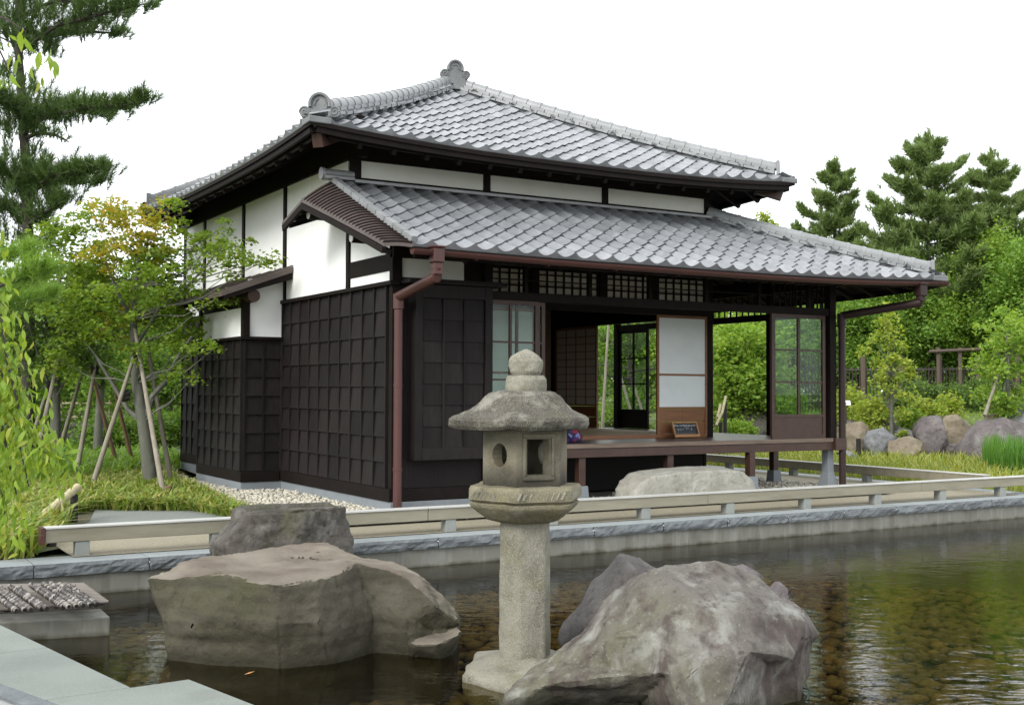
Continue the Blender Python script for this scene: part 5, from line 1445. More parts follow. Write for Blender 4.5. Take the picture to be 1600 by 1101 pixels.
def marks(b0, h, n, cw, x0, dens, seed):
    r_ = random.Random(seed); m = MB()
    for k in range(n):
        xa = x0 + k * cw
        for s_ in range(dens):
            if r_.random() < .55:
                y = b0 + r_.random() * h; fr(xa + .08 * cw, xa + cw * (.5 + .35 * r_.random()), y, y + h * .13, .0145, .0155, m)
            else:
                x = xa + cw * r_.random() * .8; fr(x, x + cw * .13, b0 + h * .1 * r_.random(), b0 + h * (.6 + .4 * r_.random()), .0145, .0155, m)
    return m
iw = wsg - .05
marks(.17, .024, 13, iw / 13, .027, 4, 1).build('lettering', M['ink'], sg)
marks(.105, .045, 6, iw * .72 / 6, .06, 3, 2).build('lettering', PM('faint_lettering', (.22, .24, .25), .8), sg)
marks(.06, .016, 12, iw * .86 / 12, .045, 3, 3).build('lettering', PM('fainter_lettering', (.15, .17, .18), .8), sg)

# patterned bundle behind the lantern
def bag_mat():
    m, t, b = nodes_for('patterned_cloth'); N, L = t.nodes, t.links
    tc = N.new('ShaderNodeTexCoord'); v = N.new('ShaderNodeTexVoronoi'); v.inputs['Scale'].default_value = 22; L.new(tc.outputs['Object'], v.inputs[0])
    cr = N.new('ShaderNodeValToRGB'); cr.color_ramp.interpolation = 'CONSTANT'; e = cr.color_ramp.elements
    for i, (p, c) in enumerate(((0, (.008, .007, .02)), (.4, (.02, .016, .09)), (.62, (.16, .012, .03)), (.76, (.12, .14, .3)), (.88, (.08, .012, .1)))):
        if i < 2: e[i].position = p
        else: e.new(p)
        e[i].color = (*c, 1)
    sp = N.new('ShaderNodeSeparateColor'); L.new(v.outputs['Color'], sp.inputs[0]); L.new(sp.outputs[0], cr.inputs[0]); L.new(cr.outputs[0], b.inputs['Base Color']); b.inputs['Roughness'].default_value = .9
    return m
bc = P(896, 682, y=.45); V, F = ico(4); V = V * np.array([.2, .13, .12])
for i in range(len(V)):
    q = Vector(V[i]); n_ = noise.fractal(q * 9, .9, 2, 3) * .03; V[i] *= 1 + n_ * 6; V[i][2] = max(V[i][2], -.07)
me = np_mesh('cloth_bundle', V + np.array([bc.x, bc.y + .1, FZ + .072]), F, bag_mat(), True)
tag(link('cloth_bundle', me), 'colourful patterned cloth bundle lying on the veranda edge behind the lantern', 'bundle')

# concrete block in the pond
c0, c1_, c2_ = P(36, 985, z=-.25), P(172, 980, z=-.25), P(160, 951, z=-.25)
m = MB(); m.prism([P(-60, 975, z=-.235), P(172, 963, z=-.235), P(158, 950, z=-.235), P(-60, 962, z=-.235)], (0, 0, -.5))
o = m.build('concrete_block', M['pond_wall'], bevel=.01); tag(o, 'long low concrete block in the water in front of the bamboo raft', 'concrete block')

# bamboo raft with ringed poles
M['bamboo_pale'] = PM('bleached_bamboo', (0.15, 0.137, 0.115), .6, [((0.17, 0.14, 0.12), 8, 4, .4, .7, .7)], coords='World')
M['bamboo_ring'] = PM('ringed_bamboo', (0.25, 0.23, 0.2), .45, [((0.022, 0.018, 0.016), 12, 3, .42, .5, .95, (.5, 2.2, .5)), ((.12, .1, .085), 5, 4, .5, .7, .6)], [(50, 3, .3, .004)], coords='World', spec=.4)
M['hollow'] = PM('dark_hollow', (0.01, 0.009, 0.008), .9)
M['bamboo_rail'] = PM('yellow_bamboo', (0.38, 0.34, 0.20), .5, [((0.36, 0.31, 0.18), 5, 4, .4, .7, .7)], coords='World')
M['black_post'] = PM('black_stake', (0.014, 0.012, 0.011), .8)
M['stake'] = PM('stripped_log_stake', (0.225, 0.205, 0.155), .8, [((0.15, 0.125, 0.095), 4, 6, .4, .7, .8, (3, 3, .5)), ((.33, .3, .25), 6, 4, .55, .75, .6, (3, 3, .5))], [(12, 5, .4, .006, (3, 3, .4))], coords='World')
M['stake_brown'] = PM('brown_log_stake', (0.17, 0.10, 0.05), .8, [((0.10, 0.06, 0.03), 4, 6, .4, .7, .8, (3, 3, .5))], coords='World')
rf = thing('bamboo_raft', 'raft of pale bamboo slats carrying ringed bamboo pipes by the pond wall', 'bamboo raft', tuple(P(80, 945, z=-.2)))
def raftp(u, v, z=-.17):        # u along the wall, v towards it
    a = P(5, 952, z=z).lerp(P(170, 940, z=z), u); b = P(-40, 915, z=z).lerp(P(132, 912, z=z), u); return a.lerp(b, v)
for k in range(14):
    v = .02 + k * .075; m = MB(); m.cyl(raftp(-.25, v), raftp(1.0, v), .0125, n=8); o = m.build('bamboo_slat', M['bamboo_pale'], rf, smooth=True)
m = MB()
for u in (.03, .5, .93): m.beam(raftp(u, -.02, -.215), raftp(u, 1, -.215), .04, .03)
m.build('raft_bearer', M['black_post'], rf)
twigs = MB()
for u, ln, dz in ((-.09, .9, 0), (.1, .95, .01), (.175, 1.0, 0), (.235, .9, .01), (.335, .95, 0), (.385, .85, .01), (.54, 1.02, .0), (.595, .86, .012), (.665, 1.05, 0), (.735, 1.08, .012), (.80, 1.0, .002), (.865, .97, .0)):
    a, b = raftp(u, -.07, -.132 + dz), raftp(u - .03, ln, -.105 + dz); d = (b - a); L_ = d.length; d.normalize(); m = MB(); P_ = []; R_ = []
    n = int(L_ / .07)
    r0 = .0195
    for i in range(n):
        s_ = i * L_ / n; seg = L_ / n
        for f_, r_ in ((0, .76), (.1, 1.08), (.2, 1.08), (.3, .93), (.75, .93), (.85, 1.08), (.95, 1.05)): P_.append(a + d * (s_ + f_ * seg)); R_.append(r0 * r_)
    m.tube(P_, R_, 10); o = m.build('bamboo_pipe', M['bamboo_ring'], rf, smooth=True)
    q = MB(); q.cyl(a - d * .002, a + d * .004, r0 * .62, n=10); q.build('pipe_mouth', M['hollow'], o)
    q = twigs; r_ = random.Random(int(u * 999))
    for i in range(6):
        p = a + d * L_ * (.25 + .13 * i); q.cyl(p, p + Vector((r_.uniform(-.02, .02), r_.uniform(-.01, .01), .025 + .012 * r_.random())), .004, .003, 5)

kind(twigs.build('twig_stubs', M['bamboo_ring'], rf), 'stuff')

# bamboo handrails on black stakes
def bamboo_tube(m, a, b, r):
    d = (b - a); L_ = d.length; d.normalize(); n = max(2, int(L_ / .2)); P_ = []; R_ = []
    for i in range(n):
        for f_, k in ((0, 1), (.9, 1), (.95, 1.14), (.98, 1.0)): P_.append(a + d * L_ * (i + f_) / n); R_.append(r * k)
    P_.append(b); R_.append(r); m.tube(P_, R_, 12)
hb0, hb1 = P(60, 811, z=.22), P(121, 760, z=.30)
t = thing('bamboo_handrail', 'short yellow bamboo handrail on black stakes at the left end of the low rail', 'handrail', (hb0.x, hb0.y, -.1))
m = MB(); bamboo_tube(m, P(63, 809, d=11.6), P(121, 761, d=12.9), .042); m.build('bamboo_pole', M['bamboo_rail'], t, smooth=True)
for px, py, d in ((116, 772, 12.75), (76, 800, 11.85)):
    c = P(px, py, d=d); m = MB(); m.cyl((c.x, c.y, -.2), (c.x, c.y, c.z), .042, n=10); m.build('stake', M['black_post'], t, smooth=True)
c = P(81, 832, d=10.8); m = MB(); m.cyl((c.x, c.y, -.3), (c.x, c.y, c.z), .045, n=10); tag(m.build('stake_stub', M['black_post'], smooth=True), 'short black stake just behind the dark capped end of the low rail', 'stake')
hx = [P(1117, 668, d=24.5), P(1126, 640, d=25), P(1131, 622, d=25.4)]
t = thing('bamboo_handrail', 'pale bamboo handrail beside a black stake seen through the open side of the veranda', 'handrail', (hx[0].x, hx[0].y, 0))
for a, b in ((P(1119, 664, d=24.5), P(1128, 645, d=24.6)), (P(1128, 646, d=24.6), P(1134, 619, d=24.8)), (P(1121, 652, d=24.7), P(1126, 632, d=24.9))):
    m = MB(); bamboo_tube(m, a, b, .028); m.build('bamboo_pole', M['bamboo_rail'], t, smooth=True)
for px, d in ((1133, 24.9), (1126, 24.7)):
    c = P(px, 628 if px > 1130 else 660, d=d); m = MB(); m.cyl((c.x, c.y, -.1), (c.x, c.y, c.z), .04, n=8); m.build('stake', M['black_post'], t)

# ================================================================== PLANTS
def leaf_quads(C, size, r, up=.5, elong=.55, fold=.25, droop=0.0):
    """diamond leaves with a fold; C (n,3) -> V, F"""
    n = len(C); d = r.normal(0, 1, (n, 3)); d[:, 2] = d[:, 2] * .5 - droop; d /= np.linalg.norm(d, axis=1, keepdims=True)
    nn = r.normal(0, 1, (n, 3)) * (1 - up); nn[:, 2] += up * 1.4
    s = np.cross(d, nn); s /= np.linalg.norm(s, axis=1, keepdims=True) + 1e-9; nn = np.cross(s, d)
    L = (size * r.uniform(.6, 1.3, n))[:, None]; W = L * elong * .5
    a = C - d * L * .5; b = C + d * L * .5
    l = C + s * W + nn * L * fold * .3 - d * L * .05; q = C - s * W + nn * L * fold * .3 - d * L * .05
    V = np.stack([a, q, b, l], 1).reshape(-1, 3); F = (np.arange(n)[:, None] * 4 + np.array([[0, 1, 2, 3]]))
    return V, F
def clumps(r, c, rad, n, shell=.45):
    u = r.normal(0, 1, (n, 3)); u /= np.linalg.norm(u, axis=1, keepdims=True)
    k = shell + (1 - shell) * r.random((n, 1)) ** .6
    return np.array(c) + u * k * np.array(rad)
def foliage(r, cl, per, cr, flat=.55):
    n = len(cl); C = np.repeat(cl, per, 0); s = np.repeat(cr * r.uniform(.6, 1.25, n), per)[:, None]
    g = r.normal(0, .5, (n * per, 3)) * s; g[:, 2] *= flat
    g[:, 2] -= .25 * (g[:, 0] ** 2 + g[:, 1] ** 2) / s[:, 0]
    return C + g
M['bark_grey'] = PM('grey_bark', (0.10, 0.103, 0.08), .9, [((0.18, 0.19, 0.16), 5, 6, .5, .7, .8, (1, 1, .5)), ((.06, .055, .045), 6, 6, .5, .7, .8, (1, 1, .3))], [(14, 6, .7, .02, (1, 1, .4))], coords='World')
M['bark_dark'] = PM('dark_bark', (0.04, 0.033, 0.027), .9, [((0.08, 0.07, 0.06), 6, 6, .5, .7, .8, (1, 1, .4))], [(14, 6, .7, .02, (1, 1, .4))], coords='World')
G = {}
G['maple'] = leaf_mat('maple_leaves', [(.085, .15, .022), (.115, .19, .027), (.145, .205, .03), (.10, .165, .024), (.18, .215, .034)], .5)
G['maple_gold'] = leaf_mat('turning_maple_leaves', [(.15, .19, .024), (.24, .22, .03), (.28, .185, .028), (.17, .2, .028), (.19, .21, .03)], .5)
G['dark'] = leaf_mat('dark_green_leaves', [(.045, .08, .018), (.06, .105, .022), (.08, .13, .026)], .4)
G['mid'] = leaf_mat('mid_green_leaves', [(.07, .14, .024), (.10, .185, .03), (.14, .215, .036), (.085, .155, .026)], .45)
G['light'] = leaf_mat('light_green_leaves', [(.105, .185, .03), (.14, .225, .036), (.18, .245, .042)], .5)
G['yellow'] = leaf_mat('yellow_green_leaves', [(.13, .20, .03), (.18, .235, .036), (.24, .26, .042), (.11, .175, .028)], .45)
G['pine'] = leaf_mat('pine_needles', [(.03, .058, .017), (.048, .085, .023), (.07, .108, .028)], .25)
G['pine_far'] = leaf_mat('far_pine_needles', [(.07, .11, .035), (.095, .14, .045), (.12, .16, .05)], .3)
G['grass'] = leaf_mat('bamboo_grass_blades', [(.08, .13, .02), (.12, .18, .028), (.17, .21, .04), (.26, .24, .09), (.09, .15, .022)], .35)
G['reed'] = leaf_mat('yellowing_reeds', [(.12, .165, .03), (.17, .205, .036), (.24, .235, .055), (.10, .15, .026)], .35)
G['rush'] = leaf_mat('green_rushes', [(.04, .11, .016), (.06, .14, .02), (.08, .16, .025)], .3)
G['lawn'] = leaf_mat('lawn_blades', [(.07, .12, .02), (.10, .155, .025), (.14, .18, .035)], .3)
G['cherry'] = leaf_mat('hanging_cherry_leaves', [(.10, .17, .022), (.135, .205, .028), (.17, .235, .034), (.085, .145, .02), (.21, .225, .04)], .5, .4)

def branchy(parent, base, tips, r0, bend=.25, mat='bark_grey', trunk_top=None, seed=0, name='trunk'):
    r_ = random.Random(seed); m = MB(); base = Vector(base); tt = Vector(trunk_top)
    mid = base.lerp(tt, .5) + Vector((r_.uniform(-.06, .06), r_.uniform(-.06, .06), 0))
    path = [base + Vector((0, 0, -.1)), base.lerp(mid, .5), mid, mid.lerp(tt, .55), tt]
    m.tube(path, [r0 * 1.15, r0 * .95, r0 * .82, r0 * .65, r0 * .4], 9)
    for tip in tips:
        tip = Vector(tip); f_ = r_.uniform(.35, .95); i = min(3, int(f_ * 4)); st = path[i].lerp(path[i + 1], f_ * 4 - i)
        k = st.lerp(tip, .5) + Vector((r_.uniform(-1, 1), r_.uniform(-1, 1), r_.uniform(0, 1.2))) * bend * (tip - st).length * .4
        rr = r0 * (.36 - .16 * f_); m.tube([st, st.lerp(k, .6), k, k.lerp(tip, .6), tip], [rr, rr * .8, rr * .6, rr * .4, rr * .15], 5)
    return m.build(name, M[mat], parent, smooth=True)
def tree(name, label, grp, base, height, rad, cz, leafm, n_cl=60, per=220, cr=.35, leaf=.09, shell=.4, trunk_r=.09, bark='bark_grey', seed=1, up=.45, flat=.6, extra=None, cat='tree', elong=.55):
    r = np.random.default_rng(seed); base = Vector(base); t = thing(name, label, cat, tuple(base), grp)
    c = (base.x, base.y, base.z + cz); cl = clumps(r, c, rad, n_cl, shell)
    if cat == 'tree':
        o_ = r.random(len(cl)) < .2; k_ = np.where(o_, r.uniform(1.05, 1.3, len(cl)), 1.0)[:, None]; cl = np.array(c) + (cl - np.array(c)) * k_ + r.normal(0, .06, cl.shape) * np.array(rad)
    if extra is not None: cl = np.concatenate([cl, extra])
    branchy(t, base, cl[::max(1, len(cl) // 22)], trunk_r, trunk_top=(c[0], c[1], c[2] + rad[2] * .55), mat=bark, seed=seed)
    V, F = leaf_quads(foliage(r, cl, per, cr, flat), leaf, r, up, elong)
    link('crown', np_mesh('crown', V, F, G[leafm]), t)
    return t
def needles(r, C, D, n, ln, wd):
    """tufts at C pointing along D: n needles each"""
    m = len(C); c = np.repeat(C, n, 0); d = np.repeat(D, n, 0) + r.normal(0, .55, (m * n, 3)); d /= np.linalg.norm(d, axis=1, keepdims=True)
    st = c + np.repeat(D, n, 0) * r.uniform(-.5, .5, (m * n, 1)) * ln
    s = np.cross(d, r.normal(0, 1, (m * n, 3))); s /= np.linalg.norm(s, axis=1, keepdims=True) + 1e-9
    L = ln * r.uniform(.7, 1.2, (m * n, 1)); V = np.stack([st - s * wd, st + s * wd, st + d * L], 1).reshape(-1, 3)
    F = np.arange(m * n * 3).reshape(-1, 3); return V, F
def pine_branch(r, path, width, n_t, droop=.0):
    """tufts along a branch path (list of Vectors) with side twigs"""
    path = [np.array(p) for p in path]; C = []; D = []; T = []
    for i in range(n_t):
        f = r.random() ** .8 * (len(path) - 1); k = min(len(path) - 2, int(f)); p = path[k] + (path[k + 1] - path[k]) * (f - k)
        ax = path[k + 1] - path[k]; ax /= np.linalg.norm(ax); s = np.cross(ax, [0, 0, 1]); s /= np.linalg.norm(s) + 1e-9
        w_ = width * (1 - .55 * f / (len(path) - 1)); u = r.normal(0, .5) * w_
        q = p + s * u + np.array([0, 0, abs(r.normal(0, .16)) * w_ - .08 * w_ + .1 * abs(u)]) + ax * abs(u) * .6
        d = ax * .5 + s * np.sign(u) * .4 + np.array([0, 0, .9]); C.append(q); D.append(d / np.linalg.norm(d))
        if r.random() < .25: T.append((p, q))
    return np.array(C), np.array(D), T
def pine(name, label, grp, base, height, spread, n_br, seed, z0=.25, tufts=16, ln=.16, wd=.006, nd=16, mat='pine', trunk_r=.12, top=1.0, cat='pine tree'):
    r = np.random.default_rng(seed); base = Vector(base); t = thing(name, label, cat, tuple(base), grp); m = MB()
    tp = base + Vector((r.uniform(-.2, .2), r.uniform(-.2, .2), height)); m.tube([base, base.lerp(tp, .35) + Vector((.05, .04, 0)), base.lerp(tp, .7), tp], [trunk_r, trunk_r * .75, trunk_r * .45, .02], 8)
    Cs = []; Ds = []
    for i in range(n_br):
        f = z0 + (1 - z0) * (i + r.uniform(0, .8)) / n_br; a = i * 2.4 + r.uniform(-.4, .4); st = base.lerp(tp, f)
        L_ = spread * (1 - (f - z0) / (1 - z0)) ** .75 * r.uniform(.65, 1.15) + .25
        d = Vector((math.cos(a), math.sin(a), 0)); p = [st, st + d * L_ * .4 + Vector((0, 0, .04 * L_)), st + d * L_ * .75 + Vector((0, 0, .10 * L_)), st + d * L_ + Vector((0, 0, .3 * L_))]
        m.tube(p, [trunk_r * .3, trunk_r * .22, trunk_r * .13, .008], 5)
        C, D, T = pine_branch(r, p, .3 * L_ + .18, int(tufts * (L_ + .4))); Cs.append(C); Ds.append(D)
    k = 18; Cs.append(np.array([list(tp)] * k) + r.normal(0, .1, (k, 3)) * np.array([1, 1, 2.2])); Ds.append(np.tile([0, 0, 1.0], (k, 1)))
    m.build('trunk', M['bark_dark'], t, smooth=True)
    V, F = needles(r, np.concatenate(Cs), np.concatenate(Ds), nd, ln, wd); link('crown', np_mesh('crown', V, F, G[mat]), t)
    return t
def blades(r, xy, z, h, wd, bend=.5, tip=1):
    """grass blades: 2-segment strips"""
    n = len(xy); a = r.uniform(0, 6.283, n); hh = h * r.uniform(.5, 1.3, n); b = bend * r.uniform(.3, 1.3, n) * hh
    dx, dy = np.cos(a), np.sin(a); sx, sy = -dy * wd / 2, dx * wd / 2; z = np.broadcast_to(z, n)
    p0 = np.stack([xy[:, 0], xy[:, 1], z - .02], 1); p1 = p0 + np.stack([dx * b * .35, dy * b * .35, hh * .62], 1); p2 = p0 + np.stack([dx * b, dy * b, hh * (1 - .28 * b / hh)], 1)
    s = np.stack([sx, sy, np.zeros(n)], 1)
    V = np.stack([p0 - s * .6, p0 + s * .6, p1 + s, p1 - s, p2], 1).reshape(-1, 3); i = np.arange(n)[:, None] * 5
    F4 = (i + np.array([[0, 1, 2, 3]])); F3 = (i + np.array([[3, 2, 4]]))
    return V, F4, F3
def blade_mesh(name, V, F4, F3, mat):
    # one triangle list
    F = np.concatenate([F4[:, [0, 1, 2]], F4[:, [0, 2, 3]], F3]); return np_mesh(name, V, F, mat)
def scatter(r, poly, n):
    p = np.array([(q[0], q[1]) for q in poly]); lo_, hi_ = p.min(0), p.max(0); out = np.zeros((0, 2))
    while len(out) < n:
        x = r.uniform(lo_, hi_, (n * 2, 2)); out = np.concatenate([out, x[in_poly(x[:, 0], x[:, 1], [tuple(q) for q in p])]])
    return out[:n]

# ---- left garden: ground mound, bamboo grass
gl = [P(*q, z=0) for q in ((404, 806), (330, 771), (272, 745), (258, 722), (285, 712))]
mound = [(c.x, c.y) for c in gl] + [(.5, 24), (-14, 24), (-14, -1.4), (-4.2, -1.38)] + [(c.x, c.y) for c in (P(*q, z=0) for q in ((112, 838), (146, 815), (152, 788), (192, 790), (300, 790), (360, 799)))]
poly_sheet('planting_bed', mound[::-1], -.084, M['soil'])
front = [(c.x, c.y) for c in (P(*q, z=0) for q in ((404, 806), (330, 771), (272, 745), (258, 722), (180, 722), (60, 760), (60, 800), (150, 787), (192, 789), (300, 789), (360, 799)))]
r = np.random.default_rng(3)
def blade_obj(name, xy, z, h, wd, bend, mat):
    V, a, b = blades(r, xy, z, h, wd, bend); o = link(name, blade_mesh(name, V, a, b, mat)); kind(o, 'stuff'); return o
blade_obj('bamboo_grass', scatter(r, front, 19000), -.06, .19, .03, 1.25, G['grass'])
rear = [(-.2, 8.2), (.6, 10.5), (.4, 20), (-6, 20), (-6, 6), (-2.4, 6)]
blade_obj('ground_cover', scatter(r, rear, 12000), -.05, .34, .04, 1.0, G['mid'])
near = [(-4.05, -1.42), (-3.4, .6), (-3.3, 6), (-6.5, 6), (-7, -1.42)]
blade_obj('bamboo_grass', scatter(r, near, 16000), -.08, .30, .03, 1.1, G['grass'])

# ---- maple with its stakes
mb_ = P(235, 755, z=0); md = (mb_ - CAM).dot(FW)
def mp(px, py, dd=0): return P(px, py, d=md + dd)
mt = thing('maple_tree', 'maple with green and turning golden leaves and grey trunk by the dark annex', 'tree', tuple(mb_), 'garden trees left of the teahouse')
r = np.random.default_rng(11); gm = []; gg = []
limbs = []
for px, py, dd, s_, gold in ((110, 350, -.3, .34, 0), (150, 340, .3, .36, 0), (185, 345, -.4, .4, 1), (225, 372, 0, .36, 1), (250, 335, .4, .25, 1), (268, 322, -.2, .2, 0), (140, 390, .4, .42, 0), (175, 392, -.6, .36, 1), (215, 410, .5, .42, 0), (258, 400, -.2, .42, 0), (100, 420, .2, .42, 0), (110, 470, -.4, .42, 0),
                             (155, 450, .7, .45, 0), (200, 450, -.7, .42, 0), (245, 452, .4, .42, 0), (285, 440, -.5, .36, 0), (120, 520, .3, .36, 0), (165, 500, -.3, .4, 0), (190, 512, .6, .3, 1), (262, 500, .2, .4, 0), (292, 490, .4, .34, 0), (280, 530, -.2, .3, 0), (300, 395, .2, .22, 0), (275, 365, 0, .26, 0),
                             (330, 385, -.6, .2, 0), (352, 378, -.8, .2, 0), (345, 402, -.9, .2, 0), (372, 400, -1.1, .16, 0), (382, 388, -1.0, .12, 0), (402, 412, -1.2, .12, 0), (318, 372, -.5, .16, 0), (320, 425, -.6, .14, 0), (425, 406, -1.3, .05, 0), (362, 425, -.9, .10, 0), (352, 352, -.9, .10, 0),
                             (330, 470, -.9, .14, 0), (345, 463, -1.0, .10, 0), (300, 545, -.4, .18, 0), (320, 532, -.8, .14, 0), (340, 540, -1.0, .09, 0), (305, 585, -.5, .14, 0), (285, 575, -.3, .2, 0), (90, 560, .3, .35, 0), (215, 545, -.5, .2, 0), (130, 430, .9, .4, 0), (230, 480, .9, .4, 0)):
    c = np.array(mp(px, py, dd)); limbs.append((Vector(c), s_))
    n = max(2, int(s_ * s_ * 118)); u = r.normal(0, .55, (n, 3)) * s_; u[:, 2] *= .75; (gg if gold and random.random() < .8 else gm).append(c + u)
m = MB()
trunk = [mp(236, 760), mp(229, 700), mp(224, 660), mp(214, 600, .05), mp(210, 545, .05), mp(208, 500, .0), mp(212, 450, 0), mp(217, 400, 0)]
m.tube(trunk, [.105, .095, .09, .08, .065, .05, .04, .02], 10)
m.tube([trunk[2] + Vector((0, 0, -.1)), mp(237, 620), mp(262, 592, -.2), mp(275, 562, -.3), mp(300, 525, -.5)], [.05, .042, .036, .03, .014], 7)
m.tube([trunk[2], mp(200, 640, .3), mp(170, 590, .5), mp(140, 540, .6)], [.045, .035, .028, .012], 6)
m.tube([trunk[5], mp(190, 470, -.3), mp(165, 410, -.5)], [.03, .025, .01], 6)
m.tube([trunk[4], mp(250, 480, -.3), mp(300, 440, -.6), mp(335, 400, -.8), mp(350, 385, -.8)], [.03, .022, .016, .011, .005], 6)
m.tube([mp(300, 440, -.6), mp(330, 430, -.7), mp(370, 418, -1.0), mp(405, 410, -1.2)], [.012, .01, .008, .004], 5)
for c, s_ in limbs:
    k = min([q for q in trunk[2:] if q.z < c.z - .25] or [trunk[2]], key=lambda q: (q - c).length); kk = k.lerp(c, .55) + Vector((random.uniform(-.1, .1), random.uniform(-.1, .1), -.12))
    m.tube([k, k.lerp(kk, .5) + Vector((0, 0, .04)), kk, c], [.015, .012, .008, .003], 4)
m.build('trunk', M['bark_grey'], mt, smooth=True)
for lst, mm, nm in ((gm, 'maple', 'crown'), (gg, 'maple_gold', 'golden_crown')):
    cl = np.concatenate(lst); V, F = leaf_quads(foliage(r, cl, 44, .17, .45), .066, r, .6, .75, .3); o = link(nm, np_mesh(nm, V, F, G[mm]), mt)
    if nm != 'crown': o['label'] = 'golden orange turning leaves at the top of the crown'
def stake_set(name, label, grp, legs, dbase, mat='stake', tie=None):
    t = thing(name, label, 'tree stakes', tuple(P(legs[0][2], legs[0][3], d=dbase)), grp)
    for (x0, y0, x1, y1, dd0, dd1) in legs:
        a, b = P(x0, y0, d=dbase + dd0), P(x1, y1, d=dbase + dd1); m = MB(); b2 = b + (b - a).normalized() * .12
        m.tube([a, a.lerp(b2, .5), b2], [.026, .034, .04], 9); m.build('stake_pole', M[mat], t, smooth=True)
    for (x, y, dd) in (tie or []):
        c = P(x, y, d=dbase + dd); m = MB(); m.cyl(c - Vector((.05, 0, .015)), c + Vector((.05, 0, .02)), .055, n=10); m.cyl(c + Vector((-.05, 0, -.07)), c + Vector((.05, 0, -.05)), .05, n=10); m.build('rope_tie', M['black_post'], t, smooth=True)
    return t
GS = 'log tripods propping the young trees'
stake_set('tree_stakes', 'three pale log poles propping the maple beside the annex', GS, [(209, 558, 143, 762, -.1, -.4), (211, 515, 257, 782, -.1, -1.6), (228, 526, 267, 752, .2, .3)], md, tie=[(213, 548, -.08), (196, 615, -.12)])
db = (P(88, 740, z=.05) - CAM).dot(FW)
stake_set('tree_stakes', 'thick pale pole and a darker one leaning on the leftmost grey trunk', GS, [(100, 522, 50, 742, .1, -.4), (72, 615, 38, 722, .3, .4)], db, tie=[(78, 600, .1)])
db2 = (P(120, 740, z=.05) - CAM).dot(FW)
stake_set('tree_stakes', 'pale log pole with a brown one crossing it, left of the maple', GS, [(151, 560, 119, 742, .2, -.1), (132, 570, 97, 690, 1.5, 2.0)], db2, tie=[(148, 575, .2)])
stake_set('tree_stakes', 'pair of brown log poles leaning right, behind the pale poles', GS, [(140, 570, 182, 722, 2.2, 2.4), (174, 588, 206, 716, 2.6, 3.0)], db2, mat='stake_brown')
for px, py, lab in ((57, 745, 'short wooden anchor stump at the foot of the thick pale pole'), (128, 735, 'dark anchor stump behind the foot of the crossing poles'), (262, 775, 'small anchor stump at the foot of the front maple pole')):
    c = P(px, py, z=.0); m = MB(); m.cyl((c.x, c.y, -.1), (c.x + .01, c.y, .13), .05, .047, 10); tag(m.build('anchor_stump', M['stake_brown'], smooth=True), lab, 'stump', 'anchor stumps of the tree stakes')

GL = 'garden trees left of the teahouse'
tree('young_tree', 'young tree with pale grey trunk behind the thick pale stake', GL, P(88, 742, z=.0), 4, (1.2, 1.2, 1.2), 2.6, 'dark', 60, 200, .34, .085, .3, .085, seed=21)
tree('young_tree', 'young tree with banded grey trunk between the crossing stakes', GL, P(152, 712, z=.0), 4.5, (1.6, 1.5, 1.4), 2.8, 'mid', 70, 200, .4, .10, .3, .09, seed=22)
tree('garden_tree', 'dark leafy tree filling the gap behind the left stakes', GL, P(20, 700, z=0), 6, (2.4, 2.0, 1.6), 1.9, 'mid', 90, 220, .5, .12, .3, .12, seed=23)
tree('garden_tree', 'mid green tree close behind the back corner of the teahouse', GL, P(262, 690, z=0), 6, (1.7, 1.8, 1.7), 2.3, 'mid', 80, 220, .45, .11, .3, .11, seed=24)
tree('garden_tree', 'dark green tree in the distance behind the crossing stakes', GL, P(195, 675, z=0), 8, (3.0, 2.6, 1.5), 2.2, 'dark', 90, 220, .6, .15, .3, .14, seed=25)
tree('garden_tree', 'broad green tree in the distance at the left edge', GL, P(70, 668, z=0), 9, (4.0, 3, 2.0), 2.8, 'mid', 110, 220, .7, .17, .3, .16, seed=26)
tree('garden_tree', 'distant green tree showing under the maple branches', GL, P(240, 655, z=0), 9, (4.5, 3, 2.4), 3.0, 'light', 110, 220, .8, .2, .3, .16, seed=27)
tree('shrub', 'low leafy shrub at the foot of the back corner of the house', 'shrubs in the garden', P(268, 705, z=0), 1, (1.0, .8, .45), .5, 'mid', 40, 160, .3, .10, .2, .03, seed=28, cat='shrub')
tree('shrub', 'low dark shrub between the stakes and the stone bench', 'shrubs in the garden', P(205, 708, z=0), 1, (1.1, .8, .4), .45, 'mid', 40, 160, .3, .11, .2, .03, seed=29, cat='shrub')
# stone bench wall, bamboo fence behind
b0, b1 = P(104, 703, z=.0), P(224, 703, z=0)
m = MB(); dd_ = (b1 - b0); dd_.z = 0; m.frame(Vector((b0.x, b0.y, -.1)), dd_, Vector((0, .5, 0)), Vector((0, 0, .62)))
m.frame(Vector((b0.x - .03, b0.y - .05, .523)), dd_ + Vector((.06, 0, 0)), Vector((0, .6, 0)), Vector((0, 0, .07)))
tag(m.build('stone_bench', PM('dark_stone', (.09, .085, .08), .85, [((.13, .125, .12), 4, 5, .4, .7, .7)], coords='World'), bevel=.01), 'long dark stone bench low among the trunks', 'bench')
f0, f1 = P(95, 690, d=31), P(292, 690, d=31); f0.z = f1.z = 0
bf = thing('bamboo_fence', 'low bamboo fence with two rails and arched hoops behind the stone bench', 'fence', tuple(f0))
fd = f1 - f0; M['bamboo_fence'] = PM('olive_bamboo', (.22, .21, .10), .6, coords='World')
for z in (.62, .98):
    m = MB(); m.cyl(f0 + Vector((0, 0, z)), f1 + Vector((0, 0, z)), .035, n=8); m.build('fence_rail', M['bamboo_fence'], bf, smooth=True)
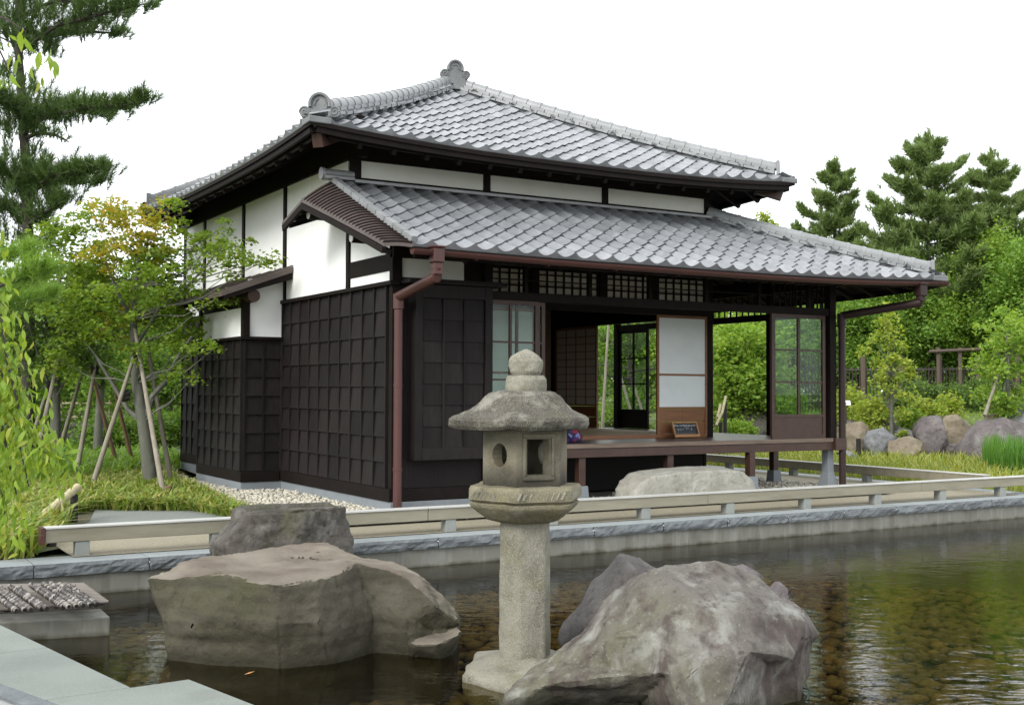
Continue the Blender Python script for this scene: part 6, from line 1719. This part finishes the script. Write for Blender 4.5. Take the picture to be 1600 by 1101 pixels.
for k in range(14):
    c = f0 + fd * (k / 13); m = MB(); m.cyl(c, c + Vector((0, 0, 1.25)), .03, n=8); m.build('fence_post', M['bamboo_fence'], bf, smooth=True)
for k in (10.3, 11.5, 12.4):
    a, b = f0 + fd * (k / 13), f0 + fd * ((k + .55) / 13); m = MB(); m.tube([a, a + Vector((0, 0, 1.2)), a.lerp(b, .15) + Vector((0, 0, 1.42)), a.lerp(b, .5) + Vector((0, 0, 1.5)), a.lerp(b, .85) + Vector((0, 0, 1.42)), b + Vector((0, 0, 1.2)), b], .02, 6); m.build('fence_hoop', M['bamboo_fence'], bf, smooth=True)

# ---- the pine at the upper left, branch by branch
PD = 19.0; pb_ = P(44, 770, d=PD); pb_.z = 0
pt_ = thing('pine_tree', 'black pine with layered dark branches reaching in from the left edge', 'pine tree', tuple(pb_), GL)
r = np.random.default_rng(5); m = MB(); tk = [pb_, P(44, 560, d=PD), P(45, 400, d=PD), P(40, 250, d=PD), P(30, 100, d=PD), P(28, -60, d=PD), P(24, -200, d=PD)]
m.tube(tk, [.12, .11, .095, .08, .065, .05, .03], 10); Cs = []; Ds = []
for a, b, rx_, ry_, nt_ in ((30, 25, 75, 45, 120), (140, 28, 70, 26, 60), (200, 14, 30, 14, 20), (60, 72, 50, 16, 40), (40, 165, 60, 34, 110), (120, 176, 62, 20, 70), (20, 200, 45, 28, 70), (180, 166, 28, 9, 16), (20, 262, 60, 34, 110), (95, 274, 68, 24, 80), (45, 298, 70, 22, 80), (150, 264, 26, 9, 14), (15, 330, 40, 24, 45), (75, 312, 34, 16, 28), (5, 365, 30, 14, 22), (60, 345, 26, 12, 16), (50, 120, 20, 8, 8), (0, 110, 30, 20, 26)):
    nt_ = int(nt_ * .7); q = r.normal(0, .5, (nt_, 3)); k_ = PD / FPX; c_ = np.array(P(a, b, d=PD)); Cs.append(c_ + np.outer(q[:, 0] * rx_ * k_, np.array(RT)) + np.outer(q[:, 1] * ry_ * k_, np.array(UP)) + np.outer(q[:, 2] * rx_ * k_ * .9, np.array(FW))); dd_ = np.array(RT)[None] * q[:, 0:1] * .6 + np.array([[0, 0, 1.0]]); Ds.append(dd_ / np.linalg.norm(dd_, axis=1, keepdims=True))
for path, wd_, nt_ in (([(30, 80, 0), (90, 40, -.3), (160, 22, -.6), (228, 6, -.9)], .5, 95), ([(30, 60, 0), (80, 56, .4), (130, 50, .7), (190, 52, .8)], .5, 75), ([(30, 70, 0), (60, 10, -.2), (100, 0, -.5), (150, 5, -.6)], .55, 70), ([(30, 90, 0), (10, 40, .3), (-30, 20, .2)], .6, 60),
                      ([(38, 200, 0), (80, 180, -.3), (140, 168, -.6), (195, 165, -.9), (236, 153, -1.1)], .38, 105), ([(38, 205, 0), (70, 168, .5), (115, 165, .9), (170, 180, 1.0)], .42, 85), ([(38, 190, 0), (20, 165, -.5), (-20, 150, -.8)], .5, 60),
                      ([(42, 215, 0), (60, 208, -.2), (85, 210, -.5), (108, 222, -.6)], .16, 14), ([(44, 300, 0), (80, 275, -.4), (125, 268, -.7), (165, 262, -1.0)], .40, 95), ([(44, 300, 0), (70, 290, .5), (110, 285, .9), (160, 285, 1.1)], .42, 85), ([(44, 310, 0), (20, 270, -.3), (-20, 260, -.4)], .5, 80),
                      ([(44, 350, 0), (60, 340, -.3), (90, 318, -.5), (110, 305, -.8)], .28, 40), ([(44, 360, 0), (20, 330, .3), (0, 320, .5)], .4, 45), ([(44, 380, 0), (65, 378, .4), (90, 360, .6)], .25, 25), ([(30, 20, 0), (60, -40, .1), (120, -60, -.3)], .6, 60)):
    p = [P(a, b, d=PD + c * 1.3) for a, b, c in path]; m.tube(p, [.04] + [.028] * (len(p) - 2) + [.008], 6)
    C, D, T = pine_branch(r, p, wd_ * 1.1, nt_); Cs.append(C); Ds.append(D)
    for a, b in T: m.tube([Vector(a), Vector(b)], [.01, .004], 4)
m.build('trunk', M['bark_dark'], pt_, smooth=True)
V, F = needles(r, np.concatenate(Cs), np.concatenate(Ds), 42, .185, .0052); link('crown', np_mesh('crown', V, F, G['pine']), pt_)
# nearer pine bough at the left edge
PD2 = 9.0; nb_ = P(-130, 900, d=PD2); nb_.z = -.1
pn = thing('pine_tree', 'soft dark pine bough close by at the left edge below the tall pine', 'pine tree', tuple(nb_), GL)
m = MB(); m.tube([nb_, P(-120, 600, d=PD2), P(-110, 380, d=PD2)], [.09, .07, .03], 8); Cs = []; Ds = []
for path, wd_, nt_ in (([(-115, 500, 0), (-40, 460, 0), (20, 440, -.2), (75, 425, -.3)], .3, 75), ([(-115, 520, 0), (-40, 490, .2), (30, 475, .3), (85, 462, .4)], .3, 70), ([(-115, 450, 0), (-50, 420, 0), (10, 402, 0), (45, 396, 0)], .2, 40)):
    p = [P(a, b, d=PD2 + c) for a, b, c in path]; m.tube(p, [.02, .016, .012, .005], 6); C, D, T = pine_branch(r, p, wd_, nt_); Cs.append(C); Ds.append(D)
m.build('trunk', M['bark_dark'], pn, smooth=True)
V, F = needles(r, np.concatenate(Cs), np.concatenate(Ds), 46, .12, .0028); link('crown', np_mesh('crown', V, F, G['mid']), pn)

# ---- hanging cherry leaves, close to the left edge
def hang_leaves(r, anchors, n, size, spread):
    C = []; 
    for (a, b, d) in anchors:
        c = np.array(P(a, b, d=d)); C.append(c + r.normal(0, 1, (n, 3)) * np.array([spread, spread, spread * 1.1]))
    C = np.concatenate(C); n_ = len(C)
    d = r.normal(0, .38, (n_, 3)); d[:, 2] -= 1; d /= np.linalg.norm(d, axis=1, keepdims=True); s = np.cross(d, r.normal(0, 1, (n_, 3))); s /= np.linalg.norm(s, axis=1, keepdims=True); nn = np.cross(s, d)
    L = (size * r.uniform(.6, 1.25, n_))[:, None]; V = []
    prof = ((0, 0), (.2, .12), (.45, .165), (.7, .11), (1.0, 0)); pts_ = []
    for sg in (1, -1):
        for f_, w_ in (prof if sg == 1 else prof[-2:0:-1]): pts_.append(C + d * L * f_ + s * L * w_ * sg + nn * L * (.10 * (1 if w_ > 0 else 0) - .25 * (f_ - .4) ** 2))
    V = np.stack(pts_, 1).reshape(-1, 3); k = len(pts_)
    b = np.arange(n_)[:, None] * k; F = np.concatenate([b + np.array([[0, 1, 7]]), b + np.array([[1, 2, 7]]), b + np.array([[7, 2, 6]]), b + np.array([[2, 3, 6]]), b + np.array([[6, 3, 5]]), b + np.array([[3, 4, 5]])])
    return V, F
r = np.random.default_rng(9); ht = P(-230, 900, d=5.6); ht.z = -.12
ch = thing('weeping_cherry', 'weeping cherry with long yellow green leaves hanging at the left edge', 'tree', tuple(ht), GL)
m = MB(); m.tube([ht, P(-210, 400, d=5.6), P(-150, -50, d=5.6)], [.08, .07, .05], 8); anch = []
for tw in ([(-150, 300), (-40, 360), (0, 480), (10, 560), (30, 640), (48, 690), (70, 705), (84, 735)], [(-150, 350), (-50, 430), (-8, 560), (-2, 640), (14, 720), (30, 790)], [(-150, 400), (-60, 600), (-10, 720), (8, 790), (5, 840)], [(-150, 380), (-40, 500), (10, 600), (20, 650), (45, 760)]):
    p = [P(a, b, d=5.4 - .05 * i) for i, (a, b) in enumerate(tw)]; m.tube(p, [.014] * 2 + [.006] * (len(p) - 3) + [.003], 5)
    for i in range(2, len(tw)):
        for k in range(4):
            t_ = k / 4; anch.append((tw[i - 1][0] + (tw[i][0] - tw[i - 1][0]) * t_, tw[i - 1][1] + (tw[i][1] - tw[i - 1][1]) * t_, 5.4 - .05 * i))
p = [P(a, b, d=5.0) for a, b in ((-150, -20), (-40, 20), (10, 30), (40, 50))]; m.tube(p, [.012, .008, .005, .003], 5)
p = [P(a, b, d=5.0) for a, b in ((-40, 20), (0, 80), (14, 110))]; m.tube(p, [.008, .004, .003], 5)
m.build('trunk', M['bark_dark'], ch, smooth=True)
V, F = hang_leaves(r, anch, 22, .06, .05); V2, F2 = hang_leaves(r, [(40, 52, 5), (42, 82, 5), (70, 78, 5), (74, 100, 5), (12, 68, 5), (8, 112, 5), (16, 122, 5), (64, 124, 5), (10, 90, 5)], 3, .075, .02)
link('crown', np_mesh('crown', np.concatenate([V, V2]), np.concatenate([F, F2 + len(V)]), G['cherry']), ch)

# ---- right bank: raised lawn, reeds, rushes
bank = [(14.6, 8.2), (15.2, 6.2), (16.0, 5.0), (16.6, 3.6), (18.5, -2), (60, -30), (120, 40), (60, 110), (22, 60), (16, 30)]
inn = [(p[0], p[1]) for p in bank[:5]]
m = MB(); V = []; F = []
rows = [(0, .05), (.5, .55), (3, .68), (12, .82), (60, 1.3)]
edge = [(13.6, 30), (14.3, 16), (14.7, 8.2), (15.3, 6.3), (16.0, 5.2), (16.7, 3.7), (18.0, .5), (21, -8), (28, -24)]
for dd_, z in rows:
    for (x_, y_) in edge:
        d = Vector((.82, .57)); V.append((x_ + d.x * dd_, y_ + d.y * dd_, z))
n_ = len(edge)
for i in range(len(rows) - 1):
    for k in range(n_ - 1): F.append((i * n_ + k, i * n_ + k + 1, (i + 1) * n_ + k + 1, (i + 1) * n_ + k)[::-1])
m.add(V, F); o = m.build('lawn', M['lawn'], smooth=True); kind(o, 'structure')
def bankz(x_, y_):
    # distance beyond the edge line along (.82,.57)
    best = 1e9
    for (x0, y0), (x1, y1) in zip(edge[:-1], edge[1:]):
        det = .82 * (y1 - y0) - .57 * (x1 - x0)
        if abs(det) < 1e-6: continue
        s_ = ((x_ - x0) * (y1 - y0) - (y_ - y0) * (x1 - x0)) / det
        u_ = (.82 * (y_ - y0) - .57 * (x_ - x0)) / (.82 * (y1 - y0) - .57 * (x1 - x0))
        if -.05 <= u_ <= 1.05 and abs(s_) < abs(best): best = s_
    if best > 1e8 or best < 0: return 0.0
    for (d0, z0), (d1, z1) in zip(rows[:-1], rows[1:]):
        if d0 <= best <= d1: return z0 + (z1 - z0) * (best - d0) / (d1 - d0)
    return 1.3
r = np.random.default_rng(15)
def strip(n, a, b): return np.array([[edge[0][0]]])
# lawn blades on the near part of the lawn
xy = r.uniform([15, -4], [30, 30], (26000, 2)); z = np.array([bankz(a, b) for a, b in xy]); k = z > .5
blade_obj('lawn_grass', xy[k], z[k], .13, .02, .7, G['lawn'])
xy = scatter(r, [(9.4, -1.4), (9.4, 10), (14.6, 10.5), (15.2, 6.0), (16.6, 3.2), (17, -1.4)], 12000)
dn = np.hypot(xy[:, 0] - CAM.x, xy[:, 1] - CAM.y)
blade_obj('reed_bed', xy, -.12, .30, .022, .6, G['reed'])
c = P(1572, 735, z=-.1); q = scatter(r, [tuple(P(*k_, z=-.1))[:2] for k_ in ((1536, 738), (1545, 730), (1680, 734), (1690, 752), (1560, 744))], 2600)
V, a, b = blades(r, q, -.1, .62, .018, .2); o = link('rush_clump', blade_mesh('rush_clump', V, a, b, G['rush'])); tag(o, 'dense clump of upright green rushes at the right edge before the boulders', 'rushes')
# ---- trees at the right
def gz(px, d): c = P(px, 640, d=d); c.z = bankz(c.x, c.y) - .05; return c
GR = 'trees on the right bank'
for px, d, h, sp, nb, sd2, lab in ((1298, 44, 0, 2.1, 34, 31, 'narrow pine rising alone above the end of the veranda roof'), (1456, 40, 0, 3.0, 38, 32, 'tall wide armed pine, tallest tree at the right'), (1556, 41, 0, 2.5, 36, 33, 'bushy pine right of the tallest pine')):
    b = gz(px, d); topy = {31: 262, 32: 222, 33: 252}[sd2]; h = P(px, topy, d=d).z - b.z
    pine('pine_tree', lab, GR, b, h, sp, nb, sd2, z0=.36, tufts=62, ln=.25, wd=.017, nd=20, mat='pine_far', trunk_r=.13)
for px, d, top, rad, lm, sd2, lab, n_ in ((1345, 33, 455, (1.7, 1.6), 'mid', 41, 'rounded green tree beside the veranda roof corner', 90), (1425, 34, 405, (2.0, 1.8), 'mid', 42, 'broad green tree below the tallest pine', 110), (1505, 33, 385, (2.0, 1.8), 'mid', 43, 'full green tree under the bushy pine', 110), (1590, 32, 380, (2.0, 1.8), 'light', 44, 'light green tree at the right edge', 110),
                                      (1385, 38, 440, (2.4, 2), 'light', 45, 'pale green tree between the rounded tree and the broad tree', 90), (1290, 36, 500, (2, 1.8), 'mid', 46, 'green tree showing beside the downpipe post', 80), (1665, 30, 360, (2.2, 2), 'mid', 47, 'green tree cut by the right edge', 80), (1480, 40, 470, (3.2, 2.4), 'dark', 48, 'shaded green tree deep behind the fence', 90),
                                      (1120, 38, 470, (2.2, 2), 'light', 49, 'pale tree far behind the open side of the veranda', 80), (1240, 40, 480, (2.4, 2), 'mid', 50, 'green tree behind the glass door of the veranda', 80), (1015, 40, 470, (2.6, 2.4), 'mid', 51, 'green tree in the distance behind the back rooms', 80), (930, 42, 480, (2.6, 2.4), 'mid', 52, 'green tree seen far through the back opening', 80), (1560, 45, 470, (4, 3), 'dark', 53, 'dark tree mass deep behind the right pines', 90)):
    if px > 1280: d += 7
    b = gz(px, d); zt = P(px, top, d=d).z; hgt = zt - b.z; rz = hgt * .42; kx = 1.0
    if px > 1280: rz = (zt - P(px, 580, d=d).z) * .5; kx = 1.25
    tree('broadleaf_tree', lab, GR, b, hgt, (rad[0] * kx, rad[1] * kx, rz), hgt - rz, lm, int(n_ * .75), 420, .72, .125, .3, .1, seed=sd2, flat=.7)
# tree standing close by in the side opening, with its tip above the roof
b = gz(1168, 27.5)
tree('garden_tree', 'bright green bushy tree framed by the open side of the veranda', GR, b, 4, (.95, .9, 1.5), 1.75, 'light', 70, 200, .4, .12, .25, .07, seed=61)
b = gz(1203, 46); zt = P(1203, 336, d=46).z - b.z
tree('broadleaf_tree', 'tree whose yellow green tip just shows above the lower roof', GR, b, zt, (.5, .5, 2.4), zt - 2.4, 'yellow', 50, 120, .4, .16, .2, .08, seed=62)
b = gz(1392, 25.5); ex_ = np.array([list(P(a, c_, d=25.5)) for a, c_ in ((1385, 478), (1380, 500), (1392, 490), (1376, 520), (1398, 515), (1366, 530), (1388, 540), (1352, 545), (1410, 540))])
tree('young_tree', 'slender yellow green tree with pale trunk between the boulders and the fence', GR, b, 3, (.55, .5, .95), 1.5, 'yellow', 26, 80, .2, .095, .1, .045, seed=63, extra=ex_)
b = gz(1575, 25.0)
tree('young_tree', 'young green tree propped by two poles at the right edge', GR, b, 3, (.75, .75, 1.4), 1.95, 'light', 44, 120, .27, .10, .1, .055, seed=64)
stake_set('tree_stakes', 'two pale poles on black anchors under the tree at the right edge', GS, [(1562, 580, 1541, 642, .1, -.4), (1578, 586, 1594, 642, .1, .3)], 25.0)
for px, lab in ((1541, 'black anchor stake left of the propped tree at the right'), (1597, 'black anchor stake right of the propped tree'), (1341, 'black anchor stake near the small white sign')):
    c = P(px, 640, d=24.7); zz = bankz(c.x, c.y); m = MB(); m.cyl((c.x, c.y, zz - .1), (c.x, c.y, zz + .38), .05, n=8); tag(m.build('anchor_stake', M['black_post']), lab, 'stake', 'black anchor stakes on the lawn')
for px, d, top, rx, lm, sd2, lab in ((1465, 33, 588, .75, 'dark', 71, 'dark clipped round shrub before the fence'), (1418, 34, 590, .6, 'dark', 72, 'dark round shrub behind the slender yellow tree'), (1530, 34, 586, .8, 'dark', 73, 'dark hedge shrub right along the fence'), (1325, 27, 600, .45, 'yellow', 74, 'yellow green shrub by the small white sign'), (1362, 26, 622, .4, 'yellow', 75, 'low yellowing shrub below the slender tree'),
                                  (1452, 26.5, 614, .3, 'yellow', 76, 'thin pale yellow shrub above the dark boulder'), (1425, 26, 640, .2, 'light', 77, 'small light green plant on top of the bank'), (1130, 30, 590, .9, 'dark', 78, 'dark shrub at the left of the side opening'), (1150, 26.5, 655, .4, 'light', 79, 'small bright shrub beside the broad grey boulder'), (1480, 27, 618, .2, 'yellow', 80, 'wispy yellow plant on the lawn by the fence'), (1215, 29, 600, 1.0, 'mid', 81, 'green shrub behind the glass door'),
                                  (1000, 30, 600, 1.2, 'mid', 82, 'green shrub beyond the back glass door'), (948, 32, 620, .9, 'dark', 83, 'dark shrub beyond the back opening')):
    b = gz(px, d); hgt = max(.3, P(px, top, d=d).z - b.z)
    tree('shrub', lab, 'shrubs in the garden', b, hgt, (rx, rx, hgt * .45), hgt * .5, lm, 36, 110, .26, .09, .3, .025, seed=sd2, cat='shrub')
b = gz(985, 31); pine('pine_tree', 'pine in the garden seen through the back glass door', GR, b, P(985, 400, d=31).z, 2.2, 20, 90, z0=.15, tufts=18, ln=.18, wd=.010, nd=14, mat='pine', trunk_r=.1)
stake_set('tree_stakes', 'tall pale pole and slanting ones seen through the back of the house', GS, [(951, 500, 941, 668, 0, -.2), (962, 560, 985, 640, .3, .2), (990, 600, 1006, 650, .2, .2)], 29)

# ---- fence of thin bars at the right, and the guard rail beyond
M['iron'] = PM('dark_brown_iron', (0.035, 0.028, 0.022), .6, coords='World')
M['guard'] = PM('salmon_guard_rail', (0.55, 0.30, 0.20), .6, coords='World')
M['fence_post'] = PM('brown_timber_post', (0.075, 0.055, 0.04), .8, coords='World')
def bar_fence(label, px0, px1, d0, d1, top, n, rails, every=0):
    a, b = P(px0, 620, d=d0), P(px1, 620, d=d1); a.z = bankz(a.x, a.y); b.z = bankz(b.x, b.y)
    t = thing('bar_fence', label, 'fence', tuple(a)); d = b - a; bar = None
    for k in range(n + 1):
        c = a + d * (k / n); h = top
        if every and k % every == 0:
            m = MB(); m.cyl(c - Vector((0, 0, .2)), c + Vector((0, 0, h + .35)), .085, n=8); m.build('fence_post', M['fence_post'], t)
        else:
            m = MB(); m.box(c.x - .014, c.y - .014, c.z - .1, c.x + .014, c.y + .014, c.z + h); m.build('fence_bar', M['iron'], t)
    for z in rails:
        m = MB(); m.beam(a + Vector((0, 0, z)), b + Vector((0, 0, z)), .04, .05); m.build('fence_rail', M['iron'], t)
bar_fence('dark iron bar fence with brown posts behind the lawn at the right', 1290, 1640, 37, 36, 1.35, 64, (.25, 1.28), 11)
bar_fence('dark iron bar fence seen through the open side of the veranda', 1085, 1290, 33, 36, 1.75, 36, (.3, 1.35), 0)
a, b = P(1280, 575, d=47), P(1660, 575, d=44); a.z = b.z = 0
gr_ = thing('guard_rail', 'salmon coloured double guard rail beyond the bar fence', 'guard rail', tuple(a))
for py in (561, 571):
    p0, p1 = P(1290, py - 1, d=47), P(1660, py + 9, d=44); m = MB(); m.beam(p0, p1, .08, .15); m.build('guard_beam', M['guard'], gr_)
for k in range(12):
    c = P(1290, 570, d=47).lerp(P(1660, 575, d=44), k / 11); m = MB(); m.cyl((c.x, c.y + .12, 0), (c.x, c.y + .12, c.z + .3), .07, n=8); m.build('guard_post', M['fence_post'], gr_)
# top rail of a timber frame near the fence
p0, p1 = P(1452, 549, d=36), P(1535, 545, d=36); tf = thing('timber_frame', 'horizontal weathered pole on two brown posts behind the slender yellow tree', 'post frame', (p0.x, p0.y, .8))
m = MB(); m.cyl(p0, p1, .05, n=8); m.build('top_pole', M['fence_post'], tf, smooth=True)
for px in (1466, 1500):
    c = P(px, 545, d=36.1); m = MB(); m.cyl((c.x, c.y, .6), (c.x, c.y, c.z + .05), .06, n=8); m.build('frame_post', M['fence_post'], tf, smooth=True)
c = P(1323, 629, d=25.5); t = thing('plant_sign', 'small white plant label on a thin black stem by the yellow shrub', 'sign', (c.x, c.y, .6))
m = MB(); m.frame(c - RT * .09 - Vector((0, 0, .05)), RT * .18, Vector((.02, .03, .0)), Vector((.03, .05, .10))); m.build('sign_plate', PM('white_plate', (.7, .72, .74), .5), t)
m = MB(); m.cyl((c.x, c.y + .02, .5), (c.x, c.y + .02, c.z), .012, n=6); m.build('sign_stem', M['black_post'], t)
# far wood closing the view all round
r = np.random.default_rng(77); V = []; F = []; n0 = 0
cl = []
for k in range(420):
    th = r.uniform(-.95, 1.45); d = r.uniform(62, 85); cl.append((CAM.x + math.sin(th) * d, CAM.y + math.cos(th) * d, r.uniform(0, 5.2)))
V, F = leaf_quads(foliage(r, np.array(cl), 150, 2.6, .7), .5, r, .4, .7); o = link('far_wood', np_mesh('far_wood', V, F, G['mid'])); kind(o, 'stuff')
# fallen leaves on the water
M['leaf_dry'] = PM('fallen_leaf', (.45, .22, .08), .7)
for px, py, lab in ((60, 995, 'orange fallen leaf floating left of its pair by the concrete block'), (74, 992, 'fallen leaf floating right beside the leftmost one'), (124, 985, 'single orange fallen leaf near the end of the concrete block'), (390, 1052, 'fallen leaf floating below the flat rock')):
    c = P(px, py, z=WZ + .004); m = MB(); m.add([c + Vector((-.035, 0, 0)), c + Vector((-.005, -.016, .006)), c + Vector((.035, .003, .012)), c + Vector((.004, .018, .006))], [(0, 1, 2, 3)])
    tag(m.build('fallen_leaf', M['leaf_dry']), lab, 'leaf', 'fallen leaves on the pond')

for o in bpy.data.objects:
    if '_base' in o: del o['_base']
